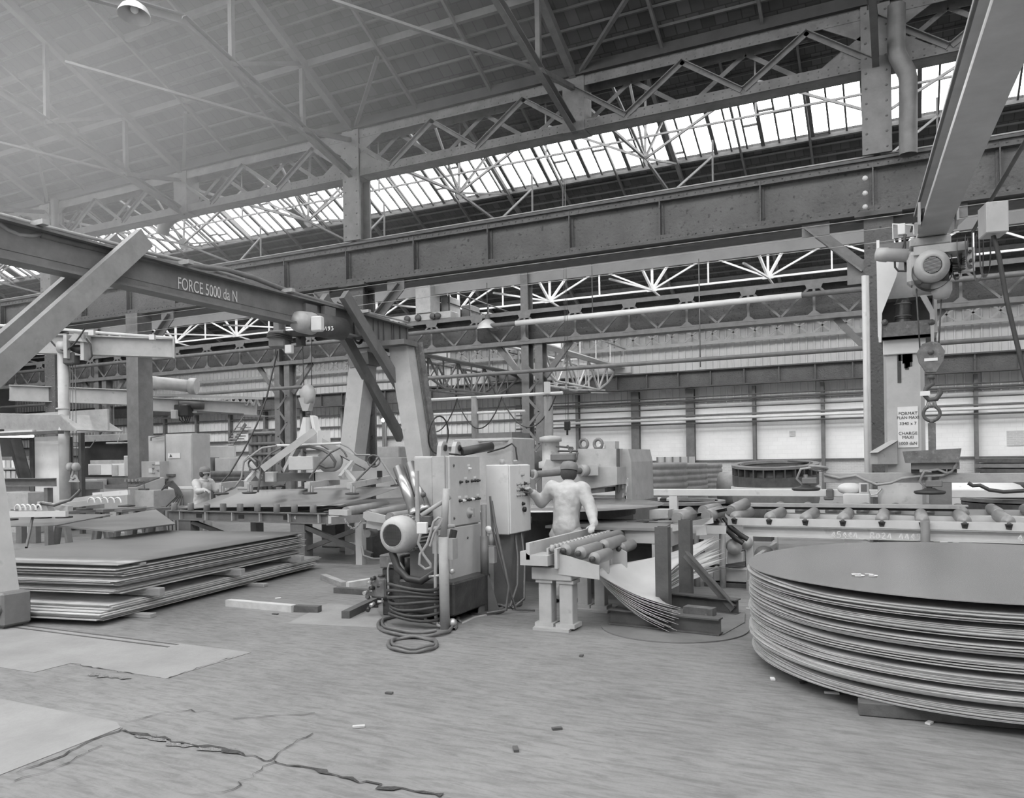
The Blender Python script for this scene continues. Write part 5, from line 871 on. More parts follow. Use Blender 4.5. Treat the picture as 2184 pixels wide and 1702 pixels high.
ob('dished_end', G().lathe(at(2060, 1037, 20), (0, 0, 1), [(1.1, -.08), (1.0, .03), (.7, .14), (.3, .18), (.001, .19)], 32).lathe(at(2060, 1037, 20), (0, 0, 1), [(1.1, -.08), (1.1, -1.4)], 32), 'paint_white', label='pale dished end resting behind the guard rail', cat='dished end')
# ================================================================== GANTRY CRANE "FORCE 5000 daN"
ga = V((-9.4, 5.73, 0)); gd = V((-.018, .9998, 0)); gn = V((.9998, .018, 0)); ZB = 4.05
def GP(s, n=0.0, z=0.0): return ga + gd * s + gn * n + V((0, 0, z))
def gpl(px, py, off=0.0):
    r = ray(px, py); t = (ga.dot(gn) + off) / (r.x * gn.x + r.y * gn.y); return r * t + V((0, 0, H))
gy = thing('gantry_crane', GP(3, 0, 0), 'grey gantry crane stencilled with its load on leaning legs', 'crane')
bm_ = ob('beam', G().sect(GP(-2.5, 0, ZB + .24), GP(8.76, 0, ZB + .24), Iprof(.28, .48, .02, .03)), 'steel_mid', gy)
ob('web_plate', G().sect(GP(-2.5, .012, ZB + .24), GP(6.2, .012, ZB + .24), Rprof(.01, .2)), 'steel_mid', bm_)
TXS = .62; p0, p1 = gpl(379, 632, .03), gpl(521, 650, .025); wdt = (p1 - p0).length
text('stencil_lettering', 'FORCE 5000 da N', .25, GP((p0 - ga).dot(gd), .03, ZB + .15), gd, (0, 0, 1), 'stencil', bm_, 'LEFT', TXS)
for s_ in (-1, 1):
    o_ = s_ * .24
    ob('knee_brace', G().sect(GP(1.8, o_, 4.72), GP(-1.2, o_, 1.75), Rprof(.12, .27), gn.cross(GP(1, 0, 1.1) - GP(0, 0, 0))), 'brace', gy); ob('knee_brace', G().sect(GP(6.2, o_, 4.75), GP(9.0, o_ * 1.6, 2.15), Rprof(.12, .22), gn.cross(GP(1, 0, -1.1) - GP(0, 0, 0))), 'steel_mid', gy)
def leg(name, a, b, wa, wb, d_):
    a, b = V(a), V(b); e = gn
    return ob(name, G().add([b - e * wb - gd * d_, b + e * wb - gd * d_, b + e * wb + gd * d_, b - e * wb + gd * d_, a - e * wa - gd * d_, a + e * wa - gd * d_, a + e * wa + gd * d_, a - e * wa + gd * d_], [(3, 2, 1, 0), (4, 5, 6, 7), (0, 1, 5, 4), (1, 2, 6, 5), (2, 3, 7, 6), (3, 0, 4, 7)]), 'paint_pale', gy)
SA = 7.78
L1 = leg('leg', GP(SA, -.42, ZB - .02), GP(SA, -1.08, 0), .21, .17, .2); L2 = leg('leg', GP(SA + .1, .42, ZB - .02), GP(SA + .1, 1.08, 0), .22, .17, .2)
ob('leg_flange', G().sect(GP(SA + .3, .66, ZB), GP(SA + .3, 1.28, 0), Lprof(.12, .12, .015)), 'rust', gy)
ob('leg_cap', G().sect(GP(SA - .1, -.7, ZB - .05), GP(SA - .1, .75, ZB - .05), Rprof(.5, .1)), 'steel_mid', gy); ob('leg_collar', G().sect(GP(SA, -.68, 3.7), GP(SA, -.2, 3.75), Rprof(.44, .25)), 'steel_mid', gy)
ft = fl(8, 1338); NL = leg('leg', GP(-.6, .22, ZB), ft + V((-.05, .05, .3)), .12, .09, .1)
ob('leg', G().tube(GP(-.6, -.4, ZB), GP(-.6, -1.1, .0), .14, 8), 'paint_pale', gy)
wh = ob('wheel_housing', G().box(ft + V((-.02, .05, .2)), (.34, .3, .34), 0, .02).box(ft + V((-.02, .05, .06)), (.2, .2, .12)), 'steel_mid', gy); ob('axle_cap', G().lathe(ft + V((.08, -.1, .2)), (0, -1, 0), [(.06, 0), (.055, .03), (.03, .045), (.001, .05)], 14), 'steel_dark', wh)
for j in range(4): ob('spacer_timber', G().box(GP(.4 + 2.2 * j, 0, ZB + .52), (.5, .09, .06), 0), 'steel_light', gy)
ob('cable_conduit', G().path([gpl(px, py) for px, py in ((84, 500), (160, 520), (260, 543), (330, 556), (400, 566), (480, 575), (540, 592), (590, 612), (640, 630), (700, 648), (740, 660), (790, 672), (828, 684))], .045, 8), 'steel_mid', gy)
ob('tie_rod', G().path([gpl(px, py) for px, py in ((-20, 452), (100, 484), (230, 516), (320, 540), (420, 562), (520, 596))], .028, 6), 'steel_light', gy); ob('hose', G().path([gpl(px, py) for px, py in ((-10, 470), (15, 490), (40, 502), (65, 503), (88, 500))], .03, 6), 'hose_pale', gy)
ob('festoon_rail', G().path([gpl(720, 645), gpl(780, 665), gpl(870, 687)], .02, 6), 'steel_light', gy)
for j, (px, w_, ln) in enumerate(((702, 22, 38), (762, 22, 60), (800, 14, 60), (825, 24, 70), (845, 20, 85), (858, 22, 55))):
    q = gpl(px, 662 + (px - 700) * .17); zz_ = ln / 1702 * 15; ww = w_ / 1702 * 15 * .7
    for k in range(2): ob('festoon_loop', G().path([q + gd * (ww * math.cos(t)) * (1 + .12 * k) + V((.02 * k, 0, -zz_ * (.75 + .1 * k) - zz_ * .3 * math.sin(t))) if 0 <= t <= math.pi else q for t in [k2 * math.pi / 10 for k2 in range(11)]][:0] + [q + gd * ww] + [q + gd * ww * math.cos(t) + V((.02 * k, 0, -zz_ * .8 - zz_ * (.2 + .05 * k) * math.sin(t))) for t in [k2 * math.pi / 10 for k2 in range(11)]] + [q - gd * ww], .018, 6), 'rubber', label='black cable loop hanging from the gantry beam end', cat='cable', group='festoon loops on the gantry')
gr1 = ob('gantry_rail', G().bx(-13, -5.97, 5.07, 5.1, .001, .006), 'steel_dark', FLOOR); ob('gantry_rail', G().bx(-13, -5.97, 5.17, 5.2, .001, .006), 'steel_dark', FLOOR)
# hoist on the gantry
a_, b_ = dd(628, 684, 13.80), dd(728, 702, 14.90); ah = (b_ - a_).normalized()
gh = thing('gantry_hoist', a_.lerp(b_, .5), 'dark cylindrical rope hoist slung under the gantry beam', 'hoist')
ob('drum_case', G().tube(a_.lerp(b_, .35), b_, .21, 24), 'steel_dark', gh); ob('motor', G().lathe(a_, ah, [(.001, -.02), (.08, -.02), (.085, .0), (.12, .01), (.17, .06), (.19, .14), (.2, .4), (.2, .52)], 24), 'machine', gh); ob('terminal_box', G().box(dd(677, 691, 13.90), (.2, .14, .26), .2, .02), 'paint_white', gh)
ob('counter_box', G().box(dd(597, 724, 14.20), (.32, .26, .3), .2, .02), 'steel_mid', gh); ob('small_box', G().box(dd(617, 745, 14.00), (.13, .1, .15), .2, .01), 'paint_white', gh); ob('hanger_frame', G().bar(dd(600, 712, 14.30), dd(700, 712, 14.60), .12, .1).bar(dd(640, 700, 14.50), dd(642, 738, 14.50), .12, .12), 'steel_dark', gh)
ob('suspension', G().bar(dd(660, 668, 14.20), dd(660, 650, 14.20), .1, .3), 'steel_mid', gh); ob('suspension', G().bar(dd(700, 675, 14.60), dd(700, 655, 14.60), .1, .3), 'steel_mid', gh)
for k in range(3): ob('cable_coil', G().ring(dd(597, 715 + 4 * k, 14.20), (.1, .1, 1), .2 + .01 * k, .016, 18), 'rubber', gh)
chalk('chalk_mark', '193', dd(695, 704, 13.60) if False else dd(692, 705, 13.95), (.85, .3, .0), (0, 0, 1), .07, gh, w=.012)
ob('rope', G().tube(dd(645, 735, 14.60), dd(648, 822, 14.70), .008, 5).tube(dd(665, 720, 14.60), dd(664, 822, 14.70), .008, 5), 'steel_dark', gh); ob('pendant_cable', G().path([dd(592, 748, 14.20), dd(582, 790, 14.20), dd(568, 850, 14.10), dd(548, 905, 14.00), dd(520, 960, 13.90), dd(490, 1010, 13.80), dd(472, 1030, 13.70)], .015), 'rubber', gh)
hb2 = thing('hook_block', dd(657, 870, 14.70), 'round grey hook block with a hook above the vacuum spreader', 'hook block')
p = dd(655, 842, 14.70); ob('sheave_case', G().lathe(p - V((0, .07, 0)), (.35, 1, 0), [(.001, 0), (.16, .0), (.185, .03), (.185, .11), (.16, .14), (.001, .14)], 22), 'machine', hb2); ob('lower_case', G().prism([p + V((-.16, -.06, -.05)), p + V((.16, -.06, -.05)), p + V((.06, -.06, -.3)), p + V((-.06, -.06, -.3))], (0, .12, 0)), 'machine', hb2)
h0 = p + V((.02, 0, -.3)); ob('hook', G().tube(h0, h0 - V((0, 0, .08)), .035).path([h0 - V((0, 0, .06)), h0 + V((.03, 0, -.12)), h0 + V((-.05, 0, -.2)), h0 + V((-.05, 0, -.27)), h0 + V((.02, 0, -.31)), h0 + V((.08, 0, -.26)), h0 + V((.09, 0, -.2))], .028, 8), 'steel_dark', hb2)
# vacuum spreader
LD = 12.4; vs2 = thing('vacuum_spreader', dd(655, 1015, LD + 1.9), 'pale vacuum spreader with splayed arms and pads holding a steel sheet', 'vacuum lifter')
def L(px, py, d=LD): return dd(px, py, d + 1.9)
ob('yoke', G().prism([L(636, 945), L(676, 945), L(675, 925), L(667, 888), L(661, 886), L(666, 920), L(652, 922), L(652, 890), L(646, 890), L(638, 925)], (.03, .1, 0)), 'paint_white', vs2); ob('apex_box', G().prism([L(632, 952), L(678, 948), L(678, 918), L(670, 918), L(632, 935)], (.08, .25, 0)), 'paint_white', vs2)
ob('raking_arm', G().bar(L(672, 918, 12.2), L(560, 1000, 12.0), .13, .12), 'paint_pale', vs2); ob('raking_arm', G().bar(L(680, 940, 12.5), L(800, 1004, 13.0), .13, .12), 'paint_pale', vs2); ob('raking_arm', G().bar(L(640, 945, 13.0), L(610, 1003, 13.8), .1, .1), 'paint_pale', vs2)
mb_ = ob('main_beam', G().sect(L(524, 1018), L(672, 1017), Rprof(.15, .15)), 'steel_mid', vs2); ob('main_beam', G().sect(L(672, 1016), L(806, 1012, 12.7), Rprof(.16, .15)), 'paint_pale', vs2); ob('beam_clamp', G().box(L(579, 1017, 12.3), (.16, .2, .18), .3, .01), 'paint_white', vs2); ob('beam_mouth', G().box(L(808, 1011, 12.68), (.1, .13, .12), .39), 'black', vs2)
ob('vacuum_tank', G().box(L(649, 988, 12.2), (.44, .4, .24), .39, .01), 'paint_grey', vs2); ob('pump', G().lathe(L(702, 983, 12.6), (.4, -1, 0), [(.001, -.2), (.2, -.2), (.22, .0), (.2, .1), (.001, .12)], 20), 'machine', vs2)
ob('cross_pipe', G().path([L(590, 950), L(640, 950), L(690, 947), L(728, 945)], .022, 6), 'paint_white', vs2)
for px, s_ in ((540, 1), (742, -1)): ob('cross_leg', G().bar(L(px - 10 * s_, 985), L(px + 16 * s_, 1018, 12.1), .07, .07).bar(L(px + 5 * s_, 1005, 12.2), L(px - 16 * s_, 1030, 12.0), .07, .07), 'paint_pale', vs2)
for j, (px, py, d0, px2, py2, d1) in enumerate(((466, 1036, 11.6, 545, 1028, 12.9), (526, 1034, 11.9, 600, 1028, 13.0), (655, 1035, 11.7, 720, 1028, 12.9), (745, 1036, 11.8, 830, 1020, 13.2))):
    ob('pad_arm', G().sect(L(px, py, d0), L(px2, py2, d1), Rprof(.1, .1)), 'paint_pale', vs2)
    q = L(px + 6, py + 17, d0); pd = ob('suction_pad', G().lathe(q, (0, 0, 1), [(.001, -.015), (.1, -.015), (.125, -.005), (.12, .012), (.05, .02), (.001, .03)], 22), 'rubber', vs2); ob('pad_stem', G().bar(q, q + V((0, 0, .15)), .05, .05).bar(q + V((.05, 0, .02)), q + V((.05, 0, .13)), .03, .04), 'steel_light', pd)
for px, py in ((595, 1037), (648, 1040), (775, 1036), (846, 1036)): q = L(px, py, 13.2); ob('suction_pad', G().lathe(q, (0, 0, 1), [(.001, -.015), (.12, -.015), (.12, .01), (.001, .03)], 18).bar(q, q + V((0, 0, .12)), .05, .05), 'rubber', vs2)
for j, pts in enumerate((((475, 1050), (500, 1040), (515, 1020), (520, 985), (530, 972), (545, 985)), ((550, 1050), (556, 1010), (560, 985), (580, 965), (600, 955)), ((520, 985), (545, 965), (560, 955), (590, 951)), ((660, 1020), (680, 990), (705, 965), (725, 955), (735, 965), (740, 975)), ((726, 946), (745, 955), (760, 970), (790, 970)), ((760, 1025), (780, 1005), (800, 985), (808, 975)), ((812, 980), (825, 1000), (838, 1020), (846, 1033)), ((632, 955), (660, 952), (690, 960), (705, 970), (715, 985), (712, 995), (695, 997), (680, 990)))):
    ob('air_hose', G().path([L(a, b, 12.0 if j != 7 else 12.3) for a, b in pts], .018 if j < 7 else .03, 6), 'hose' if j % 2 else 'hose_pale', vs2)
for k in range(4): ob('hose_coil', G().ring(L(797, 983, 12.6), (.5, -1, .3 * k - .4), .11, .014, 18).ring(L(542, 990, 12.1), (.5, -1, .3 * k - .4), .1, .013, 18), 'hose', vs2)
ob('tool_cabinet', G().bx(*(lambda a, b: (a.x, b.x, 14.9, 15.7, 0, a.z))(at(803, 953, 14.9), at(852, 1000, 14.9)), .02), 'machine', label='grey machine head block behind the polished cylinders', cat='machine'); ob('tool_cabinet', G().bx(*(lambda a, b: (a.x, b.x, 14.6, 14.88, 0, a.z))(at(800, 976, 14.6), at(858, 1000, 14.6)), .02), 'paint_pale', label='pale machine casing below the grey head block', cat='machine')
# ================================================================== SHEET TABLE WITH UPRIGHT ROLLERS
YT = 10.25; xl, xr_ = at(360, 1100, YT).x, at(700, 1100, YT).x
stb = thing('sheet_table', ((xl + xr_) / 2, YT, 0), 'heavy steel table with upright rollers along its front beam', 'table')
ob('front_beam', G().sect((xl, YT, .735), (xr_, YT, .735), Iprof(.14, .175, .012, .016)), 'machine_dark', stb)
for k in range(6): x = xl + .35 + (xr_ - xl - .5) * k / 5; ob('stiffener', G().bx(x - .008, x + .008, YT - .07, YT, .665, .81), 'machine', stb)
for k in range(3): x = xl + .7 + k * 1.0; ob('slot', G().bx(x, x + .13, YT - .012, YT - .006, .7, .77), 'black', stb)
r0 = None
for j, px in enumerate((372, 407, 443, 476, 512, 549, 590, 628, 668)):
    p = at(px, 1084, YT - .02); x = p.x
    if r0 is None: r0 = ob('upright_roller', G().lathe((x, YT - .02, .823), (0, 0, 1), [(.001, 0), (.05, 0), (.053, .01), (.053, .125), (.045, .135), (.001, .135)], 16), 'steel_mid', stb); x00 = x
    elif j == 2: ob('upright_roller', G().lathe((x - .03, YT - .02, .823), (.35, -.2, .9), [(.001, 0), (.05, 0), (.053, .01), (.053, .125), (.045, .135), (.001, .135)], 16), 'steel_mid', stb, label='roller knocked askew')
    else: inst(r0, WL[stb] + V((x - x00, 0, 0)), stb)
for x in (xl + .3, xr_ - .75): ob('leg', G().bx(x, x + .3, YT - .05, YT + .15, 0, .65), 'machine_dark', stb)
for x in (xl + .4, xr_ - .6): ob('leg', G().bx(x, x + .15, YT + 1.6, YT + 1.8, 0, .68), 'machine_dark', stb)
for p_, r_ in (((xl + .6, YT, .62), (xl + 2.0, YT + .5, .08)), ((xr_ - .7, YT, .15), (xr_ + .6, YT + .2, .62)), ((xr_ - .5, YT, .6), (xr_ + .7, YT + .2, .15))): ob('diagonal', G().bar(p_, r_, .09, .07), 'steel_dark', stb)
ob('rear_beam', G().sect((xl + .2, YT + 1.7, .75), (xr_ + .2, YT + 1.7, .75), Iprof(.12, .16, .015, .02)), 'machine_dark', stb)
for x in (xl + .1, xl + 1.4, xl + 2.7, xr_ - .1): ob('cross_beam', G().bx(x, x + .1, YT + .05, YT + 1.7, .7, .82), 'machine_dark', stb)
chalk('chalk_number', '4', at(640, 1110, YT - .01) if False else V((xr_ - .7, YT - .012, .71)), (1, 0, 0), (0, 0, 1), .06, stb, w=.008)
FLc, FRc, BRc, BLc = at(378, 1083, YT + .1), at(690, 1079, YT + .1), V((-7.98, 11.82, 1.2)), V((-12.3, 12.07, 1.1))
ob('steel_plate', G().sheet(lambda u, v: FLc.lerp(FRc, u).lerp(BLc.lerp(BRc, u), v) + V((0, 0, -.05 * math.sin(math.pi * v))), 10, 10, .006), 'plate', label='large steel sheet lifted off the roller table by the spreader', cat='steel plate')
q1, q2, q3, q4 = fl(690, 1091, .84), fl(880, 1076, .88), dd(880, 1060, 15.5), dd(760, 1066, 16); ob('steel_plate', G().sheet(lambda u, v: q1.lerp(q2, u).lerp(q4.lerp(q3, u), v), 3, 3, .01), 'machine_dark', label='dark steel sheet lying on the long feed rollers', cat='steel plate')
rf = thing('roller_feed', at(760, 1150, 12.40).xy.to_3d(), 'roller feed frame with three long rollers and a slack chain', 'roller frame')
for (p, q) in (((738, 1091, 12.50), (823, 1076, 14.20)), ((786, 1098, 11.80), (872, 1083, 13.40)), ((832, 1104, 11.40), (885, 1095, 12.40))): ob('roller', G().tube(dd(*p), dd(*q), .075, 20).tube(dd(*p) - (dd(*q) - dd(*p)).normalized() * .03, dd(*p), .05, 12), 'roller', rf)
def fpanel(name, pts, d, th, m): ob(name, G().prism([dd(px, py, d) for px, py in pts], (0, th, 0)), m, rf)
fpanel('bracket', [(701, 1087), (741, 1088), (741, 1100), (701, 1098)], 12.4, .1, 'paint_grey'); fpanel('bracket', [(700, 1100), (722, 1100), (722, 1117), (700, 1117)], 12.4, .3, 'paint_grey'); fpanel('bracket', [(775, 1092), (782, 1091), (830, 1102), (830, 1118), (780, 1110), (774, 1104)], 11.6, .05, 'paint_pale'); fpanel('bracket', [(782, 1108), (815, 1114), (815, 1130), (780, 1126)], 11.7, .1, 'paint_grey')
ob('side_beam', G().bar(dd(700, 1112, 12.50), dd(782, 1104, 12.10), .1, .12), 'machine_dark', rf)
for px, py, d in ((769, 1200, 12.80), (745, 1192, 14.20), (733, 1185, 14.80)): p = dd(px, 1112, d); ob('leg', G().bx(p.x - .06, p.x + .06, p.y - .06, p.y + .06, 0, p.z), 'paint_grey', rf)
ob('tie_bar', G().bar(dd(690, 1158, 13.80), dd(768, 1164, 12.90), .08, .08), 'paint_grey', rf)
cpts = [dd(735 + 36 * t, 1101 + 24 * math.sin(math.pi * (.08 + .84 * t)) ** 1 + 4 * t, 12.1) for t in [k / 12 for k in range(13)]]
for k in range(12): e = (cpts[k + 1] - cpts[k]); m_ = cpts[k].lerp(cpts[k + 1], .5); ob('chain_link', G().path([m_ + e * .6 * math.cos(t) + V((0, .018 if k % 2 else 0, 0 if k % 2 else .018)) * math.sin(t) for t in [2 * math.pi * i / 8 for i in range(8)]], .006, 5, True), 'steel_light', rf)
pu = at(782, 1145, 12.50); ob('grease_pump', G().bx(pu.x - .1, pu.x + .22, 11.3, 11.6, .12, .82, .01).tube(dd(783, 1138, 11.80), dd(800, 1136, 12.00), .06, 12).path([dd(772, 1165, 11.70), dd(775, 1185, 11.60), dd(795, 1192, 11.60), dd(825, 1192, 11.60), dd(835, 1183, 11.60)], .02), 'machine_dark', label='small dark grease pump standing behind the big motor', cat='pump')
ob('under_tank', G().bx(-8.2, -7.2, 11.2, 11.9, .0, .45, .02), 'oily', label='dark oily tank under the feed rollers', cat='tank')
# ================================================================== PLATES ON TRESTLES, LEFT WORK AREA
def trestle(px, py, lb):
    p = fl(px, py); T = thing('trestle', p, lb, 'trestle')
    for s_ in (-1, 1): ob('leg', G().bar(p + V((s_ * .22, 0, 0)), p + V((s_ * .06, 0, .68)), .12, .08), 'steel_mid', T); ob('leg', G().bar(p + V((s_ * .22, .9, 0)), p + V((s_ * .06, .9, .68)), .12, .08), 'steel_mid', T)
    ob('top_bar', G().bx(p.x - .12, p.x + .12, p.y - .1, p.y + 1.0, .64, .7), 'steel_mid', T)
trestle(134, 1162, 'steel trestle under the outer corner of the raised plate'); trestle(222, 1155, 'dark trestle under the middle of the raised plate'); trestle(262, 1155, 'trestle next to the raised plate corner'); trestle(330, 1152, 'trestle under the far end of the raised plate')
c1, c2_, c3, c4 = fl(243, 1132, .74), fl(372, 1116, .74), fl(362, 1091, .74), fl(117, 1120, .74)
for k in range(2): ob('steel_plate', G().prism([V((p.x + .02 * k, p.y, .715 + .012 * k)) for p in (c1, c2_, c3 + V((-1, .5, 0)), c4)], (0, 0, .01)), 'plate', label=('lower steel plate of the pair on the trestles', 'upper steel plate of the pair on the trestles')[k], cat='steel plate')
ob('steel_plate', G().prism([fl(8, 1124, .74), fl(118, 1122, .74), fl(240, 1098, .74), fl(10, 1098, .74)], (0, 0, .012)), 'plate', label='steel plate on stands beside the pair on the trestles', cat='steel plate')
for j, px in enumerate((46, 76)): p = fl(px, 1158); ob('plate_stand', G().bx(p.x - .1, p.x + .1, p.y - .06, p.y + .06, 0, .7).bx(p.x - .2, p.x + .2, p.y - .1, p.y + .1, .7, .735), 'steel_mid', label=('post stand under the plate edge beside the gantry leg', 'second post stand further under the same plate')[j], cat='stand')
def yb(name, px0, py0, px1, py1, Y, dy, m, parent=None, z0=None, ch=.008, **k):
    a, b = at(px0, py0, Y), at(px1, py1, Y); return ob(name, G().bx(a.x, b.x, Y, Y + dy, b.z if z0 is None else z0, a.z, ch), m, parent, **k)
# spare lifter lying on the plates
sp = thing('spare_lifter', fl(90, 1100, .76), 'spare white vacuum frame with hoops resting on plates', 'vacuum lifter')
a_, b_ = dd(20, 1097, 11.6), dd(143, 1096, 11.6); ob('bar', G().bar(a_, b_, .08, .08), 'paint_white', sp); ob('bar', G().bar(dd(200, 1038 + 18, 13), dd(275, 1050, 13), .08, .08), 'paint_white', sp)
for k in range(5): q = dd(38 + 11 * k, 1094, 11.6); ob('hoop', G().path([q + V((.07 * math.cos(t), 0, .08 * math.sin(t) + .04)) for t in [math.pi * i / 8 for i in range(9)]], .012), 'paint_white', sp)
for k in range(5): q = dd(195 + 14 * k, 1072 - 0, 12.6); ob('hoop', G().path([q + V((.08 * math.cos(t), 0, .08 * math.sin(t))) for t in [math.pi * i / 8 for i in range(9)]], .012), 'paint_white', sp)
ob('arm', G().bar(dd(40, 1090, 12.4), dd(225, 1068, 13), .1, .09).bar(dd(150, 1085, 12), dd(85, 1075, 12.5), .08, .08).bar(dd(130, 1073, 13), dd(220, 1060, 13), .1, .1), 'paint_pale', sp); ob('tripod_bracket', G().prism([dd(78, 1092, 12), dd(104, 1092, 12), dd(96, 1072, 12), dd(86, 1072, 12)], (0, .1, 0)), 'paint_pale', sp)
for px, py in ((137, 1103), (92, 1104), (180, 1086), (270, 1079), (20, 1108)): ob('pad', G().lathe(dd(px, py, 12), (0, 0, 1), [(.001, -.01), (.12, -.01), (.12, .01), (.001, .02)], 18), 'rubber', sp)
ob('hose', G().path([dd(87, 1073, 12), dd(75, 1085, 11.8), dd(68, 1110, 11.6), dd(62, 1140, 11.4), dd(56, 1168, 11.2)], .02).path([dd(87, 1073, 12), dd(115, 1078, 12), dd(150, 1066, 12), dd(165, 1052, 12), dd(172, 1044, 12)], .022), 'hose', sp)
bl = thing('hook_block', dd(156, 1000, 18.4), 'small twin-sheave hook block hanging before the welding booth', 'hook block')
for k in (-1, 1): ob('sheave', G().lathe(dd(156 + 6 * k, 996, 18.4), (1, .3, 0), [(.001, -.04), (.1, -.04), (.1, .04), (.001, .04)], 14), 'machine', bl)
ob('hook', G().path([dd(156, 1003, 18.4), dd(155, 1012, 18.4), dd(152, 1018, 18.4), dd(156, 1022, 18.4), dd(160, 1018, 18.4)], .03), 'steel_light', bl); ob('shackle', G().prism([dd(146, 1028, 18.4), dd(166, 1028, 18.4), dd(158, 1012, 18.4), dd(154, 1012, 18.4)], (0, .05, 0)), 'paint_pale', bl)
for k in range(3): ob('rope', G().tube(dd(148 + 8 * k, 994, 18.4), dd(150 + 5 * k, 768, 18.6), .008, 5), 'steel_mid', bl)
# welding booth and electrical cabinets
yb('welding_curtain', 165, 938, 306, 1050, 18.5, .1, 'curtain', z0=0, label='black welding curtain closing the booth opening', cat='curtain'); yb('booth_lintel', 148, 930, 312, 938, 18.2, .2, 'steel_light', label='pale beam across the top of the welding booth', cat='beam'); yb('curtain_strip', 132, 932, 150, 1040, 15.2, .1, 'curtain', z0=0, label='dark folded curtain strip beside the white panel', cat='curtain')
for j, (px, py) in enumerate(((168, 955), (250, 945))): q = at(px, py, 18.1); ob('booth_lamp', G().box(q, (.7, .3, .06), .1, .01).tube(q, q + V((0, .12, .28)), .015).path([q + V((.3, 0, 0)), q + V((.6, 0, .0)), q + V((.85, 0, .25))], .02), 'steel_light', label=('flat booth lamp with a drooping cable near the curtain strip', 'flat booth lamp with a white junction nearer the column')[j], cat='lamp')
ec = thing('electrical_cabinet', at(382, 1100, 14.6).xy.to_3d(), 'tall grey electrical cabinet with a warning sign on its door', 'cabinet'); yb('body', 353, 926, 411, 1060, 14.6, .6, 'paint_grey', ec, z0=0); yb('door', 355, 930, 409, 1060, 14.58, .03, 'paint_grey', ec, z0=.05); yb('warning_sign', 358, 967, 384, 977, 14.56, .01, 'paper', ec, ch=0)
q = at(364, 975, 14.55); ob('warning_triangle', G().prism([q + V((-.05, 0, 0)), q + V((.05, 0, 0)), q + V((0, 0, .08))], (0, .006, 0)), 'steel_dark', ec)
e2 = thing('electrical_cabinet', at(335, 1100, 15.2).xy.to_3d(), 'narrow grey electrical cabinet between the dark column and the signed cabinet', 'cabinet'); yb('body', 316, 930, 353, 1060, 15.2, .5, 'paint_grey', e2, z0=0); ob('conduit', G().path([at(322, 940, 15.1), at(322, 933, 15.1), at(352, 928, 15.1), at(353, 960, 15.1), at(353, 1030, 15.1)], .02), 'steel_mid', e2)
e3 = thing('isolator_box', at(321, 1004, 14.3), 'grey isolator box with knobs fixed before the dark column', 'switch box'); yb('body', 301, 984, 341, 1022, 14.3, .35, 'paint_grey', e3); yb('label', 317, 999, 325, 1008, 14.28, .01, 'paper', e3, ch=0); yb('label', 331, 985, 340, 991, 14.28, .01, 'paper', e3, ch=0)
for px, py in ((328, 990), (328, 998), (329, 1009), (338, 1003)): ob('knob', G().lathe(at(px, py, 14.3), (0, -1, 0), [(.03, 0), (.025, .04), (.001, .045)], 8), 'steel_light', e3)
ob('cable_drop', G().path([at(320, 1022, 14.5), at(318, 1030, 14.5), at(324, 1035, 14.5), at(340, 1032, 14.5), at(353, 1030, 14.5)], .025), 'rubber', e3)
ob('wall_bracket', G().bx(at(303, 0, 14.3).x, at(340, 0, 14.3).x, 14.5, 15.7, 1.35, 1.4), 'steel_mid', e3)
for j, (px0, py0, px1, py1, lb) in enumerate(((188, 990, 240, 1013, 'white boxy welding power source on the dark bench'), (238, 990, 265, 1016, 'second white welding power source beside the tall white unit'), (264, 972, 289, 1016, 'tall white control unit with a small gauge beside the column'))):
    W_ = thing('welding_source', at((px0 + px1) / 2, py1, 17.0), lb, 'welding machine'); yb('case', px0, py0, px1, py1, 17.0, .6, 'paint_white', W_); yb('face', px0 + 1, py0 + 2, (px0 + px1) / 2, py1 - 2, 16.98, .02, 'paint_pale', W_, ch=0); yb('foot', px0 + 1, py1, px1 - 1, py1 + 3, 17.05, .5, 'black', W_, ch=0)
yb('printer_tray', 192, 982, 238, 990, 17.0, .5, 'machine', label='flat grey feeder on top of the white power source', cat='feeder'); yb('welding_bench', 176, 1019, 292, 1060, 16.9, .9, 'machine_dark', z0=0, label='dark bench carrying the white welding sources', cat='bench'); yb('welding_unit', 178, 1022, 207, 1050, 16.5, .35, 'paint_pale', z0=0, label='pale welding unit with louvres in front of the dark bench', cat='welding machine')
co = thing('control_console', at(262, 1100, 13.2).xy.to_3d(), 'pale sloped control console with an open tray top', 'console')
a_, b_ = at(222, 1041, 13.2), at(272, 1100, 13.2); ob('body', G().prism([(a_.x, 13.2, 0), (a_.x, 13.2, a_.z), (a_.x, 13.45, a_.z), (a_.x, 14.3, at(250, 1018, 14.3).z), (a_.x, 14.3, 0)], (b_.x - a_.x, 0, 0)), 'paint_pale', co); yb('front_strip', 223, 1034, 271, 1041, 13.17, .03, 'steel_mid', co, ch=0); ob('tray', G().prism([(a_.x + .06, 13.5, a_.z + .02), (a_.x + .06, 14.2, at(250, 1018, 14.3).z - .03), (b_.x - .06, 14.2, at(250, 1018, 14.3).z - .03), (b_.x - .06, 13.5, a_.z + .02)], (0, 0, .03)), 'machine_dark', co)
for k in range(5): ob('lever', G().box((a_.x + .15 + .13 * k, 13.8, a_.z + .17), (.05, .3, .06), .2), 'steel_light', co)
yb('tool_bench', 272, 1046, 328, 1090, 13.4, .8, 'machine', z0=0, label='grey bench with tools beside the sloped console', cat='bench')
for k in range(4): q = at(282 + 9 * k, 1044, 13.6); ob('hand_tool', G().box(q, (.12, .2, .05), .5 * k, .01).tube(q, q + V((-.1, .05, .2)), .012), 'steel_dark', label='small dark hand tool lying on the grey bench', cat='tool', group='tools on the grey bench')
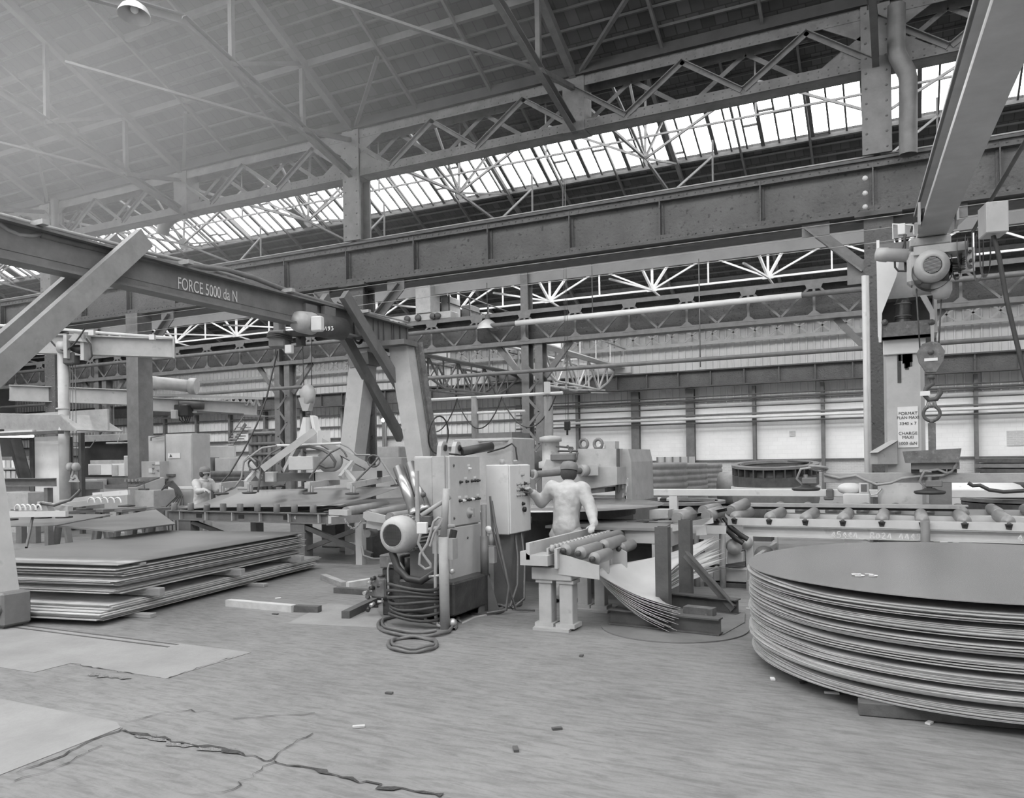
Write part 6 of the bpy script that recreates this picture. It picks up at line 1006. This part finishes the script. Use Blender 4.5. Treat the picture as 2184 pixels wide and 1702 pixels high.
cu = thing('barrel_trolley', at(150, 1060, 13.6).xy.to_3d(), 'pale drum casing with dark lid beside the small hook block', 'drum'); yb('casing', 130, 1027, 162, 1070, 13.6, .7, 'machine', cu, z0=0); yb('lid', 155, 1028, 176, 1045, 13.5, .6, 'steel_light', cu)
for k in range(6): ob('cable_bundle', G().path([at(345 + 2 * k, 1045 - 3 * k, 13.5), at(358 + 2 * k, 1036 - 2 * k, 13.4), at(372 + 2 * k, 1042, 13.4), at(376 + 3 * k, 1060, 13.4), at(350 + 8 * k, 1085, 13.3), at(352 + 8 * k, 1120, 13.2).xy.to_3d() + V((0, 0, .02))], .016), 'rubber', label='black cable draped beside the grey cabinet door', cat='cable', group='cables beside the signed cabinet')
yb('guard_board', 358, 1037, 480, 1044, 14.2, .08, 'paint_white', label='white horizontal guard board behind the worker', cat='board'); ob('board_post', G().bx(at(360, 0, 14.2).x, at(363, 0, 14.2).x, 14.2, 14.28, 0, at(360, 1040, 14.2).z), 'paint_pale', label='post carrying the white guard board', cat='post')
yb('low_partition', 412, 953, 500, 1040, 20, .1, 'paint_grey', z0=0, label='grey low partition in the distance beyond the worker', cat='partition'); yb('far_cupboard', 425, 976, 449, 1010, 19.5, .4, 'steel_mid', z0=0, label='dark cupboard against the grey partition', cat='cupboard'); yb('far_door', 458, 977, 490, 1030, 19.6, .35, 'paint_grey', z0=0, label='grey cupboard with double doors by the partition', cat='cupboard')
for k in range(3): ob('dark_pipe', G().tube(at(440, 1012 + 9 * k, 17.5), at(545, 1012 + 9 * k, 17.5), .11, 14), 'ring_dark', label=('uppermost dark pipe of the pile behind the worker', 'middle dark pipe of the pile behind the worker', 'lowest dark pipe of the pile behind the worker')[k], cat='pipe', group='dark pipes behind the worker')
for k in range(2):
    for px in (442, 540): p = at(px, 1040, 17.5); ob('pipe_stand', G().bx(p.x - .04, p.x + .04, 17.45, 17.55, 0, p.z - .0), 'steel_dark', label='short post holding up the pile of dark pipes', cat='stand', group='posts under the dark pipes') if k == 0 else None
# white panel, hood with fluorescent tube, channel beam at the left edge
yb('white_panel', 73, 932, 131, 1085, 13.0, .25, 'paint_white', z0=0, label='tall white painted panel beside the hooded work bay', cat='panel'); yb('panel_post', 62, 932, 73, 1085, 13.0, .3, 'steel_dark', z0=0, label='dark steel post at the edge of the white panel', cat='post')
YHd = 12.0; a_ = at(-60, 882, YHd - .05); b_ = at(126, 885, YHd - .05); c_ = at(163, 919, YHd); e_ = at(-60, 914, YHd)
hd = thing('hood', c_, 'sheet-metal hood with scuffed paint over a lit fluorescent tube', 'hood'); ob('canopy', G().prism([a_, b_, c_, e_], (0, .05, .02)), 'steel_light', hd); ob('canopy_side', G().prism([b_, c_, c_ + V((0, 1.2, 0)), b_ + V((0, 1.0, 0))], (.02, 0, .02)), 'machine', hd); ob('edge_rail', G().bx(e_.x, c_.x, YHd - .45, YHd - .3, c_.z - .07, c_.z), 'steel_dark', hd); ob('hood_back', G().bx(e_.x, c_.x, YHd + .8, YHd + .85, c_.z, a_.z), 'machine', hd)
p, q = at(-40, 930, YHd), at(70, 930, YHd); ob('fluorescent_tube', G().tube(p, q, .035, 12), 'lit_tube', hd); ob('tube_fitting', G().bx(p.x, q.x + .04, YHd - .04, YHd + .06, p.z + .04, p.z + .09), 'paint_white', hd); ob('hood_post', G().bx(c_.x - 1.0, c_.x - .9, YHd + .75, YHd + .85, 0, c_.z), 'steel_dark', hd)
cbm = at(-60, 1017, 10.6), at(115, 1037, 10.6); ob('channel_beam', G().sect((cbm[0].x, 10.6, (cbm[0].z + cbm[1].z) / 2 - .02), (cbm[1].x, 10.6, (cbm[0].z + cbm[1].z) / 2 - .02), Uprof(.12, .17, .015)), 'steel_mid', label='steel channel beam crossing in front of the white panel', cat='beam'); 
for px in (-20, 100): p = at(px, 1030, 10.65); ob('beam_stand', G().bx(p.x - .06, p.x + .06, 10.62, 10.74, 0, p.z - .1), 'steel_mid', label='post standing under the channel beam', cat='post', group='posts under the channel beam')
yb('machine_base', -20, 1050, 60, 1090, 12.4, .8, 'machine', z0=0, label='grey machine base with round ports beyond the channel beam', cat='machine'); rk_ = thing('tool_rack', at(20, 1050, 15).xy.to_3d(), 'rack with rows of small parts beyond the lit tube', 'rack'); yb('frame', -20, 975, 62, 1050, 15, .4, 'machine_dark', rk_, z0=0); yb('shelf', -20, 998, 62, 1001, 14.8, .2, 'machine', rk_, ch=0); yb('shelf', -20, 1020, 62, 1023, 14.8, .2, 'machine', rk_, ch=0)
for k in range(10): yb('parts_bin', 2 + 11 * (k % 5), 982 + 22 * (k // 5), 10 + 11 * (k % 5), 998 + 22 * (k // 5), 14.85, .14, random.choice(['paint_pale', 'paint_grey', 'paper']), label='small parts bin on the rack beyond the lit tube', cat='bin', group='bins on the parts rack')
ob('hanging_curtain', G().sheet(lambda u, v: at(12 + 26 * u + 26 * v, 922 + 98 * v, 12.7) + V((0, .08 * math.sin(9 * u), 0)), 12, 6, .01), 'curtain', label='dark cloth curtain hanging slantwise under the hood', cat='curtain')
# ================================================================== LIGHT JIB BEAMS AND FAR CRANES
def jib(a, b, h, w, lb, m='paint_pale'):
    T = thing('jib_beam', a, lb, 'crane beam'); ob('beam', G().sect(a, b, Iprof(w, h, .02, .03)), m, T); return T
j1 = jib(dd(-60, 728, 18.3), dd(371, 743, 19.3), .46, .25, 'pale painted jib beam carrying a small chain hoist'); ob('end_plate', G().box(dd(371, 743, 19.3), (.04, .3, .5), .8), 'paint_pale', j1)
ob('power_rail', G().path([dd(-40, 692, 18.3), dd(100, 700, 18.6), dd(230, 711, 18.9), dd(372, 721, 19.2)], .035, 6), 'paint_white', j1)
for px in (18, 92, 196, 325): ob('rail_bracket', G().box(dd(px, 697 + (px - 18) * .073, 18.6), (.12, .1, .12), .5), 'paint_white', j1)
for a, b in ((5, 90), (92, 180)): ob('festoon_cable', G().path([dd(a + (b - a) * t, 702 + 45 * math.sin(math.pi * t), 18.4) for t in [k / 10 for k in range(11)]], .02), 'rubber', j1)
h_ = thing('chain_hoist', dd(165, 740, 18.7), 'compact electric hoist in an open frame on the pale jib beam', 'hoist'); ob('frame', G().box(dd(147, 740, 18.5), (.08, .3, .55), .4).box(dd(183, 742, 18.6), (.08, .3, .6), .4).bar(dd(147, 753, 18.5), dd(183, 754, 18.6), .06, .1).bar(dd(150, 728, 18.5), dd(183, 729, 18.6), .06, .06), 'paint_pale', h_); ob('motor', G().tube(dd(126, 740, 18.5), dd(146, 741, 18.5), .14, 14), 'machine', h_); ob('drum', G().tube(dd(150, 746, 18.6), dd(182, 747, 18.6), .12, 14), 'black', h_); ob('cowl', G().prism([dd(145, 726, 18.4), dd(178, 729, 18.4), dd(165, 712, 18.4), dd(158, 711, 18.4)], (0, .2, 0)), 'machine', h_); ob('chain_bag', G().box(dd(152, 765, 18.6), (.3, .25, .28), .3, .03), 'steel_dark', h_); ob('control_cable', G().path([dd(184, 722, 18.5), dd(193, 735, 18.5), dd(196, 760, 18.5), dd(190, 768, 18.5)], .02), 'rubber', h_)
p = dd(134, 752, 18.6); ob('jib_post', G().tube(p, (p.x, p.y, 0), .12, 16).ring(dd(134, 872, 18.6), (0, 0, 1), .13, .02), 'paint_pale', label='pale round post of the jib beside the hood', cat='post')
j2 = jib(dd(20, 838, 25), dd(292, 848, 26.5), .5, .25, 'long pale jib beam beyond the dark column'); j3 = jib(dd(318, 862, 26.5), dd(548, 872, 28), .45, .25, 'far pale jib beam with a triangulated end beyond the worker')
for k in range(6): ob('top_lattice', G().bar(dd(470 + 14 * k, 866, 27.8), dd(477 + 14 * k, 851, 27.8), .06, .06).bar(dd(477 + 14 * k, 851, 27.8), dd(484 + 14 * k, 866, 27.8), .06, .06), 'paint_pale', j3)
ob('top_rail', G().bar(dd(330, 842, 26), dd(560, 850, 27.8), .08, .08), 'paint_pale', j3); ob('cable_tube', G().tube(dd(322, 815, 25.5), dd(410, 824, 26), .2, 12).tube(dd(405, 823, 26), dd(420, 824, 26), .26, 12), 'machine', label='fat grey duct section above the far jib beam', cat='duct')
h3 = thing('chain_hoist', dd(400, 868, 27.0), 'dark rope hoist with hanging cables on the far jib beam', 'hoist'); ob('drum', G().tube(dd(381, 863, 26.8), dd(435, 864, 27.2), .14, 14), 'steel_dark', h3); ob('gearbox', G().box(dd(392, 876, 26.9), (.5, .4, .4), .3, .03), 'black', h3); ob('control_box', G().box(dd(373, 884, 26.7), (.2, .2, .3), .3, .02), 'paint_grey', h3); ob('power_rail', G().bar(dd(328, 892, 27.0), dd(378, 892, 27.0), .06, .06).bar(dd(420, 878, 27.0), dd(520, 884, 27.5), .06, .06), 'steel_dark', h3)
for k in range(3): ob('hanging_cable', G().path([dd(380 + 6 * k, 885, 26.8), dd(384 + 6 * k, 897, 26.8), dd(394 + 4 * k, 902, 26.8), dd(398 + 4 * k, 888, 26.8)], .02), 'black', h3)
# overhead cranes in the far hall
oc = thing('overhead_crane', (-17, 27.3, 7.2), 'dark overhead crane bridge with switch cabinets on the second girder', 'crane'); xo = at(905, 640, 27.3).x
ob('end_carriage', G().bx(xo - 2.2, xo + 1.4, 27.0, 27.6, 7.2, 7.5, .03), 'machine', oc); ob('bridge', G().bx(xo - .3, xo + .3, 27.3, 38.0, 7.3, 8.1, .02), 'machine_dark', oc); ob('cabinet', G().bx(xo - .2, xo + .5, 26.95, 27.7, 7.5, 8.65, .02), 'machine', oc)
for k in range(5): ob('switch_cabinet', G().bx(xo + .35, xo + .75, 28.0 + 1.7 * k, 28.9 + 1.7 * k, 7.4, 8.3 - .05 * k, .02), 'machine_dark' if k % 2 else 'machine', oc)
for k in range(6): ob('handrail_post', G().bar((xo + .8, 27.9 + 1.7 * k, 7.3), (xo + .8, 27.9 + 1.7 * k, 8.5), .05, .05), 'steel_dark', oc)
ob('handrail', G().tube((xo + .8, 27.8, 8.5), (xo + .8, 37.8, 8.5), .03, 6).tube((xo + .8, 27.8, 8.0), (xo + .8, 37.8, 8.0), .025, 6), 'steel_dark', oc)
for px in (870, 893, 925, 935): p = at(px, 680, 27.0); ob('wheel', G().lathe((p.x, 26.98, 7.33), (0, -1, 0), [(.001, 0), (.13, 0), (.13, .08), (.001, .08)], 14), 'steel_dark', oc)
def truss_crane(X, lb, m):
    T = thing('overhead_crane', (X, 33, 4.9), lb, 'crane')
    for dx in (-.55, .55):
        x = X + dx; n = 8; top_, bot = [], []
        for k in range(n + 1): y = 27.9 + 10.2 * k / n; top_.append(V((x, y, 6.1))); bot.append(V((x, y, 5.95 - 1.1 * min(1, min(k, n - k) / 1.6))))
        ob('top_chord', G().path(top_, .07, 4), m, T); ob('bottom_chord', G().path(bot, .06, 4), m, T)
        for k in range(n): ob('web_diagonal', G().bar(top_[k] if k % 2 else bot[k], bot[k + 1] if k % 2 else top_[k + 1], .07, .07), m, T)
        for k in range(1, n): ob('web_post', G().bar(top_[k], bot[k], .06, .06), m, T)
    for k in range(5): y = 29.5 + 2 * k; ob('cross_brace', G().bar((X - .55, y, 4.9), (X + .55, y + 1, 4.9), .05, .05).bar((X - .55, y, 6.1), (X + .55, y, 6.1), .06, .06), m, T)
    ob('walkway', G().bx(X + .6, X + 1.1, 27.9, 38.0, 6.05, 6.1), m, T); ob('handrail', G().tube((X + 1.1, 27.9, 7.0), (X + 1.1, 38.0, 7.0), .03, 6), m, T)
    for k in range(6): ob('handrail_post', G().bar((X + 1.1, 27.9 + 1.96 * k, 6.1), (X + 1.1, 27.9 + 1.96 * k, 7.0), .04, .04), m, T)
    ob('end_carriage', G().bx(X - 1.2, X + 1.4, 37.9, 38.2, 5.8, 6.15, .02), m, T); ob('trolley', G().bx(X - .5, X + .5, 30, 31.2, 6.2, 6.7, .05), 'cladding', T)
truss_crane(-13.4, 'white trussed overhead crane ending on the far wall girder', 'truss_white'); truss_crane(-18.8, 'grey trussed overhead crane beyond the gantry legs', 'steel_mid')
# swing supply boom with hanging cables, posts, pendant
sb = thing('supply_boom', at(1050, 846, 20), 'pale supply boom with drooping cables in front of the laced column', 'boom'); ob('boom', G().tube(at(880, 855, 20), at(1200, 838, 20), .045, 8), 'paint_white', sb); ob('second_rail', G().tube(at(880, 886, 20), at(1120, 877, 20), .04, 8), 'paint_white', sb)
for a, b in (((885, 860), (975, 850)), ((975, 850), (1070, 846)), ((1070, 846), (1185, 845))): ob('droop_cable', G().path([at(a[0] + (b[0] - a[0]) * t, a[1] + (b[1] - a[1]) * t + 66 * math.sin(math.pi * t) ** .8, 19.9) for t in [k / 14 for k in range(15)]], .018), 'rubber', sb)
for px, w_ in ((1012, .1), (1169, .13)): p = at(px, 846, 20); ob('boom_post', G().tube(p, (p.x, p.y, 0), w_, 12), 'steel_mid', sb)
ob('switch_box', G().box(at(1167, 827, 19.9), (.14, .12, .32)), 'paint_white', sb)
pn = thing('pendant_control', at(1210, 910, 21), 'black pendant control hanging on thin cables before the white wall', 'pendant'); ob('case', G().box(at(1210, 908, 21), (.16, .12, .26), 0, .02), 'black', pn); ob('hook', G().tube(at(1210, 918, 21), at(1210, 928, 21), .03), 'black', pn)
for k in range(3): q = at(1207 + 3 * k, 895, 21); ob('cable', G().tube(q, (q.x, 21, 9.9), .006, 5), 'steel_dark', pn)
# lamps
def dome(p, R, lb, rod=.6, tilt=(0, 0, 1)):
    T = thing('dome_lamp', p, lb, 'lamp'); ob('shade', G().lathe(p, tilt, [(R, 0), (R * .97, R * .15), (R * .8, R * .5), (R * .45, R * .8), (R * .25, R * .9), (R * .22, R * .9), (R * .78, R * .47), (R * .96, R * .02), (R, 0)], 28), 'lamp_shade', T); ob('socket', G().lathe(p, tilt, [(R * .25, R * .88), (R * .22, R * 1.3), (R * .08, R * 1.4), (R * .02, R * 1.41)], 14), 'steel_dark', T); e = V(tilt).normalized()
    ob('bulb', G().ball(p + e * R * .45, R * .25), 'paper', T); ob('rod', G().tube(p + e * R * 1.38, p + V((0, 0, R * 1.38 + rod)), .015, 6), 'steel_dark', T)
dome(dd(286, 34, 12.0), .235, 'large enamel dome lamp hanging from the main roof', .8, (-.05, .12, 1)); dome(at(1548, 550, 30), .35, 'dome lamp hanging under the white bracing near the column', 1.5); dome(at(1255, 580, 30), .35, 'dome lamp hanging under the girder beside the tall laced column', 1.5); dome(at(1007, 612, 29.5), .35, 'dome lamp hanging beyond the overhead crane cabinets', 1.5); dome(at(426, 686, 30), .35, 'small dark dome lamp below the gantry lettering', 1.3); dome(at(273, 706, 30), .35, 'small dark dome lamp beside the plain dark column', 1.3); dome(at(1040, 703, 26.8), .42, 'wide pale dome lamp hanging before the overhead pipe', 1.2)
sl = thing('spot_lamp', at(817, 896, 30), 'bright burning lamp near the far wall between the gantry legs', 'lamp'); ob('bulb', G().ball(at(817, 896, 30), .09), 'lit_tube', sl); ob('lamp_head', G().box(at(817, 890, 30.1), (.3, .1, .15)).bar(at(817, 890, 30.1), at(800, 868, 30.1), .05, .05), 'steel_mid', sl); ob('lamp_post', G().tube(at(822, 892, 30.2), at(822, 892, 30.2).xy.to_3d(), .05, 8), 'steel_mid', sl)
# far stair and dark plant below it
fs = thing('steel_stair', at(505, 960, 30), 'small steel stair with handrails far behind the spreader', 'stair')
for k in range(7): ob('tread', G().box(at(498 + 3.6 * k, 948 - 6 * k, 30), (.5, .5, .05)), 'steel_light', fs)
ob('stringer', G().bar(at(494, 950, 29.8), at(524, 904, 29.8), .06, .16), 'steel_mid', fs); ob('handrail', G().tube(at(488, 935, 29.8), at(520, 888, 29.8), .03, 6).tube(at(520, 888, 29.8), at(600, 888, 29.8), .03, 6), 'steel_mid', fs)
pw = thing('pipe_plant', at(570, 1000, 30).xy.to_3d(), 'dark group of pipes and valves far behind the hook block', 'pipework'); ob('support_frame', G().bx(at(535, 0, 30.3).x, at(596, 0, 30.3).x, 30.2, 30.6, 0, at(560, 940, 30.3).z), 'steel_dark', pw)
for k in range(6): p = at(538 + 10 * k, 1010, 30); ob('vertical_pipe', G().tube((p.x, 30, 0), (p.x, 30, at(560, 915 + 6 * (k % 3), 30).z), .16, 10), 'steel_dark' if k % 2 else 'steel_mid', pw); 
for k in range(3): ob('cross_pipe', G().tube(at(532, 925 + 22 * k, 29.8), at(600, 923 + 22 * k, 29.8), .08, 8), 'steel_mid', pw)
# ================================================================== PEOPLE
def caps(g, chain):
    for (p, r), (q, r2) in zip(chain, chain[1:]):
        p, q = V(p), V(q); g.tube(p, q, r, 14, r2); g.ball(p, r, 14); g.ball(q, r2, 14)
    return g
def fuse(o, vox, smooth=4, folds=0.0):
    m = o.modifiers.new('fuse', 'REMESH'); m.mode = 'VOXEL'; m.voxel_size = vox; m.use_smooth_shade = True
    if folds:
        t = bpy.data.textures.get('cloth_folds') or bpy.data.textures.new('cloth_folds', 'CLOUDS'); t.noise_scale = .09
        d = o.modifiers.new('folds', 'DISPLACE'); d.texture = t; d.strength = folds; d.mid_level = .5; d.texture_coords = 'GLOBAL'
    s = o.modifiers.new('relax', 'SMOOTH'); s.factor = .5; s.iterations = smooth
def hand(g, w, d, up, s=1.0, curl=.35):
    """palm, four unequal bent fingers and a thumb leaving the side of the palm; w wrist, d pointing direction, up back of the hand"""
    w, d, up = V(w), V(d).normalized(), V(up).normalized(); sd = d.cross(up).normalized(); up = sd.cross(d)
    caps(g, [(w, .026 * s), (w + d * .045 * s, .03 * s), (w + d * .085 * s, .028 * s)])
    for k, ln in enumerate((.066, .076, .07, .055)):
        o = w + d * .085 * s + sd * (.03 - .02 * k) * s; a = o + d * ln * .45 * s - up * ln * curl * .2 * s; b = a + d * ln * .35 * s - up * ln * curl * .7 * s; c = b + d * ln * .12 * s - up * ln * curl * .9 * s
        caps(g, [(o, .0105 * s), (a, .0098 * s), (b, .009 * s), (c, .008 * s)])
    t = w + d * .03 * s + sd * .03 * s; caps(g, [(t, .014 * s), (t + d * .03 * s + sd * .03 * s - up * .012 * s, .0115 * s), (t + d * .06 * s + sd * .035 * s - up * .022 * s, .01 * s)])
def head(g, c, f, up):
    c, f, up = V(c), V(f).normalized(), V(up).normalized(); sd = f.cross(up).normalized()
    def el(o, r, sx, sy, sz): 
        b = G().ball((0, 0, 0), r, 16); g.add([V(o) + sd * (p.x * sx) + f * (p.y * sy) + up * (p.z * sz) for p in b.v], b.f, True)
    el(c + up * .02, .1, .78, .98, 1.05); el(c - up * .045 + f * .025, .075, .8, .85, .95); el(c - up * .088 + f * .062, .03, 1, .8, .7)
    caps(g, [(c + f * .088 + up * .018, .011), (c + f * .112 - up * .022, .015)]); caps(g, [(c + f * .085 - up * .058 - sd * .02, .008), (c + f * .085 - up * .058 + sd * .02, .008)])
    caps(g, [(c + f * .083 + up * .03 - sd * .04, .012), (c + f * .083 + up * .03 + sd * .04, .012)])
    for s in (-1, 1): el(c + sd * .082 * s, .03, .4, .7, 1.05)
    return sd
def person(label, J, f, up_head, jacket, trousers, cap, glasses=False, hands=((1, 0, 0), (1, 0, 0)), hair=True):
    P = thing('person', V((J['pelvis'][0], J['pelvis'][1], 0)), label, 'person'); g = G(); hc = V(J['head'])
    caps(g, [(J['pelvis'], .13), (J['waist'], .12), (J['chest'], .14), (J['neck'], .055), (hc - V((0, 0, .06)), .055)])
    sd = head(g, hc, f, up_head)
    for s in 'LR':
        caps(g, [(J['chest'], .09), (J['sh' + s], .06), (J['el' + s], .045), (J['wr' + s], .03)]); caps(g, [(J['hip' + s], .085), (J['kn' + s], .058), (J['an' + s], .042), (J['toe' + s], .038)])
    hand(g, J['wrL'], hands[0], (0, 0, 1)); hand(g, J['wrR'], hands[1], (0, 0, 1))
    b = ob('body', g, 'skin', P); fuse(b, .0085, 3)
    c = G(); caps(c, [(J['pelvis'] + V((0, 0, .02)), .165), (J['waist'], .15), (J['chest'], .175), (V(J['chest']).lerp(V(J['neck']), .7), .1)])
    for s in 'LR': caps(c, [(V(J['chest']).lerp(V(J['sh' + s]), .5), .12), (J['sh' + s], .088), (J['el' + s], .068), (V(J['el' + s]).lerp(V(J['wr' + s]), .92), .05)])
    fuse(ob('jacket', c, jacket, P), .014, 3, .03)
    c = G(); caps(c, [(J['waist'], .13), (J['pelvis'], .16)])
    for s in 'LR': caps(c, [(J['pelvis'], .13), (J['hip' + s], .115), (J['kn' + s], .085), (V(J['an' + s]) + V((0, 0, .03)), .072)])
    fuse(ob('trousers', c, trousers, P), .014, 3, .03)
    for s in 'LR': c = G(); caps(c, [(V(J['an' + s]) - V((0, 0, .01)), .055), (J['toe' + s], .045)]); fuse(ob('shoe', c, 'black', P), .012, 2)
    up = V(up_head).normalized(); ff = V(f).normalized()
    c = G(); cl = G().lathe((0, 0, 0), (0, 0, 1), [(.108, .035), (.112, .06), (.108, .1), (.085, .13), (.03, .145), (.001, .146)], 20); c.add([hc + sd * p.x * .92 + ff * (p.y * 1.06 - .005) + up * p.z for p in cl.v], cl.f, True)
    cp = ob('cap', c, cap, P); ob('visor', G().sheet(lambda u, v: hc + sd * ((u - .5) * .15) + ff * (.085 + .07 * v * (1 - (2 * u - 1) ** 2 * .6)) + up * (.055 - .025 * v - .02 * (2 * u - 1) ** 2), 8, 4, .005), cap, cp)
    if hair: hr = G().ball(hc + up * .0 - ff * .012, .104, 16, (.93, 1, .95)); ob('hair', hr, 'hair', P)
    for s in (-1, 1): ob('eye', G().ball(hc + ff * .084 + sd * .034 * s + up * .012, .011, 8), 'black', P)
    if glasses:
        gl = G()
        for s in (-1, 1): gl.ring(hc + ff * .1 + sd * .034 * s + up * .01, ff, .026, .003, 14, 5); gl.path([hc + ff * .1 + sd * .06 * s + up * .015, hc + ff * .02 + sd * .09 * s + up * .015], .003, 5)
        ob('spectacles', gl, 'black', P)
    ob('collar', G().ring(V(J['neck']) - V((0, 0, .02)), (0, .1, 1), .075, .028, 16), jacket, P); return P
W = V((-12.95, 11.9, 0)); q_ = lambda x, y, z: W + V((x, y, z))
person('worker in a cap and pale jacket with one hand on a suction pad', dict(pelvis=q_(0, 0, .84), waist=q_(.0, 0, .97), chest=q_(.05, -.01, 1.17), neck=q_(.09, -.02, 1.33), head=q_(.13, -.03, 1.45), shR=q_(.06, -.19, 1.26), elR=q_(.28, -.34, 1.1), wrR=q_(.52, -.4, 1.13), shL=q_(.06, .17, 1.26), elL=q_(.22, .24, 1.05), wrL=q_(.45, .1, 1.16),
    hipL=q_(0, .09, .78), knL=q_(.06, .1, .42), anL=q_(.02, .1, .06), toeL=q_(.17, .1, .045), hipR=q_(0, -.09, .78), knR=q_(.04, -.1, .42), anR=q_(-.04, -.1, .06), toeR=q_(.11, -.1, .045)), (.93, -.35, -.12), (.12, -.04, 1), 'cloth', 'cloth', 'cloth_dark', True, ((1, -.2, -.1), (1, 0, -.15)))
W = V((-3.5, 8.52, 0))
person('worker in pale overalls seen from behind reaching to the push buttons', dict(pelvis=q_(0, 0, .83), waist=q_(0, .02, .97), chest=q_(-.0, .08, 1.2), neck=q_(-.01, .12, 1.36), head=q_(-.02, .16, 1.47), shL=q_(-.19, .06, 1.31), elL=q_(-.33, .06, 1.13), wrL=q_(-.385, -.08, 1.26), shR=q_(.18, .08, 1.3), elR=q_(.31, .0, 1.07), wrR=q_(.385, -.12, .9),
    hipL=q_(-.09, 0, .77), knL=q_(-.11, .03, .41), anL=q_(-.11, -.08, .06), toeL=q_(-.12, .07, .045), hipR=q_(.09, 0, .77), knR=q_(.1, .04, .41), anR=q_(.1, -.02, .06), toeR=q_(.11, .13, .045)), (-.25, .95, -.2), (0, .2, 1), 'cloth', 'cloth', 'cloth_dark', False, ((-.1, -.85, .5), (.1, -.9, -.2)))
# ================================================================== ADDED HAZE VOLUME THAT VEILS AND LIGHTENS THE ROOF
hz_ = bpy.data.materials.new('added_haze'); hz_.use_nodes = True; nt = hz_.node_tree; N = nt.nodes; N.remove(N['Principled BSDF'])
vsc = N.new('ShaderNodeVolumeScatter'); vsc.inputs['Color'].default_value = (.95, .95, .95, 1); tc_ = N.new('ShaderNodeTexCoord'); gt = N.new('ShaderNodeTexGradient'); gt.gradient_type = 'SPHERICAL'
mu = N.new('ShaderNodeMath'); mu.operation = 'MULTIPLY'; mu.inputs[1].default_value = .062
nt.links.new(tc_.outputs['Object'], gt.inputs[0]); nt.links.new(gt.outputs['Fac'], mu.inputs[0]); nt.links.new(mu.outputs[0], vsc.inputs['Density']); nt.links.new(vsc.outputs[0], N['Material Output'].inputs['Volume'])
g = G().ball((0, 0, 0), 1.0, 24); fh = ob('added_haze', g, hz_, label='pale haze volume added to lighten the roof beyond the gantry', cat='haze', kind='stuff')
fh.data.transform(Matrix.Translation((0, 0, -1))); fh.scale = (11, 5.6, 4.2); fh.location = (-14.5, 10.6, 8.6)
SC.cycles.volume_step_rate = 4; SC.cycles.volume_max_steps = 48; SC.cycles.volume_bounces = 1
